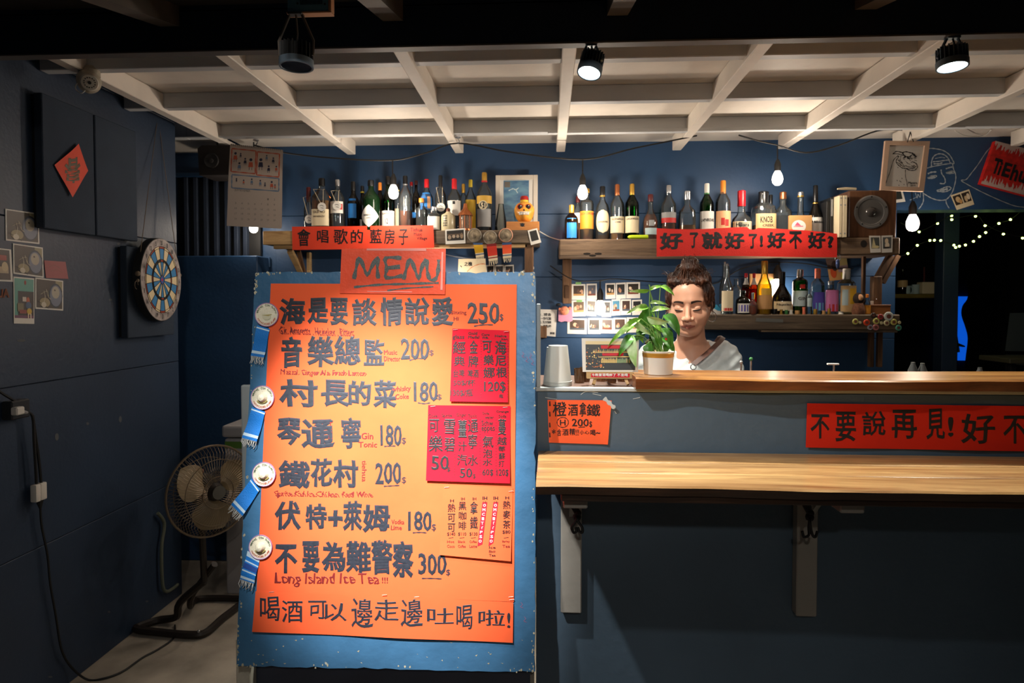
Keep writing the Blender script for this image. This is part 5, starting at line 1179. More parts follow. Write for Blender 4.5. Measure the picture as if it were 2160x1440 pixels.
for v in bm.verts:
    x, y, z = v.co; sx = .054 * (1 + .04 * math.exp(-((z + .1) / .3) ** 2)) * (1 if z > -.02 else (1 - .10 * -z) * min(2.4, (max(0, 1 - abs(z) ** 3.2)) ** (1 / 3.2) / max(.08, math.sqrt(max(1e-6, 1 - z * z))))); sz = hz * 1.0 if z < 0 else .044
    yy = y * .050 * (1 if z > 0 else 1 + .25 * min(1, -z))
    for ex in (-.4, .4):
        d = math.hypot(x - ex, (z - .22) * 1.0); 
        if y < 0: yy += .016 * math.exp(-(d / .26) ** 2)
    if y < 0: yy -= .010 * math.exp(-((x / .35) ** 2 + ((z + .45) / .3) ** 2)); yy += .010 * math.exp(-((x / .1) ** 2 + ((z + .08) / .12) ** 2))
    v.co = Vector((x * sx, yy, z * sz)) + c
bm.verts.index_update(); sk.add([v.co.copy() for v in bm.verts], [[v.index for v in f_.verts] for f_ in bm.faces]); bm.free()
part('skull_body', sk, mat('mottled_orange_glaze', (232, 158, 62), .3, var=.25, vscale=30), o, True)
for ex in (-1, 1):
    part('eye_socket', MB().ball(c + Vector((ex * .0215, -.037, .010)), (.0135, .007, .013), 14, 8), M_BLACK, o, True)
    part('red_ring', MB().tube([c + Vector((ex * .0215 + .0145 * math.cos(a), -.0405, .010 + .014 * math.sin(a))) for a in [k * PI / 8 for k in range(16)]], .0014, 5, closed=True), CAPM['red'], o)
    part('eye_glint', MB().ball(c + Vector((ex * .0215 + .004, -.0445, .015)), .003, 8, 5), PAPER['white'], o)
part('nose_hole', MB().add([c + Vector(p_) for p_ in ((0, -.050, .0), (-.006, -.052, -.014), (.006, -.052, -.014), (0, -.044, -.006))], [(0, 1, 2), (0, 3, 1), (0, 2, 3), (1, 3, 2)]), M_BLACK, o)
for r_ in (0, 1):
    for i in range(7): xx = (i - 3) * .0078; part('tooth', MB().rbox(c.x + xx - .0035, c.x + xx + .0035, c.y - .062 + abs(i - 3) * .0022, c.y - .046 + abs(i - 3) * .002, c.z - .0265 - .0090 * r_, c.z - .0180 - .0090 * r_, .0012), PAPER['white'], o)
part('red_cap', MB().lathe([(.020, .036), (.021, .05), (.0235, .054), (.022, .066), (.017, .0735), (0, .075)], c, 18), mat('dark_red_glaze', (160, 30, 26), .4), o, True)
part('cap_band', MB().lathe([(.0222, .040), (.0232, .046), (.0222, .051)], c, 18), PAPER['yellow'], o, True)

# ================================================================== things on the side wall
ROTX = Matrix(((1, 0, 0), (0, 0, -1), (0, 1, 0)))          # lathe axis towards the room
M_FOAM = mat('navy_fabric_panel', (44, 56, 72), 0.9, var=.08, bump=.3, bscale=400)
for i, (xa, xb, zt, zb, lab) in enumerate(((92, 200, 2.268, 1.777, 'navy fabric wall panel with the red diamond paper'), (203, 289, 2.268, 1.779, 'plain navy fabric wall panel beside the one with the diamond paper'), (265, 363, 1.752, 1.348, 'navy fabric panel hung behind the dartboard'))):
    XP = XL + .045; ya = atx(xa, 400, XP).y; yb = atx(xb, 400, XP).y
    o = thing('wall_panel', lab, 'panel', (XP, (ya + yb) / 2, zb), 'fabric panels on the side wall')
    part('fabric_face', MB().rbox(XL + .012, XP, ya, yb, zb, zt, .003), M_FOAM, o); part('back_frame', MB().rbox(XL, XL + .012, ya + .004, yb - .004, zb + .004, zt - .004, .001), M_BLACK, o)
XP = XL + .045
f = plane((XP + .002, 0, 0), (1, 0, 0), 0, lambda x, y: .004 + .006 * math.sin((x - 113) / 22) ** 2)
o = thing('diamond_paper', 'red-orange diamond paper with an upside-down brushed character', 'paper', f(148, 416))
mb = MB(); quad_sheet(mb, [(162, 303), (184, 360), (148, 416), (113, 348)], f, 8, 8); part('paper', mb, mat('red_diamond_paper', (222, 70, 40), .65), o, True)
mb = MB(); put(mb, '春', 132, 332, 166, 386, f, .03, flip=True); part('brush_lettering', mb, mat('dull_gold_ink', (86, 70, 44), .5), o)


def wallphoto(corners, prints, label, base='white', name='wall_photo', group='drum photos taped on the side wall'):
    f = plane((XL, 0, 0), (1, 0, 0)); t = thing(name, label, 'photo', f(sum(c[0] for c in corners) / 4, max(c[1] for c in corners)), group)
    cx = sum(c[0] for c in corners) / 4
    part('card', MB().prism(corners, 0, .002, lambda x, y, s_: f(x, y, .0005 + s_)), PAPER[base] if isinstance(base, str) else base, t)
    ms = []; mb = MB()
    def bil(u, v): return tuple((corners[0][i] * (1 - u) + corners[1][i] * u) * (1 - v) + (corners[3][i] * (1 - u) + corners[2][i] * u) * v for i in (0, 1))
    for k, (sh, col, *g) in enumerate(prints):
        m = mat('print_%d_%d_%d' % col, col, .45)
        if m not in ms: ms.append(m)
        e = .003 + .00015 * k
        if sh == 'l': stroke(mb, [bil(g[j], g[j + 1]) for j in range(1, len(g), 2)], g[0], lambda x, y, ee=0.0: f(x, y, ee), ink=e, mi=ms.index(m)); continue
        a, b, c_, d = g
        if sh == 'r': pts = [(a, b), (c_, b), (c_, d), (a, d)]
        elif sh == 't': pts = [((a + c_) / 2, b), (c_, d), (a, d)]
        else: pts = [((a + c_) / 2 + (c_ - a) / 2 * math.cos(q), (b + d) / 2 + (d - b) / 2 * math.sin(q)) for q in [i * PI / 8 for i in range(16)]]
        poly(mb, [bil(u, v) for u, v in pts], f, e, ms.index(m))
    part('photo_print', mb, ms, t); return t


def drum(): return [('r', (70, 60, 50), .04, .04, .96, .95), ('r', (150, 142, 110), .72, .04, .96, .34), ('o', (46, 54, 66), .48, .12, .97, .93), ('o', (116, 122, 140), .52, .18, .94, .88), ('o', (176, 168, 150), .58, .22, .86, .62), ('o', (70, 64, 60), .66, .32, .72, .38), ('o', (150, 136, 100), .14, .62, .52, .93),
                    ('l', (190, 180, 160), 1.2, .30, .40, .34, .60, .30, .80), ('l', (170, 160, 130), 1.0, .18, .52, .42, .40, .46, .62), ('l', (30, 26, 22), 1.5, .06, .74, .30, .86, .46, .96), ('l', (190, 180, 160), 1.0, .38, .34, .44, .56, .54, .66), ('o', (200, 190, 170), .2, .76, .38, .94)]


wallphoto([(10, 440), (80, 450), (82, 515), (11, 507)], drum(), 'black and white drum photo, topmost of three alike on the dark side wall')
wallphoto([(26, 513), (89, 522), (91, 586), (27, 577)], drum(), 'drum photo just below the topmost one, above the green band strip')
wallphoto([(73, 585), (132, 592), (132, 655), (73, 651)], drum(), 'lowest drum photo, beside the green band strip')
wallphoto([(-32, 520), (22, 526), (26, 594), (-32, 592)], [('r', (60, 46, 36), .04, .04, .92, .95), ('r', (150, 50, 36), .5, .2, .8, .36), ('r', (170, 150, 120), .4, .55, .85, .75), ('o', (190, 170, 130), .6, .4, .84, .7)], 'photo of red writing on a brown ground, cut by the frame edge')
wallphoto([(27, 583), (71, 587), (71, 683), (28, 682)], [('r', (90, 156, 142), .04, .03, .96, .88), ('r', (52, 40, 34), .2, .30, .96, .82), ('r', (110, 60, 90), .04, .82, .96, .88), ('o', (150, 60, 50), .5, .06, .6, .16), ('r', (200, 190, 180), .42, .42, .6, .52), ('o', (190, 90, 50), .6, .42, .76, .58), ('o', (70, 90, 120), .56, .52, .84, .68), ('o', (206, 170, 60), .62, .66, .86, .80), ('r', (220, 200, 180), .66, .78, .72, .88), ('r', (220, 200, 180), .78, .78, .84, .88), ('r', (120, 110, 80), .16, .56, .46, .74), ('r', (140, 60, 50), .26, .7, .6, .78)],
          'tall green and black comic print with a player in a yellow skirt', group=None)
wallphoto([(92, 549), (137, 552), (143, 588), (96, 586)], [('l', (150, 110, 104), 1.2, .2, .35, .45, .25, .7, .4), ('l', (160, 110, 104), 1.2, .25, .6, .5, .5, .8, .65)], 'dusky pink sticky note with faded drawing beside the drum photos', mat('dusky_pink_paper', (176, 116, 118), .8), 'sticky_note', None)
f = plane((XL + .0012, 0, 0), (1, 0, 0)); mb = MB(); put(mb, 'UA', -6, 609, 20, 628, f, .05); part('painted_letters', mb, mat('rust_letter_paint', (124, 78, 58), .8), wl)
# outlet, plug and cables
pw = lambda px, py, e=.02: atx(px, py, XL + e)
o = thing('wall_socket', 'dark wall socket box with a white plug on the side wall', 'socket', pw(22, 890, 0))
a, b = pw(2, 870, .0), pw(42, 870, .0)
part('socket_box', MB().rbox(XL, XL + .04, a.y, b.y, pw(20, 888, .04).z, pw(20, 848, .04).z, .004), mat('dark_plastic', (42, 44, 46), .4), o)
part('plug', MB().rbox(XL + .04, XL + .065, pw(27, 868, .05).y, pw(45, 868, .05).y, pw(30, 876, .05).z, pw(30, 859, .05).z, .004), PAPER['white'], o)
part('plug_neck', MB().tube([pw(44, 868, .05), pw(57, 870, .05)], [.009, .005], 8), PAPER['grey'], o, True)
mb = MB()
for pts in ([(-30, 800), (0, 826), (30, 845), (56, 866), (69, 880), (72, 930), (75, 980), (77, 1020)], [(69, 876), (75, 920), (82, 970), (87, 1022)]): mb.tube(smoothline([tuple(pw(x, y, .03)) for x, y in pts], 5), .005, 6)
o = solo('power_cord', mb, M_BLACK, 'doubled black power cord hanging from the wall socket', 'cord', smooth=True)
o = thing('cord_connector', 'pair of white plastic cord connectors hanging at the cord end', 'connector', pw(83, 1058, .03))
for xa, xb in ((71, 82), (82, 95)): part('connector_body', MB().rbox(XL + .015, XL + .04, pw(xa, 1040, .03).y, pw(xb, 1040, .03).y, pw(80, 1057, .03).z, pw(80, 1020, .03).z, .005, 2), PAPER['white'], o, True)
part('connector_tail', MB().tube([pw(84, 1056, .03), pw(85, 1072, .03)], [.012, .004], 8), M_BLACK, o, True)
pts = [tuple(pw(x, y, .02)) for x, y in ((85, 1070), (88, 1110), (100, 1170), (106, 1230), (118, 1300), (130, 1370), (152, 1408))]
pts += [tuple(atz(x, y, .006)) for x, y in ((185, 1433), (220, 1430), (260, 1415), (300, 1387), (335, 1368), (366, 1345), (369, 1318))]
mb = MB().tube(smoothline(pts, 6), .004, 6); solo('thin_cable', mb, M_BLACK, 'thin black cable running down the wall and across the concrete to the fan', 'cable', smooth=True)
mb = MB().tube(smoothline([tuple(pw(x, y, .02)) for x, y in ((333, 1082), (345, 1098), (346, 1116), (341, 1150), (341, 1200), (344, 1238), (352, 1247), (366, 1240), (375, 1232))], 5), .008, 8)
solo('pale_conduit', mb, mat('dull_green_conduit', (96, 102, 88), .6), 'short pale green conduit bent along the wall foot behind the fan', 'pipe', smooth=True)

# ------------------------------------------------------------------ dartboard
e1 = atx(297, 590, XL + .10); e2 = atx(381, 590, XL + .06)
hx = Vector((e2.x - e1.x, e2.y - e1.y, 0)); DC = (e1 + e2) / 2; RD = hx.length / 2; DC.z = at(338, 590, DC.y).z; RD = (at(338, 503, DC.y).z - at(338, 678, DC.y).z) / 2
U = hx.normalized(); NV = Vector((-U.y, U.x, 0)); NV = NV if NV.x > 0 else -NV
DM = Matrix((U, Vector((0, 0, 1)), NV)).transposed()
db = thing('dartboard', 'round blue and cream dartboard hung on strings from the ceiling', 'dartboard', DC - Vector((0, 0, RD)))
part('board_disc', MB().lathe([(0, -.038), (RD * .97, -.038), (RD, -.034), (RD, -.002), (RD * .99, 0), (0, 0)], DC, 48, DM), M_BLACK, db, True)
def ringpiece(r0, r1, a0, a1, e=.001, n=4):
    mb = MB(); mb.grid(lambda u, v: DC + DM @ Vector(((r0 + (r1 - r0) * v) * math.cos(a0 + (a1 - a0) * u), (r0 + (r1 - r0) * v) * math.sin(a0 + (a1 - a0) * u), e)), n, 1); return mb
M_DB = mat('dart_blue', (48, 122, 176), .7); M_DC = mat('dart_cream', (218, 200, 160), .7); M_DR = mat('dart_red', (150, 56, 34), .7)
part('number_ring', ringpiece(RD * .80, RD * .985, 0, 2 * PI, .0006, 64), mat('worn_grey_ring', (150, 140, 136), .7, var=.35, vscale=30), db)
part('backing', ringpiece(0, RD * .80, 0, 2 * PI, .0005, 48), M_BLACK, db)
g = .012
for k in range(20):
    a0 = PI / 2 - PI / 20 + k * PI / 10; a1 = a0 + PI / 10; m = M_DB if k % 2 == 0 else M_DC
    part('outer_segment', ringpiece(RD * .50, RD * .745, a0 + g, a1 - g), m, db)
    part('inner_segment', ringpiece(RD * .11, RD * .43, a0 + g * 2, a1 - g * 2), m, db)
    part('double_segment', ringpiece(RD * .755, RD * .795, a0 + g, a1 - g), M_DR if k % 2 == 0 else M_DC, db)
    part('treble_segment', ringpiece(RD * .44, RD * .475, a0 + g, a1 - g), M_DR if k % 5 == 0 else M_BLACK, db)
part('bull_ring', ringpiece(RD * .035, RD * .10, 0, 2 * PI, .0012, 20), mat('bull_blue', (50, 80, 150), .6), db); part('bull', ringpiece(0, RD * .035, 0, 2 * PI, .0012, 12), CAPM['red'], db)
wi = MB()
for k in range(20):
    a = PI / 2 - PI / 20 + k * PI / 10; wi.tube([DC + DM @ Vector((RD * .1 * math.cos(a), RD * .1 * math.sin(a), .002)), DC + DM @ Vector((RD * .8 * math.cos(a), RD * .8 * math.sin(a), .002))], .0009, 4)
for rr in (.1, .43, .48, .75, .80): wi.tube([DC + DM @ Vector((RD * rr * math.cos(k * PI / 24), RD * rr * math.sin(k * PI / 24), .002)) for k in range(48)], .0009, 4, closed=True)
part('wire_web', wi, mat('dark_wire', (40, 36, 32), .4, .6), db)
nums = [20, 1, 18, 4, 13, 6, 10, 15, 2, 17, 3, 19, 7, 16, 8, 11, 14, 9, 12, 5]; mb = MB()
for k, n_ in enumerate(nums):
    a = PI / 2 - k * PI / 10; cc = (RD * .885 * math.cos(a), RD * .885 * math.sin(a)); h_ = RD * .11; w_ = h_ * (.5 if n_ < 10 else .9)
    put(mb, str(n_), -w_ / 2, -h_ / 2, w_ / 2, h_ / 2, lambda x, y, e=0.0, cc=cc: DC + DM @ Vector((cc[0] + x, cc[1] - y, .0012)), .03, ink=0)
part('numbers', mb, M_BLACK, db)
hkp = at(333, 243, 3.06)
st = MB()
LP = DC + DM @ Vector((-RD * 1.0, .02, -.01)); RP = DC + DM @ Vector((RD * 1.0, .03, -.01))
st.tube([hkp, LP], .0016, 5); st.tube([hkp, RP], .0016, 5)
part('hanging_string', st, mat('tan_string', (110, 94, 78), .8), db)
kn = MB(); kn.ball(LP, .012, 8, 6).ball(RP, .012, 8, 6).ball(LP - Vector((0, 0, .03)), .008, 6, 5); kn.tube([LP + Vector((0, -.01, -.03)) + Vector((0, .012 * math.cos(a), .018 * math.sin(a) - .02)) for a in [k * PI / 4 for k in range(7)]], .0014, 5)
part('string_knot', kn, mat('tan_string', (0, 0, 0)), db, True)
mb = MB().lathe([(.014, .0), (.012, .006), (0, .007)], hkp + Vector((0, 0, .03)), 10); mb.tube([hkp + Vector((0, 0, .03)), hkp + Vector((0, 0, .012)), hkp + Vector((.006, 0, .004)), hkp, hkp + Vector((-.006, 0, .006))], .0022, 6)
mb.tube([hkp + Vector((0, 0, .03)), Vector((hkp.x, hkp.y, 2.364))], .004, 6)
solo('ceiling_hook', mb, CAPM['silver'], 'small steel hook under a batten holding the dartboard strings', 'hook', group='hooks under the ceiling battens', smooth=True)

# ------------------------------------------------------------------ security camera
YC = 2.29; C_ = at(186, 172, YC)
o = thing('security_camera', 'white dome security camera hanging at the corner of the ceiling', 'camera', C_ - Vector((0, 0, .045)))
Rc = (at(207, 172, YC) - C_).length
part('housing', MB().ball(C_ + Vector((-.012, .02, .008)), (Rc * 1.05, Rc * 1.1, Rc * 1.15), 18, 12), mat('camera_white', (168, 158, 140), .4), o, True)
ax = (CAM + Vector((.5, 0, -.4)) - C_).normalized(); MM = ax.to_track_quat('Z', 'X').to_matrix()
part('lens_face', MB().lathe([(Rc * .72, -.01), (Rc * .78, .016), (Rc * .7, .022), (0, .023)], C_ + ax * .012, 20, MM), mat('camera_face', (196, 190, 178), .35), o, True)
part('lens', MB().lathe([(.006, .022), (.005, .027), (0, .027)], C_ + ax * .012, 12, MM), M_BLACK, o)
lb = MB()
for k in range(14): a = k * 2 * PI / 14; lb.ball(C_ + ax * .0355 + MM @ Vector((Rc * .46 * math.cos(a), Rc * .46 * math.sin(a), 0)), .0022, 6, 4)
part('led_dot', lb, M_BLACK, o)
part('mount', MB().lathe([(.03, 0), (.03, .02), (.018, .035), (.018, 2.362 - C_.z - .03)], C_ + Vector((-.01, .03, .03)), 14), mat('camera_white', (0, 0, 0)), o, True)
part('antenna_cable', MB().tube(smoothline([tuple(C_ + Vector(v)) for v in ((-.01, 0, .02), (-.035, -.01, -.01), (-.04, -.01, -.03), (-.02, -.01, -.045), (-.005, -.01, -.035))], 4), .002, 5), PAPER['white'], o, True)

# ------------------------------------------------------------------ lamps
def lamp(px, ytop, yface, hw, Y, label, lit, tiltv=(0, 0, -1), ymount=103, zm=None):
    """finned can spotlight on a yoke"""
    C_ = at(px, (ytop + yface) / 2, Y); R_ = (at(px + hw, 640, Y) - at(px, 640, Y)).length; Hh = abs(at(px, ytop, Y).z - at(px, yface, Y).z)
    M = Vector(tiltv).normalized().to_track_quat('Z', 'Y').to_matrix()
    o = thing('spot_lamp', label, 'lamp', C_, 'can spotlights under the dark roof')
    mt = mat('lamp_grey', (96, 110, 122), .4, .3) if lit else mat('lamp_dark', (72, 74, 76), .45, .3)
    part('core', MB().lathe([(R_ * .55, -Hh * .5), (R_ * .8, -Hh * .45), (R_ * .8, Hh * .15)], C_, 20, M), mat('lamp_core', (40, 42, 44), .5), o, True)
    fin = MB()
    for k in range(22):
        a = k * 2 * PI / 22; d = Vector((math.cos(a), math.sin(a), 0)); t = Vector((-math.sin(a), math.cos(a), 0)) * .0011; z0, z1 = -Hh * .5, Hh * .18
        fin.add([C_ + M @ (d * rr * R_ + t * s_ + Vector((0, 0, z))) for z in (z0, z1) for rr in (.78, 1.0) for s_ in (-1, 1)], [(0, 1, 3, 2), (4, 6, 7, 5), (0, 4, 5, 1), (2, 3, 7, 6), (0, 2, 6, 4), (1, 5, 7, 3)])
    part('cooling_fin', fin, mt, o)
    part('front_ring', MB().lathe([(R_ * .96, Hh * .15), (R_ * 1.04, Hh * .18), (R_ * 1.04, Hh * .5), (R_ * .92, Hh * .5), (R_ * .9, Hh * .44)], C_, 28, M), mat('pale_blue_ring', (130, 150, 168), .35, .2) if not lit else mt, o, True)
    fm = mat('glowing_lens', (226, 250, 255), .3, emit=14.0) if lit else mat('dull_lens', (60, 64, 68), .2)
    part('lens', MB().lathe([(R_ * .93, Hh * .47), (0, Hh * .47)], C_, 24, M), fm, o)
    zt = zm if zm else 2.312
    for s_ in (-1, 1):
        b = C_ + M @ Vector((s_ * R_ * 1.05, 0, 0)); a = Vector((C_.x + s_ * R_ * .38, C_.y, zt - .003)); mid = Vector((C_.x + s_ * R_ * (1.1 if not lit else .8), C_.y, (zt * .35 + b.z * .65)))
        part('yoke_arm', MB().tube([a, mid, b], .004 if not lit else .0045, 6), mat('yoke_metal', (120, 112, 104), .5, .4) if not lit else mt, o, True)
    part('lamp_cable', MB().tube([Vector((C_.x, C_.y, zt)), Vector((C_.x + .006, C_.y - .005, (zt + C_.z) / 2)), C_ + Vector((0, 0, Hh * .4))], .003, 6), M_BLACK if lit else mat('yoke_metal', (0, 0, 0)), o, True)
    part('mount_plate', MB().rbox(C_.x - R_ * .45, C_.x + R_ * .45, C_.y - .012, C_.y + .012, zt - .005, zt, .001), mt, o)
    return C_, R_


lamp(1247, 112, 158, 25, 2.065, 'lit can spotlight tilted sideways under the beam, over the potted plant', True, (-.22, -.28, -1), zm=2.312)
lamp(2008, 101, 143, 30, 2.065, 'lit can spotlight facing straight down near the frame edge', True, (.0, -.1, -1), zm=2.312)
zbx = at(650, 28, 1.80).z
lamp(625, 94, 142, 33, 1.80, 'unlit dark finned spotlight hanging from the blue box', False, (0, -.02, -1), zm=zbx)
a, b = at(606, 20, 1.80), at(699, 20, 1.80)
o = thing('blue_box', 'blue vented box with orange-brown wooden edges under the roof above the unlit lamp', 'box', ((a.x + b.x) / 2, 1.84, zbx))
part('box_body', MB().rbox(a.x, b.x - .008, 1.80, 1.824, zbx + .006, zbx + .12, .002), mat('steel_blue_box', (104, 152, 172), .5), o)
part('wood_edge', MB().rbox(a.x - .002, b.x, 1.798, 1.826, zbx, zbx + .005, .001).rbox(b.x - .008, b.x, 1.798, 1.826, zbx + .006, zbx + .12, .001), mat('lit_orange_edge', (206, 150, 110), .6), o)  # orange light on the wood is put into the edge colour
vb = MB()
for k in range(14): x = a.x + .038 + k * .0046; vb.box(x, x + .0022, 1.7985, 1.80, zbx + .024, zbx + .06)
part('vent_slot', vb, M_BLACK, o)
part('bolt', MB().ball((a.x + .03, 1.799, zbx + .028), .003, 6, 5).ball((a.x + .108, 1.799, zbx + .024), .003, 6, 5), M_BLACK, o)

# ------------------------------------------------------------------ bulbs on a cable
M_GLOW = mat('glowing_bulb', (255, 240, 222), .3, emit=26.0); M_SOCK = mat('black_socket', (24, 22, 22), .5)
def bulb(px, py, r_, Y, label, power, group='bulbs on the black cable', sock=1, col=(1, .86, .70)):
    C_ = at(px, py, Y); R_ = r_ * Y / F
    o = thing('hanging_bulb', label, 'bulb', C_, group)
    part('bulb_glass', MB().lathe([(0, -R_ * 1.5), (R_ * .5, -R_ * 1.38), (R_ * .85, -R_ * 1.0), (R_, -R_ * .4), (R_ * .95, R_ * .2), (R_ * .7, R_ * .9), (R_ * .5, R_ * 1.2), (R_ * .48, R_ * 1.35)], C_, 20), M_GLOW, o, True)
    if sock: part('socket', MB().lathe([(R_ * .6, R_ * 1.3), (R_ * .62, R_ * 2.6), (R_ * .4, R_ * 3.2), (R_ * .22, R_ * 3.6)], C_, 14), M_SOCK, o, True)
    point(C_ + Vector((0, -R_ * 1.3, -R_ * 1.9)), power, R_, col)
    return C_
YL = 3.38
bulb(830, 404, 10.5, YL, 'bare glowing bulb hanging in front of the amber and green bottles', 7.5)
bulb(1229, 405, 10.5, YL, 'bare glowing bulb over the orange-label whisky', 7.5)
bulb(1640, 375, 10.5, YL, 'bare glowing bulb above the clear decanter', 8)
bulb(1925, 469, 12, 3.58, 'largest bare bulb, hanging before the dark doorway', 4)
bulb(1266, 648, 11, 3.62, 'bare bulb blazing among the instant photos', 5, 'bulbs under the shelves')
bulb(1640, 606, 13, 3.725, 'bulb glowing behind the cognac bottle on the lower shelf', 4, 'bulbs under the shelves')
bulb(535, 478, 9, 3.62, 'bulb half hidden behind the bottom of the calendar', 1.5, 'bulbs under the shelves')
bulb(926, 582, 10, 3.62, 'bulb hidden behind the menu heading card lighting the wall', 4.5, 'bulbs under the shelves')
def cable(name, pts, r, m, label, cat='cable', group=None): return solo(name, MB().tube(smoothline([tuple(p) for p in pts], 5), r, 6), m, label, cat, smooth=True, group=group)
L = lambda x, y, Y=YL: at(x, y, Y)
M_CABLE = mat('black_rubber_cable', (16, 15, 15), .6)
cable('black_cable', [L(536, 306), L(600, 322), L(700, 333), L(826, 338), L(900, 322), L(966, 302), L(1080, 321), L(1230, 336), L(1340, 312), L(1470, 286)], .004, M_CABLE, 'black bulb cable sagging from the calendar hook to the rail', group='black bulb cables')
cable('black_cable', [L(1558, 285), L(1600, 297), L(1640, 306), L(1700, 322), L(1770, 306), L(1850, 276), L(1903, 274)], .004, M_CABLE, 'black bulb cable sagging over the decanter bulb towards the hanging drawing', group='black bulb cables')
cable('black_cable', [at(1921, 278, 3.56), at(1922, 360, 3.58), at(1925, 442, 3.58)], .0025, M_CABLE, 'thin black cord dropping to the doorway bulb', group='black bulb cables')
for px, y0, y1 in ((828, 338, 366), (1229, 336, 370), (1640, 307, 340)):
    cable('bulb_drop', [L(px, y0), L(px, (y0 + y1) / 2), L(px, y1)], .0035, M_CABLE, {828: 'short drop cord above the bulb by the green bottle', 1229: 'short drop cord above the bulb by the orange label', 1640: 'short drop cord above the decanter bulb'}[px], 'cord', group='drop cords')
cable('black_cable', [at(1160, 560, 3.6), at(1210, 590, 3.6), at(1262, 592, 3.6), at(1300, 588, 3.6), at(1400, 596, 3.68), at(1500, 600, 3.768), at(1560, 568, 3.768), at(1610, 556, 3.768), at(1646, 553, 3.768), at(1700, 556, 3.765), at(1755, 566, 3.768), at(1800, 566, 3.768)], .003, M_CABLE, 'black cable strung low along the wall under the timber shelf', group='black bulb cables')
cable('bulb_drop', [at(1266, 590, 3.62), at(1266, 615, 3.62)], .004, M_CABLE, 'short drop cord above the bulb among the photos', 'cord', group='drop cords')
cable('bulb_drop', [at(1644, 553, 3.765), at(1643, 575, 3.725)], .004, M_CABLE, 'short drop cord behind the cognac bottle', 'cord', group='drop cords')
cable('bulb_drop', [Vector((at(536, 380, 3.62).x, 3.62, 2.42)), at(536, 380, 3.62), at(535, 425, 3.62), at(535, 456, 3.62)], .004, M_CABLE, 'cord behind the calendar holding the half hidden bulb', 'cord', group='drop cords')
cable('bulb_drop', [at(926, 527, 3.62), at(926, 552, 3.62)], .004, M_CABLE, 'short cord behind the heading card under the shelf', 'cord', group='drop cords')
cable('white_cable', [at(1135, 486, 3.7), at(1160, 500, 3.76), at(1185, 507, 3.76)], .003, PAPER['white'], 'short white cord between the two wall shelves')
cable('white_cable', [at(938, 536, 3.7), at(960, 541, 3.76), at(995, 546, 3.76)], .0022, PAPER['grey'], 'grey cord on the wall behind the heading card')
cable('white_cable', [at(2014, 276, 3.5), at(2035, 286, 3.6), at(2060, 288, 3.7), at(2080, 284, 3.7), at(2090, 274, 3.5)], .003, PAPER['white'], 'white cord looping under the ceiling above the face drawing')
for px, py, lab in ((540, 292, 'hook holding the calendar and the cable start'), (966, 290, 'hook under a joist holding the cable between two bulbs')):
    C_ = L(px, py, 3.30); mb = MB().lathe([(.015, 0), (.014, .006), (0, .008)], (C_.x, C_.y, 2.346), 10); mb.tube([Vector((C_.x, C_.y, 2.35)), C_ + Vector((0, 0, -.005)), C_ + Vector((.008, .0, -.02)), L(px, py + 13, YL)], .0024, 6)
    solo('ceiling_hook', mb, CAPM['silver'], lab, 'hook', group='hooks under the ceiling battens', smooth=True)

# ------------------------------------------------------------------ calendar
YK = 3.37
def kdisp(x, y): return .012 * math.sin((y - 320) / 165 * PI * .9) + .014 * max(0, (y - 420) / 60)
fk = plane((0, YK, 0), (0, -1, 0), 0, lambda x, y: kdisp(x, y))
o = thing('wall_calendar', 'white calendar sheet with small drawn people in orange and blue frames', 'calendar', at(541, 482, YK))
mb = MB(); quad_sheet(mb, [(485, 303), (596, 316), (596, 483), (482, 477)], fk, 12, 20); part('page', mb, mat('calendar_paper', (206, 190, 176), .7), o, True)
mb = MB(); fk2 = plane((0, YK + .004, 0), (0, -1, 0), 0, lambda x, y: kdisp(x, y) * .8); quad_sheet(mb, [(486, 304), (597, 317), (597, 480), (484, 474)], fk2, 8, 12); part('under_page', mb, mat('calendar_paper', (0, 0, 0)), o, True)
mb = MB()
for x0, y0, x1, y1, mi in ((489, 313, 540, 367, 0), (543, 320, 590, 374, 0), (491, 369, 590, 404, 1)):
    sl = 6 / 52 if mi == 0 else .09
    for a, b in (((x0, y0), (x1, y0 + (x1 - x0) * sl * .9)), ((x1, y0 + (x1 - x0) * sl * .9), (x1, y1)), ((x1, y1), (x0, y1 - (x1 - x0) * sl * .8)), ((x0, y1 - (x1 - x0) * sl * .8), (x0, y0))):
        stroke(mb, [a, ((a[0] + b[0]) / 2, (a[1] + b[1]) / 2), b], 2.6, fk, mi=mi)
part('printed_frame', mb, [mat('brick_orange_print', (206, 96, 66), .6), mat('dusty_blue_print', (110, 134, 164), .6)], o)
mb = MB(); r_ = random.Random(3)
for x, y, h in ((497, 330, 22), (508, 327, 10), (518, 340, 16), (530, 345, 26), (506, 350, 18), (551, 345, 26), (563, 332, 12), (577, 338, 14), (568, 356, 16), (584, 356, 14), (501, 380, 8), (516, 384, 10), (533, 383, 14), (551, 386, 14), (561, 390, 10), (575, 390, 18), (582, 394, 10)):
    disc(mb, x, y - h * .3, max(1.6, h * .13), fk, .0006, 0, 8); poly(mb, [(x - h * .14, y - h * .1), (x + h * .14, y - h * .1), (x + h * .2, y + h * .3), (x - h * .2, y + h * .3)], fk, .0006, r_.choice([1, 2, 0])); stroke(mb, [(x - h * .1, y + h * .3), (x - h * .12, y + h * .55)], .9, fk, mi=0); stroke(mb, [(x + h * .1, y + h * .3), (x + h * .1, y + h * .55)], .9, fk, mi=0)
part('figure_print', mb, [mat('navy_print', (44, 46, 74), .6), mat('brick_orange_print', (0, 0, 0)), mat('dusty_blue_print', (0, 0, 0))], o)
mb = MB(); put(mb, '2019 NOVEMBER', 497, 399, 530, 404, fk, .01, slope=.05)
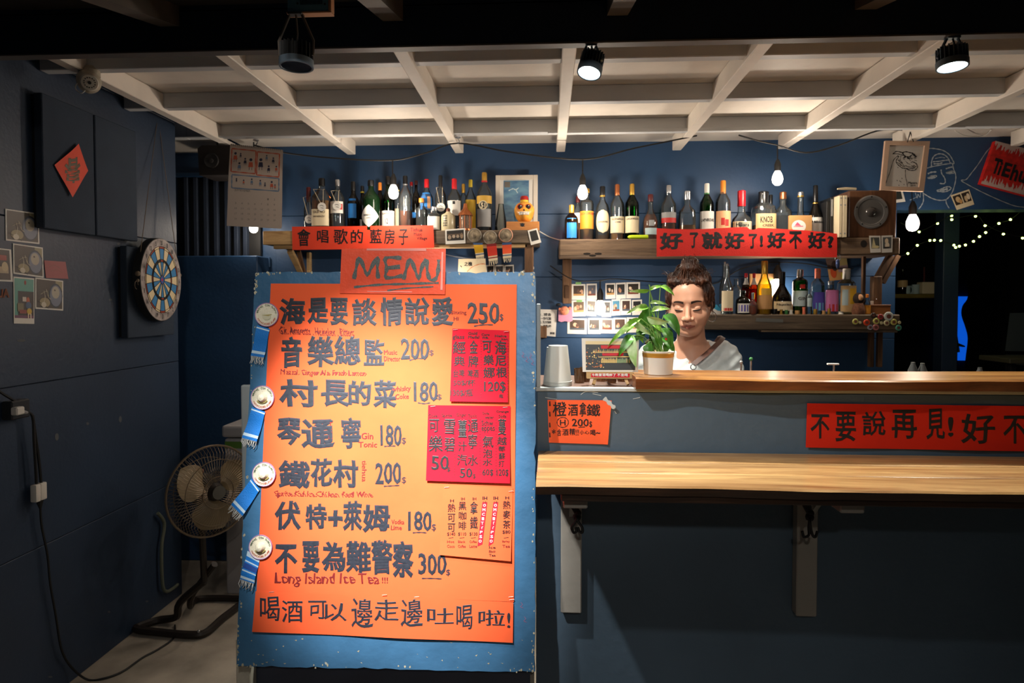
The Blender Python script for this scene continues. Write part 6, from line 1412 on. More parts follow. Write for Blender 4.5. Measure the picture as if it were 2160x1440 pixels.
for r0 in range(5):
    for c0 in range(7):
        d = r0 * 7 + c0 - 4
        if 1 <= d <= 30: put(mb, str(d), 498 + c0 * 13.6, 416 + r0 * 11 + c0 * .6, 501 + c0 * 13.6 + (d > 9) * 1.5, 420 + r0 * 11 + c0 * .6, fk, .0)
part('date_print', mb, mat('grey_print', (130, 120, 112), .7), o)
mb = MB()
for k in range(26): x = 489 + k * 4.1; C_ = fk(x, 304.5 + (x - 485) * .115, .002); mb.tube([C_ + Vector((0, .004 * math.cos(a), .005 * math.sin(a))) for a in [q * PI / 3 for q in range(6)]], .0009, 4, closed=True)
part('spiral_binding', mb, M_BLACK, o)

# ------------------------------------------------------------------ black speaker under the ceiling
ys = 3.47; a, b = at(417, 335, ys), at(486, 335, ys); zt, zb = at(450, 306, ys).z, at(450, 369, ys).z
o = thing('black_speaker', 'black loudspeaker hung under the ceiling next to the calendar', 'speaker', ((a.x + b.x) / 2, ys + .08, zb))
part('cabinet', MB().prism([(a.x + .008, zb), (b.x, zb), (b.x, zt), (a.x + .022, zt), (a.x, zt - .018)], ys, ys + .18, lambda x, y, t: Vector((x, t, y))), mat('speaker_black', (34, 28, 26), .6), o)
C_ = at(446, 339, ys); part('speaker_cone', MB().lathe([(.042, 0), (.038, .004), (.03, .001), (.012, -.0 + .001), (.010, .006), (0, .008)], C_, 28, ROTX), mat('dark_cone', (52, 50, 50), .4), o, True)
part('hanger', MB().tube([Vector(((a.x + b.x) / 2 - .01, ys + .06, zt)), Vector(((a.x + b.x) / 2 - .01, ys + .06, 2.40))], .006, 6), M_BLACK, o)
# socket on the wall beside the board
o = thing('double_socket', 'navy painted double wall socket with a plugged cord beside the menu board corner', 'socket', at(550, 565, YB))
a, b = at(531, 552, YB), at(571, 552, YB); part('plate', MB().rbox(a.x, b.x, YB - .014, YB, at(550, 564, YB).z, at(550, 542, YB).z, .003), M_BACK, o); part('plug', MB().ball(at(541, 552, YB - .03), .014, 8, 6), M_BLACK, o, True)
for x in (553, 558): part('socket_slot', MB().box(at(x, 552, YB).x, at(x, 552, YB).x + .003, YB - .0145, YB - .014, at(x, 554, YB).z, at(x, 550, YB).z), M_BLACK, o)
cable('white_cable', [at(541, 553, YB - .03), at(526, 572, YB - .05), at(521, 610, YB - .06), at(521, 640, YB - .06), at(530, 676, YB - .05), at(533, 690, YB - .05)], .004, PAPER['grey'], 'grey cord curving down from the double wall socket', group=None)

# ------------------------------------------------------------------ fan
FC = at(447, 1035, 2.78); RF = 100 * 2.78 / F * .98
fn_ = Vector((.92, -.62, .05)).normalized(); FM = fn_.to_track_quat('Z', 'Y').to_matrix()
fan = thing('floor_fan', 'large brown-guarded floor fan on a bent tube stand beside the wall', 'fan', (FC.x, FC.y, 0))
M_GUARD = mat('bronzed_wire', (128, 112, 92), .4, .5); M_BLADE = mat('tan_blade', (138, 120, 90), .5); M_STAND = mat('dark_brown_tube', (32, 24, 18), .5)
gd = MB()
for k in range(72):
    a = k * 2 * PI / 72
    for s_ in (1, -1):
        pr = [(.05, .055 * s_), (RF * .5, .058 * s_), (RF * .85, .04 * s_), (RF * .98, 0)]
        gd.tube([FC + FM @ Vector((r_ * math.cos(a + (.25 * (1 - r_ / RF) * s_)), r_ * math.sin(a + (.25 * (1 - r_ / RF) * s_)), z)) for r_, z in pr], .0011, 3, cap=False)
for rr, z, t in ((RF, 0, .005), (RF * .72, .052, .0018), (RF * .72, -.052, .0018), (RF * .35, .058, .0018)): gd.tube([FC + FM @ Vector((rr * math.cos(k * PI / 20), rr * math.sin(k * PI / 20), z)) for k in range(40)], t, 5, closed=True)
part('guard', gd, M_GUARD, fan)
for k in range(3):
    a0 = k * 2 * PI / 3 + .5; mb = MB()
    mb.grid(lambda u, v, a0=a0: FC + FM @ Vector(((.04 + (RF * .86 - .04) * v) * math.cos(a0 + (u - .5) * (1.5 * math.sin(PI * min(1, v * .75 + .15)))), (.04 + (RF * .86 - .04) * v) * math.sin(a0 + (u - .5) * (1.5 * math.sin(PI * min(1, v * .75 + .15)))), (u - .5) * .05)), 8, 8)
    part('blade', mb, M_BLADE, fan, True)
part('hub', MB().lathe([(.0, -.02), (.038, -.02), (.04, .03), (.03, .045), (0, .048)], FC, 20, FM), M_STAND, fan, True)
part('hub_badge', MB().lathe([(.03, .060), (.03, .064), (0, .065)], FC, 16, FM), mat('badge_grey', (84, 82, 76), .5), fan, True)
part('motor', MB().lathe([(.05, -.20), (.065, -.19), (.07, -.08), (.04, -.05), (.03, 0)], FC, 20, FM), M_STAND, fan, True)
part('red_switch', MB().rbox(-.02, .02, -.03, .03, -.01, .01, .004, M=Matrix.Translation(FC - fn_ * .13 + Vector((0, 0, .068)))), mat('dark_red_switch', (110, 40, 30), .5), fan)
T = FC - fn_ * .10
part('post', MB().tube([T + Vector((0, 0, -.06)), Vector((T.x + .0, T.y + .02, .22))], .015, 8), M_STAND, fan, True)
q = lambda x, y, z=.02: atz(x, y, z)
part('base_tube', MB().tube(smoothline([tuple(Vector((T.x, T.y + .02, .22))), tuple(q(380, 1270, .12)), tuple(q(372, 1300, .04)), tuple(q(335, 1307)), tuple(q(300, 1318)), tuple(q(288, 1326)), tuple(q(330, 1332)), tuple(q(400, 1338)), tuple(q(435, 1333)), tuple(q(470, 1303)), tuple(q(520, 1265))], 5), .017, 8), M_STAND, fan, True)
part('base_tube', MB().tube(smoothline([tuple(Vector((T.x + .05, T.y + .02, .30))), tuple(q(408, 1250, .14)), tuple(q(402, 1278, .05)), tuple(q(420, 1262, .02)), tuple(q(520, 1262, .02))], 5), .015, 8), M_STAND, fan, True)
part('foot_screw', MB().ball(q(419, 1331, .04), .007, 8, 6), CAPM['silver'], fan)

# ------------------------------------------------------------------ white chest and folded board behind the menu board
zc = at(490, 925, 3.35).z
a, b = at(474, 1000, 3.2), at(640, 1000, 3.2)
o = thing('white_chest', 'tall white lidded chest with a green label behind the fan', 'chest', ((a.x + b.x) / 2, 3.4, 0))
part('chest_body', MB().rbox(a.x, b.x, 3.2, 3.6, 0.0, at(490, 925, 3.2).z, .01, 2), mat('aged_white_plastic', (170, 166, 166), .45), o)
part('chest_lid', MB().rbox(a.x - .01, b.x + .01, 3.19, 3.61, at(490, 922, 3.2).z, at(490, 897, 3.2).z, .012, 2), mat('aged_white_plastic', (0, 0, 0)), o)
part('green_label', MB().box(a.x + .004, a.x + .12, 3.197, 3.2, at(490, 945, 3.2).z, at(490, 931, 3.2).z), mat('green_label', (90, 130, 50), .5), o)
a, b = at(508, 900, 1.80), at(560, 900, 1.80)
mb = MB(); mb.rbox(a.x, b.x, 1.80, 1.815, .30, at(515, 812, 1.80).z, .005, 2)
o = thing('folded_stand', 'pale grey folded stand whose edge peeks out behind the menu board', 'stand', ((a.x + b.x) / 2, 1.81, 0)); part('stand_panel', mb, M_GREYW, o)
part('stand_leg', MB().rbox(a.x, a.x + .02, 1.816, 1.835, 0, 1.2, .002), M_STAND, o); part('stand_leg', MB().rbox(b.x - .02, b.x, 1.816, 1.835, 0, 1.2, .002), M_STAND, o)

# ------------------------------------------------------------------ on the sill: cups, tumblers, postcard easel, pot
zS = 1.273 + .0005
c = at(1177, 812, 1.80); c.z = zS
o = thing('paper_cup', 'stack of plain white paper cups upside down on the sill', 'cup', c)
for k in range(3):
    z = k * .0045; part('cup' if k == 0 else 'cup', MB().lathe([(.0395, z), (.0395, z + .0025), (.0375, z + .003), (.0275 - .0003 * k, .1085 + .0 * z), (.0265, .110 - .0004 * (2 - k)), (.025, .108), (0, .108)] if k == 2 else [(.0395, z), (.0395, z + .0025), (.0375, z + .003), (.036, z + .012)], c, 32), mat('matte_white_cup', (212, 212, 206), .6), o, True)
part('cup', MB().lathe([(.038, .0), (.0377, .002), (.0275, .104)], c + Vector((-.004, .012, 0)), 24), mat('matte_white_cup', (0, 0, 0)), o, True)
M_TUM = glass('brown_tumbler', (150, 112, 82), body=.35)
for i, (x, y0, hw, Y, lab) in enumerate(((1222, 782, 11, 1.86, 'ribbed amber tumbler beside the white cups'), (1234, 784, 11, 1.89, 'ribbed amber tumbler right behind the easel foot'), (1268, 799, 12, 1.90, 'ribbed smoky tumbler under the postcard'), (1290, 799, 11, 1.86, 'clear-brown tumbler between the easel legs'), (1312, 798, 11, 1.90, 'ribbed smoky tumbler near the far easel leg'), (1334, 798, 9, 1.88, 'ribbed smoky tumbler next to the bar top end'))):
    c = at(x, 800, Y); c.z = zS; R_ = hw * Y / F; h = .040 if i < 2 else .030
    mb = MB(); n = 28; 
    for (r_, z) in ((.86, 0), (.9, .004), (1, h), (.93, h), (.84, .008)):
        pass
    prof = [(.86, 0), (.9, .004), (1, h), (.94, h), (.84, .008), (0, .008)]
    vs = []; fs = []
    for j, (r_, z) in enumerate(prof):
        for k in range(n):
            a = 2 * PI * k / n; rr = R_ * r_ * (1 + (.05 if k % 2 else -.02) * (j in (1, 2))); vs.append(c + Vector((rr * math.cos(a), rr * math.sin(a), z)))
    for j in range(len(prof) - 1):
        for k in range(n): fs.append((j * n + k, j * n + (k + 1) % n, (j + 1) * n + (k + 1) % n, (j + 1) * n + k))
    solo('glass_tumbler', mb.add(vs, fs), M_TUM, lab, 'glass', c, 'tumblers on the sill')
ye = 1.80
o = thing('postcard_easel', 'small wooden easel with a red label strip on the sill', 'easel', (at(1286, 812, ye).x, ye, zS))
a, b = at(1237, 790, ye), at(1336, 790, ye)
part('ledge', MB().rbox(a.x, b.x, ye - .012, ye + .012, at(1286, 798, ye).z, at(1286, 784, ye).z, .0015), M_OLDL, o)
part('label_strip', MB().box(at(1246, 790, ye).x, at(1327, 790, ye).x, ye - .0126, ye - .012, at(1286, 794.5, ye).z, at(1286, 786.5, ye).z), mat('red_label_tape', (0, 0, 0)), o)
mb = MB(); f = plane((0, ye - .0128, 0), (0, -1, 0)); chars(mb, '今晚當酒喝醉了', 1248, 1300, 787.5, 793.5, f, .03); chars(mb, '不是喝', 1302, 1325, 787.5, 793.5, f, .03); part('label_print', mb, mat('white_print', (0, 0, 0)), o)
for x, dx in ((1256, -5), (1318, 6)): strut('leg', at(x, 797, ye), Vector((at(x + dx, 812, ye).x, ye - .012, zS + .003)), .008, M_OLDL, o)
strut('rear_leg', (at(1286, 770, ye).x, ye + .015, 1.36), (at(1286, 770, ye).x, ye + .075, zS + .003), .008, M_OLDL, o)
part('back_rest', MB().rbox(at(1286, 770, ye).x - .01, at(1286, 770, ye).x + .01, ye + .022, ye + .028, 1.29, 1.36, .001), M_OLDL, o)
f = plane((0, ye, 1.30), (0, -1, 0.06), .0)
crn = [(1227, 713), (1348, 714), (1346, 785), (1229, 784)]
o = thing('framed_postcard', 'white-bordered postcard of a night bar standing on the small easel', 'picture', f(1287, 785))
part('card', MB().prism(crn, 0, .004, lambda x, y, t: f(x, y, t - .004)), PAPER['white'], o)
mb = MB(); ms = [mat('dark_slate_print', (66, 70, 74), .35), mat('yellow_light_print', (236, 206, 130), .4), mat('cream_band_print', (226, 206, 160), .4), mat('red_label_tape', (0, 0, 0)), mat('orange_speck_print', (206, 120, 70), .4), mat('green_band_print', (150, 176, 130), .4)]
poly(mb, [(1235, 720), (1340, 721), (1340, 780), (1236, 780)], f, .0004, 0); poly(mb, [(1235, 719), (1340, 720), (1340, 727), (1235, 726)], f, .0006, 2)
poly(mb, [(1267, 728), (1308, 728), (1308, 735), (1268, 735)], f, .0008, 3); poly(mb, [(1270, 745), (1315, 744), (1315, 750), (1271, 750)], f, .0008, 3)
r_ = random.Random(9)
for k in range(26): x = 1250 + k * 3; poly(mb, [(x, 744), (x + 2, 736 + r_.uniform(-2, 4)), (x + 2.4, 744)], f, .0007, 1)
poly(mb, [(1262, 752), (1328, 751), (1328, 753), (1262, 753.5)], f, .0007, 1)
for k in range(22): x = 1268 + k * 2.8; poly(mb, [(x, 765), (x + .4, 756 + r_.uniform(-2, 3)), (x + 2, 756 + r_.uniform(-2, 3)), (x + 2.2, 765)], f, .0007, 1 if k < 12 else r_.choice([5, 2]))
for k in range(44): x, y = r_.uniform(1236, 1275), r_.uniform(732, 775); disc(mb, x, y, r_.uniform(.6, 1.8), f, .0007, r_.choice([1, 4, 4, 2]), 6)
stroke(mb, [(1249, 772), (1254, 774), (1262, 772), (1266, 773)], 1, f, mi=4); poly(mb, [(1266, 768), (1270, 768), (1270, 774), (1266, 774)], f, .0009, 4)
part('night_print', mb, ms, o)

c = at(1388, 792, 1.80); zP = 1.3045
o = thing('potted_plant', 'bright green money plant in a white pot with a gold band on the bar top', 'plant', (c.x, c.y, zP))
c.z = zP
part('pot', MB().lathe([(.037, 0), (.039, .002), (.0425, .060), (.0435, .064), (.041, .0655), (.039, .058), (.036, .05), (0, .05)], c, 32), mat('glossy_white_pot', (222, 218, 210), .25), o, True)
part('gold_band', MB().lathe([(.0418, .048), (.0426, .049), (.0433, .0595), (.0425, .0605)], c, 32), mat('gold_band', (196, 146, 60), .3, .3), o, True)
part('soil', MB().lathe([(.038, .053), (.02, .056), (0, .057)], c, 16), mat('dark_soil', (46, 36, 28), .95, bump=.5, bscale=200), o)
M_LEAF = mat('pothos_leaf', (124, 178, 62), .33, var=.0, rgb2=(216, 232, 164), vscale=30, stretch=(1, 1, 1), thresh=(.52, .66)); M_LEAFD = mat('deep_green_leaf', (66, 122, 38), .4, var=.2, vscale=90); M_LEAFW = mat('silver_green_leaf', (214, 230, 196), .4, rgb2=(140, 186, 104), vscale=24)
M_STEM = mat('leaf_stem', (120, 160, 80), .5)
leaves = [(1370, 612, 1324, 607, 9, 0, 0), (1370, 612, 1402, 600, 9, 0, .01), (1393, 604, 1422, 621, 12, 0, 0), (1370, 640, 1410, 640, 9, 0, 0), (1368, 648, 1322, 656, 14, 0, .0), (1370, 648, 1336, 682, 26, 1, .01), (1374, 656, 1416, 648, 12, 0, -.01), (1364, 668, 1412, 672, 20, 2, -.015),
          (1400, 664, 1432, 704, 28, 1, 0), (1352, 672, 1282, 722, 14, 0, -.02), (1335, 672, 1374, 700, 15, 2, -.02), (1336, 707, 1305, 746, 20, 1, -.02), (1333, 708, 1343, 768, 24, 2, -.025), (1360, 700, 1338, 718, 16, 1, 0), (1380, 690, 1366, 726, 22, 1, .01), (1395, 692, 1416, 730, 26, 1, .01),
          (1380, 715, 1360, 742, 24, 1, .01), (1395, 712, 1422, 742, 22, 1, .015), (1372, 700, 1392, 738, 26, 1, 0), (1348, 690, 1358, 720, 14, 0, .01), (1376, 684, 1398, 700, 14, 0, -.01), (1392, 680, 1408, 692, 12, 2, -.01), (1358, 668, 1370, 690, 18, 1, .01), (1405, 720, 1398, 745, 18, 1, .01), (1366, 724, 1376, 748, 22, 1, -.01), (1345, 680, 1320, 700, 9, 0, 0)]
mb = MB(); b0 = c + Vector((0, 0, .055))
for bx, by, tx, ty, w_, mi, dy in leaves:
    B_ = at(bx, by, 1.80 + dy); T_ = at(tx, ty, 1.80 + dy * 1.3 - .008); ax = T_ - B_; Lh = ax.length; t = ax.normalized()
    s_ = t.cross(Vector((0, -1, 0))); s_ = (s_ + Vector((0, .55 if bx < 1370 else -.45, .25))).normalized(); s_ = (s_ - t * s_.dot(t)).normalized(); n_ = t.cross(s_); n_ = n_ if n_.y < 0 else -n_
    W = w_ * 1.8 / F * .5; lf = MB()
    def lfn(u, v, B_=B_, t=t, s_=s_, n_=n_, Lh=Lh, W=W):
        wd = W * (math.sin(PI * min(1, v ** .62)) ** .8 if 0 < v < 1 else 0.02); x = (u - .5) * 2
        return B_ + t * Lh * v + s_ * x * wd + n_ * (.18 * Lh * math.sin(PI * v) + .35 * wd * abs(x) + .04 * Lh * math.sin(v * 9) * abs(x)) + Vector((0, 0, -.12 * Lh * v * v))
    lf.grid(lfn, 6, 10); part('leaf', lf, [M_LEAF, M_LEAFD, M_LEAFW][mi], o, True)
    r0 = b0 + Vector((RND.uniform(-.02, .02), RND.uniform(-.015, .015), 0)); md = (r0 + B_) / 2 + Vector((0, 0, .02))
    mb.tube(smoothline([tuple(r0), tuple(md), tuple(B_)], 5), .0013, 5)
mb.tube(smoothline([tuple(b0), tuple(at(1372, 700, 1.80)), tuple(at(1370, 650, 1.80)), tuple(at(1371, 610, 1.80)), tuple(at(1369, 600, 1.80))], 5), .0018, 5)
part('stem', mb, M_STEM, o, True)
part('red_berry', MB().ball(at(1405, 715, 1.775), .0035, 8, 6), CAPM['red'], o, True)

# small bar tools behind the bar top
zW = .9305
for px, y, Yt, r_, m, nm, lab in ((1584, 757, 2.0, .006, 'green', 'bar_spoon', 'thin stirring rod with a green ball end behind the bar top'), (1563, 764, 2.0, .006, 'silver', 'bar_spoon', 'thin steel rod beside the sleeve of the bartender'), (1759, 768, 2.02, .012, 'white', 'bar_tap', 'small white T-shaped tap behind the bar top')):
    p = at(px, y, Yt); o = thing(nm, lab, 'bar tool', (p.x, p.y, zW), 'bar tools behind the bar top')
    part('rod', MB().tube([Vector((p.x, p.y, zW)), p], .003, 6), CAPM['silver'], o)
    if m == 'white': part('cross_handle', MB().rbox(p.x - .02, p.x + .014, p.y - .005, p.y + .005, p.z - .002, p.z + .003, .001), PAPER['white'], o)
    else: part('end_ball', MB().ball(p, r_, 8, 6), CAPM[m], o, True)

# ------------------------------------------------------------------ hanging pencil drawing, red canvas, chalk mural
f = plane((0, 3.46, 0), (0, -1, .02))
o = thing('hanging_drawing', 'ink drawing of a hatted head in a pale wood frame hung from the ceiling', 'picture', f(1905, 404))
OC = [(1867, 297), (1961, 298), (1948, 404), (1857, 401)]; IC = [(1876, 306), (1950, 307), (1938, 395), (1867, 393)]
mb = MB()
for i in range(4):
    j = (i + 1) % 4; mb.prism([OC[i], OC[j], IC[j], IC[i]], -.012, .004, lambda x, y, t: f(x, y, t))
part('frame', mb, mat('pale_frame_wood', (206, 174, 150), .5), o)
part('drawing_paper', MB().prism(IC, -.010, -.006, lambda x, y, t: f(x, y, t)), mat('off_white_paper', (206, 202, 196), .6), o)
g = lambda x, y, e=0.0: f(x, y, e - .0055); mb = MB(); r_ = random.Random(2)
Z = lambda pts: [(1850 + x / 6.968, 280 + y / 6.968) for x, y in pts]
for pts, w_ in (([(240, 310), (290, 270), (380, 285), (430, 275), (500, 290), (540, 300), (590, 350)], 2), ([(245, 300), (330, 310), (400, 330)], 1.4), ([(380, 290), (420, 340), (480, 350), (520, 320)], 2.6), ([(400, 360), (430, 350)], 3), ([(450, 370), (490, 375)], 3), ([(520, 300), (580, 355)], 2.2),
                ([(330, 340), (290, 400), (300, 450), (370, 510), (420, 520), (500, 550), (570, 540), (605, 490), (570, 440), (520, 420)], 1.6), ([(300, 430), (350, 460), (400, 500)], 1.2), ([(320, 400), (370, 440), (420, 500)], 1.2), ([(430, 480), (480, 500), (560, 500), (590, 480)], 1.2), ([(440, 520), (500, 525), (570, 510)], 1.2),
                ([(360, 330), (350, 400), (390, 440)], 1), ([(320, 330), (250, 400), (200, 560), (150, 700), (120, 780)], 1.4), ([(425, 540), (425, 640), (445, 720), (455, 800)], 1.2)):
    stroke(mb, Z(pts), w_, g)
for _ in range(40):
    x, y = r_.uniform(300, 580), r_.uniform(330, 530)
    if abs((y - 340) - (x - 300) * .5) < 110: stroke(mb, Z([(x, y), (x + r_.uniform(10, 40), y + r_.uniform(4, 26))]), .7, g)
for x, y in ((300, 690), (340, 700), (370, 660), (355, 710), (325, 760), (400, 750), (310, 500)): stroke(mb, Z([(x, y), (x + 8, y + 14)]), 1.2, g)
part('ink_drawing', mb, M_INKB, o)
mb = MB(); put(mb, 'Mantra', 1917, 382.5, 1936, 387.5, g, .01); put(mb, '2019', 1921, 389, 1932, 392.5, g, .01); part('signature', mb, M_INKB, o)
part('cord', MB().tube([at(1914, 300, 3.465), at(1920, 278, 3.47), Vector((at(1918, 278, 3.47).x, 3.47, 2.36))], .0022, 5).tube([at(1927, 299, 3.465), at(1920, 278, 3.47)], .0022, 5), M_BLACK, o)
wallcard('instant_photo', [(1884, 405), (1904, 403), (1910, 425), (1886, 428)], YB - .0015, [('r', (40, 46, 44), .08, .0, .8, .72)], 'instant photo half hidden behind the hanging drawing', 'photo')
wallcard('instant_photo', [(2005, 412), (2044, 399), (2055, 431), (2018, 443)], YB - .0015, [('r', (50, 40, 34), .06, .1, .47, .72), ('r', (50, 40, 34), .53, .1, .94, .72), ('o', (206, 176, 130), .15, .2, .4, .6), ('o', (196, 150, 96), .28, .4, .46, .7), ('o', (206, 180, 140), .6, .3, .76, .7), ('o', (226, 206, 176), .74, .2, .92, .6)],
         'tilted double instant photo beside the chin of the chalk face', 'photo', base='cream')
f = plane((0, YB - .0008, 0), (0, -1, 0)); mb = MB()
for pts, w_ in (([(700, 240), (770, 230), (860, 235), (970, 260), (1060, 320), (1110, 400), (1130, 450), (1070, 442)], 2.4), ([(800, 490), (800, 430), (830, 350), (900, 310), (980, 320), (1040, 370), (1072, 440)], 2.6), ([(820, 425), (900, 420), (1000, 405), (1050, 400)], 2.4), ([(735, 520), (800, 500), (950, 470), (1075, 452)], 2.4),
                ([(830, 455), (900, 455), (960, 440)], 3), ([(850, 380), (940, 360), (1000, 370)], 1.4),
                ([(1110, 450), (1120, 520), (1155, 620), (1150, 720), (1110, 860), (1060, 940), (1000, 985), (900, 990), (800, 960), (720, 915), (670, 880)], 2.4), ([(745, 603), (800, 580), (872, 575)], 3.4), ([(740, 665), (800, 632), (875, 630), (850, 658), (800, 672), (742, 668)], 2.2), ([(760, 655), (850, 642)], 4),
                ([(940, 540), (950, 600), (990, 660), (1002, 720), (980, 748), (920, 742)], 2.6), ([(1010, 530), (1060, 512), (1105, 502)], 3), ([(1010, 590), (1050, 570), (1110, 560), (1130, 590), (1060, 602), (1012, 592)], 2), ([(1030, 585), (1110, 578)], 5),
                ([(875, 850), (950, 822), (1000, 800), (1060, 793), (1086, 815), (1050, 850), (980, 868), (880, 858)], 2.6), ([(920, 846), (980, 838), (1040, 822)], 5), ([(680, 900), (680, 1000), (650, 1070), (610, 1120)], 2.2), ([(1010, 975), (1020, 1040), (1060, 1110)], 2.2),
                ([(1690, 190), (1600, 290), (1480, 470), (1380, 600), (1310, 685), (1235, 700), (1330, 760), (1500, 850), (1700, 945), (1900, 1030), (2050, 1080), (2260, 1100)], 2.0), ([(560, 880), (590, 960), (600, 900), (630, 950), (640, 880)], 1.4), ([(480, 990), (550, 960), (600, 930)], 1.4)):
    stroke(mb, Z(pts), w_, f)
part('chalk_drawing', mb, mat('chalk_line', (150, 160, 168), .9), bw)
f = plane((0, YB - .03, 0), (0, -1, 0))
CC = [(2100, 297), (2222, 328), (2192, 420), (2069, 387)]
o = thing('red_canvas', 'tilted red painted canvas with white smears and black lettering on the wall', 'canvas', f(2140, 420))
part('canvas', MB().prism(CC, -.028, 0, lambda x, y, t: f(x, y, t)), mat('red_canvas_paint', (196, 30, 22), .6, var=.25, vscale=40), o)
mb = MB(); r_ = random.Random(4)
def bl(u, v): return tuple((CC[0][i] * (1 - u) + CC[1][i] * u) * (1 - v) + (CC[3][i] * (1 - u) + CC[2][i] * u) * v for i in (0, 1))
for k in range(60):
    u = k / 60; d = r_.uniform(.04, .22)
    mb.add([f(*bl(u, 0), .0006), f(*bl(u + .02, 0), .0006), f(*bl(u + .016, d * .8), .0006), f(*bl(u + .004, d), .0006)], [(0, 1, 2, 3)])
    d = r_.uniform(.05, .26); mb.add([f(*bl(u, 1), .0006), f(*bl(u + .02, 1), .0006), f(*bl(u + .016, 1 - d * .8), .0006), f(*bl(u + .004, 1 - d), .0006)], [(0, 1, 2, 3)])
part('white_smear', mb, mat('pinkish_white_smear', (206, 180, 172), .7), o)
mb = MB()
for k, ch_ in enumerate('TiEhua'):
    u0 = (.09, .20, .27, .42, .56, .70)[k]; u1 = (.22, .24, .40, .54, .68, .84)[k]; v0 = (.40, .46, .44, .44, .54, .54)[k]; v1 = .74 if k < 3 else .78
    mb2 = lambda x, y, e=0.0: f(*bl(x, y), .0012)
    put(mb, ch_, u0, v0 - .04, u1, v1 - .02, mb2, .035, ink=0)
part('brush_lettering', mb, M_INKB, o)

# ------------------------------------------------------------------ the dark room
M_FAIRY = mat('fairy_glow', (214, 255, 120), .3, emit=9.0)
ff = [(341, 160), (457, 97), (458, 129), (653, 101), (732, 178), (845, 160), (940, 128), (190, 229), (175, 340), (97, 407), (8, 435), (278, 300), (315, 298), (367, 300), (475, 338), (490, 357), (520, 347), (570, 337), (636, 307), (686, 268), (736, 235), (882, 247), (1040, 280)]
FP = lambda x, y: at(1890 + x / 3.893, 430 + y / 3.893, 4.08)
for x, y in ff:
    solo('fairy_light', MB().ball(FP(x, y), .0072, 8, 6), M_FAIRY, 'tiny yellow-green fairy light on the dark string in the doorway', 'fairy light', group='fairy lights in the doorway', smooth=True)
lo_i = [10, 9, 8, 11, 12, 13, 14, 15, 16, 17, 18, 19, 20, 5, 6]; up_i = [7, 0, 1, 2, 3, 4, 21, 22]
cable('fairy_string', [at(1868, 545, 4.0)] + [FP(*ff[i]) for i in lo_i] + [at(2160, 440, 3.95)], .002, M_CABLE, 'dark wire of the lower fairy light garland', group='fairy light wires')
cable('fairy_string', [at(1900, 470, 3.95)] + [FP(*ff[i]) + Vector((0, -.004, .006)) for i in up_i] + [at(2200, 500, 4.08), at(2260, 430, 3.95)], .002, M_CABLE, 'dark wire of the upper fairy light garland', group='fairy light wires')
a, b = at(1902, 622, 4.9), at(1980, 622, 4.9)
zq = at(1940, 620, 4.9).z
solo('small_shelf', MB().rbox(1.98, b.x, 4.85, 5.05, zq - .03, zq, .003), wood('olive_shelf_wood', (130, 110, 40), (86, 74, 28), 'X', .6, 8), 'short olive-brown shelf in the dark room', 'shelf')
for i, (px, y0, hw, m, lab) in enumerate(((1911, 603, 8, 'pale', 'pale printed mug on the dark room shelf'), (1931, 600, 7, 'pale', 'greenish mug in the middle of the dark room shelf'))):
    c = at(px, 620, 4.9); c.z = zq + .0005; R_ = hw * 4.9 / F; h = at(px, y0, 4.9).z - zq
    o = thing('mug', lab, 'mug', c, 'mugs in the dark room'); part('mug_body', MB().lathe([(R_ * .9, 0), (R_, .004), (R_, h), (R_ * .9, h), (R_ * .85, .01), (0, .01)], c, 18), PAPER[m], o, True)
    part('handle', MB().tube([c + Vector((R_ * .95 + .018 * math.sin(a), 0, h * .5 + .03 * math.cos(a))) for a in [k * PI / 6 for k in range(7)]], .004, 6), PAPER[m], o, True)
c = at(1952, 620, 4.9); c.z = zq + .0005; h = at(1952, 595, 4.9).z - zq
o = thing('woven_basket', 'cream square basket on the dark room shelf', 'basket', c); R_ = 12 * 4.9 / F
part('basket_body', MB().rbox(c.x - R_, c.x + R_, c.y - .04, c.y + .04, c.z, c.z + h, .006, 2), PAPER['cream'], o); part('tall_stick', MB().tube([c + Vector((-.01, 0, h)), c + Vector((-.012, 0, h + .11))], .006, 6), mat('dull_red_stick', (90, 40, 36), .6), o)
o = thing('dark_bottle', 'dim bottle with a tan label in the dark room', 'bottle', at(1903, 620, 4.9)); c = at(1903, 640, 4.9); c.z = zq + .0005; part('glass_body', MB().lathe([(.03, 0), (.032, .1), (.012, .14), (.012, .18)], c, 14), G_DARK, o, True); part('paper_label', MB().lathe([(.0325, .05), (.0325, .10)], c, 14), PAPER['tan'], o)
# lit blue window far behind
wq = struct('window_2', MB().box(at(1990, 700, 6.55).x, at(2060, 700, 6.55).x, 6.56, 6.57, at(2000, 760, 6.55).z, at(2000, 625, 6.55).z), mat('blue_lit_glass', (10, 92, 226), .4, emit=.75))
part('window_frame', MB().rbox(at(1984, 700, 6.54).x, at(1990, 700, 6.54).x, 6.53, 6.58, 1.0, 2.2, .004), M_BLACK, wq)
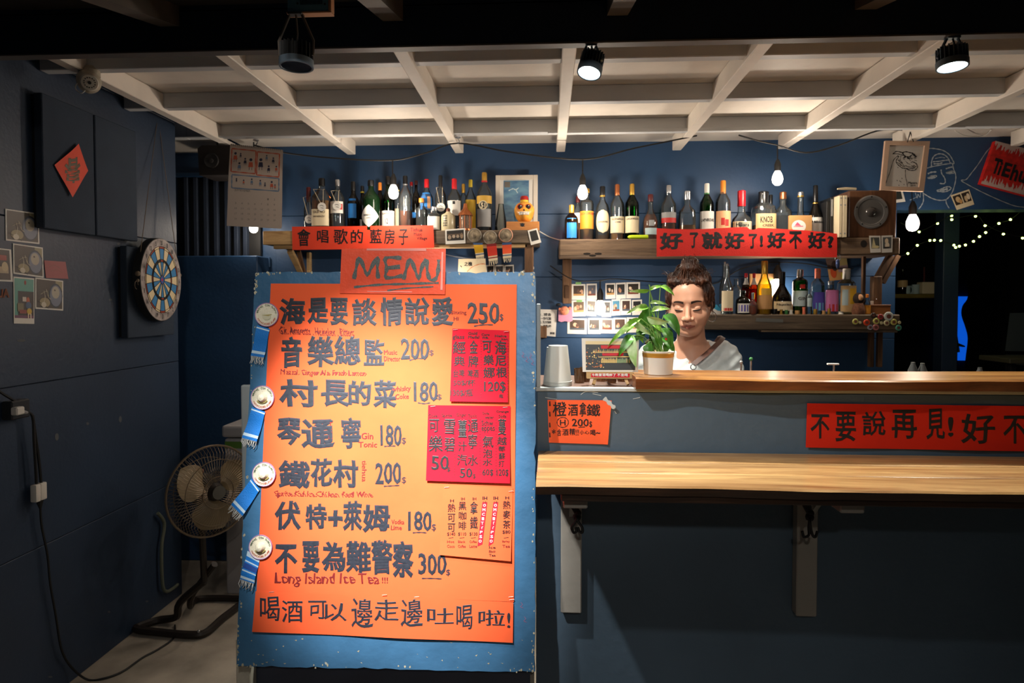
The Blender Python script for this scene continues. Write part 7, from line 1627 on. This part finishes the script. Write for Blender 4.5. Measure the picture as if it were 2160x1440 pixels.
# a dark drape with a wavy edge hangs before it
mb = MB(); ed = [(2041, 455), (2036, 560), (2042, 622), (2030, 645), (2028, 665), (2036, 690), (2041, 715), (2036, 760), (2034, 800)]
el = smoothline(ed, 4); Yd = 5.9
mb.grid(lambda u, v: (lambda e, P: P + Vector((0, .03 * math.sin(u * 40), 0)))(0, (lambda q_: Vector((at(q_[0], q_[1], Yd).x + 1.1 * u, Yd, at(2040, q_[1], Yd).z)))(el[min(len(el) - 1, int(round(v * (len(el) - 1))))])), 40, len(el) - 1)
solo('dark_drape', mb, mat('black_drape', (12, 12, 12), .9), 'black drape with a wavy edge covering most of the blue window', 'drape', smooth=True)
C_ = at(2006, 722, 4.6)
o = thing('tilted_cymbal', 'dull tilted cymbal on a pale stand in the dark room', 'cymbal', (C_.x, C_.y, 0))
part('cymbal_plate', MB().lathe([(0, .022), (.02, .02), (.03, .008), (.085, 0), (.085, -.002), (0, .0)], C_, 28, Matrix.Rotation(.35, 3, 'Y')), mat('dull_brass', (124, 128, 100), .4, .5), o, True)
part('stand_pole', MB().tube([Vector((C_.x, C_.y, .02)), C_], .010, 8), mat('pale_pole', (166, 168, 160), .5), o, True)
for s_ in (-1, 1): part('stand_leg', MB().tube([Vector((C_.x, C_.y, .4)), Vector((C_.x + s_ * .25, C_.y - .05, .012))], .008, 6), M_BLACK, o)
c = at(1991, 740, 4.5); mb = MB().lathe([(.028, 0), (.030, .01), (.030, c.z + .15 - 0), (.02, c.z + .17)], (c.x, c.y, 0), 16)
solo('blue_tube', mb, mat('dull_blue_tube', (30, 44, 84), .4), 'upright dull blue tube beside the cymbal stand', 'tube', smooth=True)
mb = MB().rbox(-.012, .012, -.006, .006, -.16, .16, .003, M=Matrix.Translation(at(2014, 698, 4.95)) @ Matrix.Rotation(.17, 4, 'Y').inverted())
o = thing('speckled_stand', 'pale speckled upright board in front of the blue window', 'board', (at(2014, 698, 4.95).x, 4.95, 0)); part('speckled_board', mb, mat('speckled_grey', (120, 128, 116), .8, var=.3, vscale=60), o); part('holder_post', MB().tube([at(2017, 730, 4.95), Vector((at(2017, 730, 4.95).x, 4.95, 0))], .01, 6), M_BLACK, o)
a = at(2122, 700, 4.7)
o = thing('grey_chair', 'grey upholstered chair back at the frame edge in the dark room', 'chair', (a.x + .18, 4.8, 0))
part('backrest', MB().prism([(2130, 660), (2230, 658), (2230, 742), (2120, 740)], 0, .05, lambda x, y, t: at(x, y, 4.7 + t)), mat('grey_upholstery', (84, 94, 98), .9), o)
zz_ = at(2160, 742, 4.7).z
part('seat', MB().rbox(a.x, a.x + .38, 4.32, 4.72, zz_ - .08, zz_ - .02, .01), mat('grey_upholstery', (0, 0, 0)), o)
for dx in (.02, .34):
    for dy in (4.34, 4.72): part('leg', MB().rbox(a.x + dx, a.x + dx + .025, dy, dy + .025, 0, zz_ - .02, .002), M_BLACK, o)
a = at(2060, 742, 4.3); zt = at(2100, 748, 4.3).z
o = thing('low_table', 'dark olive table with small items in the dark room', 'table', (a.x + .4, 4.3, 0))
part('table_top', MB().rbox(a.x, a.x + 1.0, 4.0, 4.28, zt - .03, zt, .004), mat('dim_olive_wood', (74, 72, 52), .6), o)
for dx in (.02, .95): part('leg', MB().rbox(a.x + dx, a.x + dx + .03, 4.02, 4.05, 0, zt - .03, .002), M_BLACK, o)
c = at(1868, 755, 2.9)
solo('pale_canister', MB().lathe([(.022, 0), (.024, .004), (.024, c.z - .93 + .05), (.02, c.z - .93 + .055)], (c.x + .06, 2.09, .9305), 14), PAPER['tan'], 'dim tan canister behind the bar top in front of the doorway', 'canister', smooth=True)
for i, (x, y) in enumerate(((1926, 764), (1946, 766), (2067, 775))):
    c = at(x, y, 2.06); solo('small_bottle', MB().lathe([(.012, 0), (.014, .004), (.014, c.z - .955), (.006, c.z - .935), (.006, c.z - .93)], (c.x, c.y, .9305), 10), mat('dim_steel_flask', (60, 62, 62), .4), ['first dim', 'second dim', 'farther dim'][i] + ' small bottle standing on the inner worktop', 'bottle', group='small bottles on the inner worktop', smooth=True)

# ================================================================== the bartender
class Field:
    """smooth union of simple solids, sampled on a grid and turned into one continuous surface"""
    def __init__(s, xs, ys, zs):
        s.xs, s.ys, s.zs = [np.asarray(a, dtype=np.float32) for a in (xs, ys, zs)]
        s.V = np.full((len(xs), len(ys), len(zs)), 0.05, dtype=np.float32)
    def _win(s, lo, hi, pad):
        w_ = []
        for a, l, h in zip((s.xs, s.ys, s.zs), lo, hi):
            i = np.searchsorted(a, l - pad); j = np.searchsorted(a, h + pad); w_.append(slice(max(0, i - 1), min(len(a), j + 1)))
        return tuple(w_)
    def _mix(s, w_, d, k, sub):
        A = s.V[w_]
        if sub: d = -d; h = np.clip(0.5 - 0.5 * (A - d) / k, 0, 1); s.V[w_] = A * (1 - h) + d * h + k * h * (1 - h)
        else: h = np.clip(0.5 + 0.5 * (A - d) / k, 0, 1); s.V[w_] = A * (1 - h) + d * h - k * h * (1 - h)
    def grids(s, w_): return s.xs[w_[0]][:, None, None], s.ys[w_[1]][None, :, None], s.zs[w_[2]][None, None, :]
    def ell(s, c, r, k=.01, M=None, sub=False):
        c = Vector(c); R_ = max(r); w_ = s._win([c[i] - R_ for i in range(3)], [c[i] + R_ for i in range(3)], k + .02)
        X, Y, Z = s.grids(w_); X, Y, Z = X - c.x, Y - c.y, Z - c.z
        if M is not None:
            T_ = M.transposed(); X, Y, Z = (T_[0][0] * X + T_[0][1] * Y + T_[0][2] * Z), (T_[1][0] * X + T_[1][1] * Y + T_[1][2] * Z), (T_[2][0] * X + T_[2][1] * Y + T_[2][2] * Z)
        q = np.sqrt((X / r[0]) ** 2 + (Y / r[1]) ** 2 + (Z / r[2]) ** 2); q2 = np.sqrt((X / r[0] ** 2) ** 2 + (Y / r[1] ** 2) ** 2 + (Z / r[2] ** 2) ** 2) + 1e-6
        s._mix(w_, (q * (q - 1) / q2).astype(np.float32), k, sub)
    def cap(s, a, b, ra, rb, k=.01, sub=False, flat=1.0):
        a, b = Vector(a), Vector(b); R_ = max(ra, rb); w_ = s._win([min(a[i], b[i]) - R_ for i in range(3)], [max(a[i], b[i]) + R_ for i in range(3)], k + .02)
        X, Y, Z = s.grids(w_); d = b - a; L2 = max(d.length_squared, 1e-12)
        t = np.clip(((X - a.x) * d.x + (Y - a.y) * d.y + (Z - a.z) * d.z) / L2, 0, 1)
        q = np.sqrt((X - a.x - t * d.x) ** 2 + ((Y - a.y - t * d.y) / flat) ** 2 + (Z - a.z - t * d.z) ** 2) - (ra + (rb - ra) * t)
        s._mix(w_, q.astype(np.float32), k, sub)
    def mesh(s, name, mats, parent, smooth=True, matfn=None):
        V = s.V; I = V < 0; nx, ny, nz = V.shape
        cnt = np.zeros((nx - 1, ny - 1, nz - 1), dtype=np.int8)
        for i in (0, 1):
            for j in (0, 1):
                for k in (0, 1): cnt += I[i:nx - 1 + i, j:ny - 1 + j, k:nz - 1 + k]
        act = (cnt > 0) & (cnt < 8); idx = np.argwhere(act); idm = np.full(act.shape, -1, dtype=np.int32); idm[act] = np.arange(len(idx))
        P = np.zeros((len(idx), 3)); N = np.zeros(len(idx)); C8 = {}
        ax = (s.xs, s.ys, s.zs)
        def cor(o): return V[idx[:, 0] + o[0], idx[:, 1] + o[1], idx[:, 2] + o[2]]
        def pos(o): return np.stack([ax[d][idx[:, d] + o[d]] for d in range(3)], 1)
        for d in range(3):
            for a in (0, 1):
                for b in (0, 1):
                    o1 = [0, 0, 0]; oo = [q for q in range(3) if q != d]; o1[oo[0]] = a; o1[oo[1]] = b; o2 = list(o1); o2[d] = 1
                    v1, v2 = cor(o1), cor(o2); cr = (v1 < 0) != (v2 < 0); t = np.where(cr, v1 / np.where(np.abs(v1 - v2) < 1e-9, 1, v1 - v2), 0)[:, None]
                    p = pos(o1) * (1 - t) + pos(o2) * t; P += np.where(cr[:, None], p, 0); N += cr
        P /= N[:, None]
        Fq = []
        for d in range(3):
            a, b = [(1, 2), (2, 0), (0, 1)][d]
            s1 = [slice(None)] * 3; s2 = [slice(None)] * 3; s1[d] = slice(0, V.shape[d] - 1); s2[d] = slice(1, None)
            A, B = I[tuple(s1)], I[tuple(s2)]; e = np.argwhere(A != B); inner = (e[:, a] > 0) & (e[:, b] > 0) & (e[:, a] < V.shape[a] - 1) & (e[:, b] < V.shape[b] - 1); e = e[inner]; flip = A[e[:, 0], e[:, 1], e[:, 2]]
            def cid(da, db): q = e.copy(); q[:, a] += da; q[:, b] += db; return idm[q[:, 0], q[:, 1], q[:, 2]]
            Q = np.stack([cid(-1, -1), cid(0, -1), cid(0, 0), cid(-1, 0)], 1); Q[~flip] = Q[~flip][:, ::-1]; Fq.append(Q)
        Fq = np.concatenate(Fq); Fq = Fq[(Fq >= 0).all(1)]
        me = bpy.data.meshes.new(name); base = ORG[parent.name]
        me.vertices.add(len(P)); me.vertices.foreach_set('co', (P - np.array(base)).astype(np.float32).ravel())
        me.loops.add(len(Fq) * 4); me.loops.foreach_set('vertex_index', Fq.astype(np.int32).ravel())
        me.polygons.add(len(Fq)); me.polygons.foreach_set('loop_start', np.arange(0, len(Fq) * 4, 4, dtype=np.int32)); me.polygons.foreach_set('use_smooth', np.ones(len(Fq), dtype=bool))
        for m in mats: me.materials.append(m)
        if matfn is not None: me.polygons.foreach_set('material_index', matfn(P[Fq].mean(1)).astype(np.int32))
        me.update(); me.validate()
        o = bpy.data.objects.new(name, me); COL.objects.link(o); o.parent = parent; ORG[o.name] = base.copy(); return o


YP = 2.40
HC = at(1457, 640, YP) + Vector((0, .03, 0))            # centre of the head, between the ears
HM = Matrix.Rotation(-.27, 3, 'Z') @ Matrix.Rotation(.20, 3, 'X') @ Matrix.Rotation(-.03, 3, 'Y')
def hd(x, f, z): return HC + HM @ Vector((x, -f, z))       # head space: x to the picture side, f forward, z up
per = thing('person', 'person with hair in a bun, white tee and leather-strapped apron, looking down behind the bar', 'person', (HC.x + .04, YP + .10, 0))
def axis(segs):
    out = []
    for a, b, st in segs: out += list(np.arange(a, b, st))
    return np.unique(np.round(np.array(out), 5))
gx = axis([(HC.x - .40, HC.x - .10, .007), (HC.x - .10, HC.x + .11, .0024), (HC.x + .11, HC.x + .44, .007)])
gy = axis([(HC.y - .42, HC.y - .14, .008), (HC.y - .14, HC.y + .11, .0026), (HC.y + .11, HC.y + .34, .008)])
gz = axis([(0.0, .80, .012), (.80, 1.36, .006), (1.36, 1.64, .0024)])
B = Field(gx, gy, gz)
# head
B.ell(hd(0, -.010, .028), (.070, .088, .086), .01, HM)
B.ell(hd(0, .030, -.030), (.0625, .056, .078), .02, HM)
for s_ in (-1, 1):
    B.cap(hd(s_ * .050, .0, -.035), hd(s_ * .020, .052, -.088), .026, .021, .02)
    B.ell(hd(s_ * .038, .046, -.036), (.029, .027, .028), .016, HM)
    B.cap(hd(s_ * .012, .076, .024), hd(s_ * .046, .060, .020), .011, .010, .012)
    B.ell(hd(s_ * .074, -.008, -.008), (.010, .018, .029), .006, HM)
B.ell(hd(0, .068, -.092), (.021, .017, .017), .014, HM)
B.ell(hd(0, .052, .045), (.050, .030, .040), .02, HM)
for s_ in (-1, 1):
    B.ell(hd(s_ * .031, .093, .000), (.017, .016, .011), .010, HM, sub=True)
    B.ell(hd(s_ * .031, .066, -.002), (.0155, .0150, .0125), .004, HM)
    B.cap(hd(s_ * .019, .0805, -.008), hd(s_ * .043, .074, -.007), .0026, .0022, .003)
B.cap(hd(0, .080, .008), hd(0, .100, -.030), .0070, .0095, .009)
B.ell(hd(0, .102, -.036), (.0120, .0100, .0090), .005, HM)
for s_ in (-1, 1): B.ell(hd(s_ * .0145, .092, -.039), (.0085, .010, .0072), .004, HM)
B.ell(hd(0, .074, -.062), (.030, .020, .018), .010, HM)
B.cap(hd(-.025, .077, -.0655), hd(0, .0915, -.0625), .0022, .0044, .003); B.cap(hd(.025, .077, -.0655), hd(0, .0915, -.0625), .0022, .0044, .003)
B.cap(hd(-.022, .077, -.0680), hd(0, .0905, -.0715), .0024, .0050, .003); B.cap(hd(.022, .077, -.0680), hd(0, .0905, -.0715), .0024, .0050, .003)
B.cap(hd(-.020, .0915, -.0667), hd(.020, .0915, -.0667), .0012, .0012, .002, sub=True)
for s_ in (-1, 1): B.ell(hd(s_ * .0065, .099, -.0455), (.0032, .004, .002), .002, HM, sub=True)
# neck and body
SC = Vector((HC.x + .035, YP + .115, 1.315))               # centre between the shoulders
nb = Vector((SC.x - .004, SC.y - .005, 1.30))
B.cap(hd(0, -.030, -.060), nb, .050, .053, .02)
for s_ in (-1, 1): B.cap(nb + Vector((s_ * .02, 0, .01)), SC + Vector((s_ * .105, .01, -.018)), .042, .036, .04)
TL_ = Vector((SC.x - .155, SC.y - .02, 1.285)); TR_ = Vector((SC.x + .122, SC.y + .01, 1.282))
def torso(F_, g, low=0.0):
    F_.ell((SC.x, SC.y + .005, 1.20), (.150 + g, .088 + g, .125 + g), .05)
    F_.ell((SC.x, SC.y + .005, 1.04), (.120 + g, .085 + g, .14 + g), .05)
    F_.ell((SC.x, SC.y + .01, .90), (.140 + g, .100 + g, .12 + g), .05)
    for s_ in (-1, 1): F_.ell((SC.x + s_ * .062, SC.y - .060, 1.185), (.055 + g, .045 + g, .052 + g), .03)
def arms(F_, g, sleeve=False):
    for S0, E0, W0 in ((TL_, Vector((SC.x - .215, SC.y - .03, 1.06)), Vector((SC.x - .13, SC.y - .22, .985))), (TR_, Vector((SC.x + .195, SC.y - .01, 1.06)), Vector((SC.x + .06, SC.y - .23, .985)))):
        F_.ell(S0, (.052 + g, .052 + g, .050 + g), .03)
        if sleeve: F_.cap(S0, S0.lerp(E0, .72), .046 + g, .050 + g, .02)
        else: F_.cap(S0, E0, .044 + g, .036 + g, .02); F_.cap(E0, W0, .036, .024, .01)
torso(B, 0); arms(B, 0)
for s_ in (-1, 1):
    hip = Vector((SC.x + s_ * .075, SC.y + .02, .84)); B.cap(hip, (hip.x + s_ * .01, hip.y - .01, .47), .080, .052, .03); B.cap((hip.x + s_ * .01, hip.y - .01, .47), (hip.x + s_ * .01, hip.y + .02, .09), .052, .034, .02)
    B.cap((hip.x + s_ * .01, hip.y + .03, .035), (hip.x + s_ * .03, hip.y - .13, .030), .036, .030, .02)
# hands closed on a small glass
WL, WR = Vector((SC.x - .13, SC.y - .22, .985)), Vector((SC.x + .06, SC.y - .23, .985)); GL = Vector((SC.x - .035, SC.y - .29, .955))
for W0, s_ in ((WL, -1), (WR, 1)):
    pc = W0.lerp(GL + Vector((s_ * .045, 0, .02)), .6); B.cap(W0, pc, .022, .030, .01); dirn = (GL - W0).normalized()
    for q in range(4):
        k0 = pc + Vector((s_ * .012, -.018, .024 - q * .016)); k1 = Vector((GL.x + s_ * .040, GL.y - .030, k0.z - .002)); k2 = Vector((GL.x + s_ * .012, GL.y - (.046 - .002 * q), k0.z - .004))
        B.cap(k0, k1, .0105, .009, .004); B.cap(k1, k2, .009, .0075, .002)
    B.cap(pc + Vector((0, .01, .02)), Vector((GL.x + s_ * .034, GL.y + .03, GL.z + .035)), .012, .009, .004)
M_SKIN = mat('warm_skin', (214, 158, 130), .42, sss=.12, var=.04, vscale=12); M_LIP = mat('soft_lips', (158, 92, 78), .45)
lipc = np.array(hd(0, .088, -.067)); HMn = np.array(HM)
def lips(c):
    d = (c - lipc) @ HMn; u, f_, z = d[:, 0], -d[:, 1], d[:, 2]
    return ((np.abs(u) < .0245) & (np.abs(z) < .0070 * (1 - (np.abs(u) / .027) ** 2) + .0006) & (f_ > -.012)).astype(int)
body = B.mesh('body', [M_SKIN, M_LIP], per, matfn=lips)
solo('whisky_glass', MB().lathe([(.028, 0), (.031, .003), (.033, .08), (.031, .08), (.027, .01), (0, .01)], (GL.x, GL.y, .9305), 20), G_CLEAR, 'small glass held by the bartender behind the bar', 'glass', (GL.x, GL.y, .9305), smooth=True)

# clothes: the same solids a little larger, cut at neckline, sleeves and hem
S = Field(axis([(SC.x - .34, SC.x + .34, .0045)]), axis([(SC.y - .26, SC.y + .18, .0045)]), axis([(.80, 1.40, .0045)]))
torso(S, .010); arms(S, .010, True)
for s_ in (-1, 1): S.cap(nb + Vector((s_ * .030, .01, .012)), SC + Vector((s_ * .105, .01, -.014)), .046, .044, .04)
X, Y, Z = S.xs[:, None, None], S.ys[None, :, None], S.zs[None, None, :]
fold = .0035 * np.sin(Z * 60 + X * 40) * np.sin(X * 55 + Z * 22) + .0025 * np.sin(X * 90 - Z * 130)
S.V += fold.astype(np.float32)
S.cap(nb + Vector((0, .0, .13)), nb + Vector((0, -.01, .012)), .066, .058, .004, sub=True)
S.cap(nb + Vector((-.002, -.07, .05)), nb + Vector((-.016, -.125, -.060)), .062, .003, .003, sub=True)
S.V = np.maximum(S.V, (.85 - Z).astype(np.float32))
M_TEE = mat('white_tee_cotton', (228, 232, 231), .8, var=.03, vscale=30, bump=.15, bscale=300)
S.mesh('tee_shirt', [M_TEE], per)
mb = MB()
nbk = hd(0, -.03, -.06)
for a in (0, 1): C_ = nb + Vector((-.004 + a * .0, -.098 - .012 * a, -.052 - .024 * a)); mb.ball(C_, (.0055, .003, .0055), 10, 6)
part('shirt_button', mb, PAPER['white'], per)
# trousers and shoes
T_ = Field(axis([(SC.x - .24, SC.x + .24, .008)]), axis([(SC.y - .20, SC.y + .18, .008)]), axis([(0.05, .98, .010)]))
T_.ell((SC.x, SC.y + .01, .89), (.150, .108, .12), .05)
for s_ in (-1, 1):
    hip = Vector((SC.x + s_ * .075, SC.y + .02, .84)); T_.cap(hip, (hip.x + s_ * .01, hip.y - .01, .47), .092, .064, .03); T_.cap((hip.x + s_ * .01, hip.y - .01, .47), (hip.x + s_ * .01, hip.y + .02, .09), .064, .056, .02)
T_.V = np.maximum(T_.V, (.08 - T_.zs[None, None, :]).astype(np.float32)); T_.mesh('trousers', [mat('dark_denim', (34, 40, 54), .85)], per)
Sh = Field(axis([(SC.x - .22, SC.x + .22, .006)]), axis([(SC.y - .22, SC.y + .14, .006)]), axis([(-.01, .12, .006)]))
for s_ in (-1, 1): hx_ = SC.x + s_ * .085; Sh.cap((hx_, SC.y + .055, .045), (hx_ + s_ * .02, SC.y - .12, .038), .046, .040, .02)
Sh.V = np.maximum(Sh.V, (.002 - Sh.zs[None, None, :]).astype(np.float32)); Sh.mesh('shoes', [M_BLACK], per)
# apron: olive bib and skirt in front of the tee
Ap = Field(axis([(SC.x - .17, SC.x + .17, .006)]), axis([(SC.y - .26, SC.y + .02, .006)]), axis([(.45, 1.27, .008)]))
torso(Ap, .020); Ap.cap((SC.x, SC.y - .02, .85), (SC.x, SC.y - .03, .55), .15, .15, .03, flat=.75)
Xa, Ya, Za = Ap.xs[:, None, None], Ap.ys[None, :, None], Ap.zs[None, None, :]
Ap2 = Ap.V.copy(); bib = np.abs(Xa - SC.x) - np.where(Za > 1.02, .085 + (1.02 - Za) * .1, .15); Ap.V = np.maximum.reduce([Ap2, -(Ap2 + .006), bib + 0 * Ap2, (Ya - (SC.y - .012)) + 0 * Ap2, (Za - 1.212) + 0 * Ap2, (.5 - Za) + 0 * Ap2]).astype(np.float32)
Ap.mesh('apron', [mat('olive_canvas', (62, 66, 50), .85)], per)
M_STRAP = mat('brown_leather', (84, 46, 32), .45)
for s_ in (1, -1):
    p0 = at(1462, 769, SC.y - .130) if s_ > 0 else at(1402, 775, SC.y - .128)
    sh = at(1521, 716, SC.y - .03) if s_ > 0 else at(1372, 722, SC.y - .03)
    pts = [p0, p0.lerp(sh, .45) + Vector((0, -.030, .004)), sh + Vector((0, -.018, .004)), sh + Vector((0, .02, .006)), sh + Vector((0, .06, -.01)), Vector((SC.x + s_ * .06, SC.y + .105, 1.27)), Vector((SC.x, SC.y + .112, 1.15))]
    pp = smoothline([tuple(p) for p in pts], 6); mb = MB(); vs = []; fs = []
    ctr = Vector((SC.x, SC.y, 1.2))
    for i, p in enumerate(pp):
        p = Vector(p); t = (Vector(pp[min(i + 1, len(pp) - 1)]) - Vector(pp[max(0, i - 1)])).normalized(); nrm = (p - ctr); nrm = (nrm - t * nrm.dot(t)).normalized(); sd = t.cross(nrm)
        vs += [p + sd * .0085 + nrm * .003, p - sd * .0085 + nrm * .003, p - sd * .0085 - nrm * .001, p + sd * .0085 - nrm * .001]
    for i in range(len(pp) - 1):
        for j in range(4): fs.append((i * 4 + j, i * 4 + (j + 1) % 4, i * 4 + 4 + (j + 1) % 4, i * 4 + 4 + j))
    part('apron_strap', mb.add(vs, fs), M_STRAP, per, True)
    part('strap_ring', MB().tube([p0 + Vector((.010 * math.cos(a), -.004, .010 * math.sin(a) - .008)) for a in [k * PI / 6 for k in range(12)]], .002, 6, closed=True), CAPM['silver'], per, True)
    part('strap_clip', MB().tube([p0 + Vector((0, -.004, -.016)), p0 + Vector((-.014, -.004, -.05))], .003, 6), CAPM['silver'], per, True)
# hair
H = Field(axis([(HC.x - .13, HC.x + .14, .0032)]), axis([(HC.y - .14, HC.y + .15, .0032)]), axis([(1.38, 1.76, .0032)]))
H.ell(hd(0, -.024, .034), (.0775, .090, .086), .01, HM)
for s_ in (-1, 1):
    H.ell(hd(s_ * .060, .012, .036), (.020, .036, .042), .015, HM); H.cap(hd(s_ * .072, .016, .030), hd(s_ * .073, .008, -.016), .008, .003, .010)
H.ell(hd(-.030, .034, .092), (.040, .030, .015), .02, HM); H.ell(hd(.032, .036, .090), (.040, .030, .015), .02, HM)
H.cap(hd(.07, .01, .05), hd(.078, -.03, -.02), .02, .012, .015)
BN = hd(.008, .000, .142)
for a in range(9):
    t = a * 2 * PI / 9; H.cap(BN + Vector((.024 * math.cos(t), .024 * math.sin(t), -.012)), BN + Vector((.018 * math.cos(t + 1.6), .018 * math.sin(t + 1.6), .016)), .014, .011, .006)
H.ell(BN, (.026, .026, .026), .01); H.cap(hd(.004, -.01, .115), BN, .03, .02, .02)
H.cap(hd(-.05, -.02, .09), BN + Vector((-.01, 0, -.02)), .026, .016, .02); H.cap(hd(.055, -.02, .09), BN + Vector((.01, 0, -.02)), .026, .016, .02)
# keep the face free
for c_, r_ in ((hd(-.004, .108, .022), (.058, .058, .072)), (hd(0, .10, -.06), (.075, .06, .07))): H.ell(c_, r_, .008, HM, sub=True)
for s_ in (-1, 1): H.ell(hd(s_ * .080, -.006, -.016), (.018, .02, .030), .006, HM, sub=True)
X, Y, Z = H.xs[:, None, None], H.ys[None, :, None], H.zs[None, None, :]
RMt = HM.transposed(); hx0, hy0, hz0 = X - HC.x, Y - HC.y, Z - HC.z; lx_ = RMt[0][0] * hx0 + RMt[0][1] * hy0 + RMt[0][2] * hz0; ly_ = RMt[1][0] * hx0 + RMt[1][1] * hy0 + RMt[1][2] * hz0; lz_ = RMt[2][0] * hx0 + RMt[2][1] * hy0 + RMt[2][2] * hz0
phi = np.arctan2(lx_, -ly_ + .03); H.V += ((.0022 * np.sin(phi * 31 + 1.5 * np.sin(lz_ * 30)) + .0012 * np.sin(phi * 67 + lz_ * 20)) * (lz_ < .125)).astype(np.float32)
ang = np.arctan2(X - BN.x, Y - BN.y); H.V += (.0016 * np.sin(ang * 34 + Z * 50) + .0006 * np.sin(X * 420 + Z * 160) * np.sin(Y * 260)).astype(np.float32)
M_HAIR = mat('chestnut_hair', (40, 24, 18), .38, rgb2=(92, 52, 32), vscale=5, stretch=(9, 9, 2), bump=.5, bscale=30)
H.mesh('hair', [M_HAIR], per)
mb = MB(); rh = random.Random(8)
for _ in range(150):
    a = rh.uniform(-2.6, 2.6); el_ = rh.uniform(.15, 1.0); p0 = hd(.082 * math.sin(a) * math.cos(el_ * .9), .075 * math.cos(a) * math.cos(el_ * .9) - .015, .036 + .088 * math.sin(el_)); p1 = BN + Vector((rh.uniform(-.02, .02), rh.uniform(-.02, .02), rh.uniform(-.01, .012)))
    if (p0 - hd(0, .105, .0)).length < .075: p0 = hd(rh.uniform(-.05, .05), .070, .082)
    mid = (p0 + p1) / 2 + (((p0 + p1) / 2) - HC).normalized() * .018 + Vector((rh.uniform(-.006, .006),) * 3)
    mb.tube(smoothline([tuple(p0), tuple(mid), tuple(p1)], 5), [.0012] * 11, 4, cap=False)
for _ in range(26):
    a = rh.uniform(0, 2 * PI); p0 = BN + Vector((.022 * math.cos(a), .022 * math.sin(a), rh.uniform(-.01, .02))); mb.tube(smoothline([tuple(p0), tuple(p0 + Vector((.012 * math.cos(a), .012 * math.sin(a), .012))), tuple(p0 + Vector((rh.uniform(-.02, .02), 0, rh.uniform(.0, .03))))], 4), .0008, 4, cap=False)
for _ in range(30):
    s_ = rh.choice([-1, 1, 1]); p0 = hd(s_ * .07, .02, rh.uniform(.0, .06)); mb.tube(smoothline([tuple(p0), tuple(p0 + HM @ Vector((s_ * .012, 0, -.02))), tuple(p0 + HM @ Vector((s_ * rh.uniform(.004, .02), 0, -rh.uniform(.03, .055))))], 4), .0007, 4, cap=False)
for _ in range(70):
    x_ = rh.uniform(-.056, .056); z_ = .082 - (abs(x_) / .06) ** 2 * .030; p0 = hd(x_, .070 - abs(x_) * .5, z_ - rh.uniform(0, .004)); k_ = rh.uniform(.6, 1)
    mb.tube(smoothline([tuple(p0), tuple(hd(x_ * 1.02, .068 - abs(x_) * .5, z_ + .012)), tuple(hd(x_ * 1.05, .045 - abs(x_) * .3, z_ + .034 * k_)), tuple(hd(x_ * .9, .01, z_ + .050 * k_))], 4), [.0005] + [.0011] * 12, 4, cap=False)
for _ in range(26):
    a = rh.uniform(-1.4, 1.4); p0 = hd(.07 * math.sin(a), .01 + .03 * math.cos(a), .10 + rh.uniform(0, .02)); mb.tube(smoothline([tuple(p0), tuple(p0 + Vector((.015 * math.sin(a), -.008, .010))), tuple(p0 + Vector((.026 * math.sin(a) + rh.uniform(-.01, .01), -.01, rh.uniform(.0, .02))))], 4), .0006, 3, cap=False)
part('loose_strands', mb, M_HAIR, per)['kind'] = 'stuff'
# brows, lashes, earring, necklace
M_BROW = mat('dark_brow', (52, 34, 28), .7)
def onface(x, z, e=0.0):
    """walk a ray from the front onto the body surface"""
    o_ = hd(x, .16, z); d_ = (HM @ Vector((0, 1, 0))).normalized(); base = ORG['person']
    hit, loc, n_, _ = body.ray_cast(o_ - base, d_, distance=.3)
    return (loc + base - d_ * e) if hit else hd(x, .08, z)
for s_ in (-1, 1):
    mb = MB(); vs = []; n = 12
    for i in range(n + 1):
        u = i / n; x = s_ * (.013 + .036 * u); z = .0195 + .006 * math.sin(u * PI * .75) - .0035 * u; hh = .0040 * (1 - .65 * u) + .0009
        vs += [onface(x, z + hh, .0006), onface(x, z - hh, .0006)]
    mb.add(vs, [(2 * i, 2 * i + 1, 2 * i + 3, 2 * i + 2) for i in range(n)]); part('eyebrow', mb, M_BROW, per, True)
    mb = MB(); pts = [onface(s_ * (.0175 + .028 * i / 8), -.0088 - .0022 * math.sin(i / 8 * PI) + .0022 * (i / 8), .0008) for i in range(9)]
    mb.tube(pts, [.0009, .0015, .0020, .0022, .0022, .0022, .0021, .0017, .0010], 5)
    for i in range(1, 9): mb.tube([pts[i], pts[i] + HM @ Vector((s_ * .0015 * (i / 8), -.004, -.0034))], [.0005, .0002], 3)
    part('eyelashes', mb, M_BLACK, per)
    mb = MB(); mb.tube([onface(s_ * (.0185 + .026 * i / 8), .0040 + .0020 * math.sin(i / 8 * PI), .0002) for i in range(9)], .0005, 4); part('eyelid_crease', mb, mat('lid_shadow_skin', (130, 84, 70), .6), per)
EC = hd(.080, -.006, -.052)
part('hoop_earring', MB().tube([EC + Vector((.016 * math.cos(a), .006 * math.sin(a), .019 * math.sin(a))) for a in [k * PI / 10 for k in range(20)]], .0018, 6, closed=True), mat('bright_silver', (235, 235, 235), .15, .9), per, True)
EC = hd(-.080, -.006, -.052)
part('hoop_earring', MB().tube([EC + Vector((.010 * math.cos(a), .008 * math.sin(a), .019 * math.sin(a))) for a in [k * PI / 10 for k in range(20)]], .0013, 6, closed=True), CAPM['silver'], per, True)
pts = [nb + Vector((.060 * math.cos(a), -.062 * math.sin(a) - .004, .055 - .085 * math.sin(a))) for a in [k * PI / 14 for k in range(15)]]
part('necklace', MB().tube(pts, .0009, 5), CAPM['gold'], per, True)
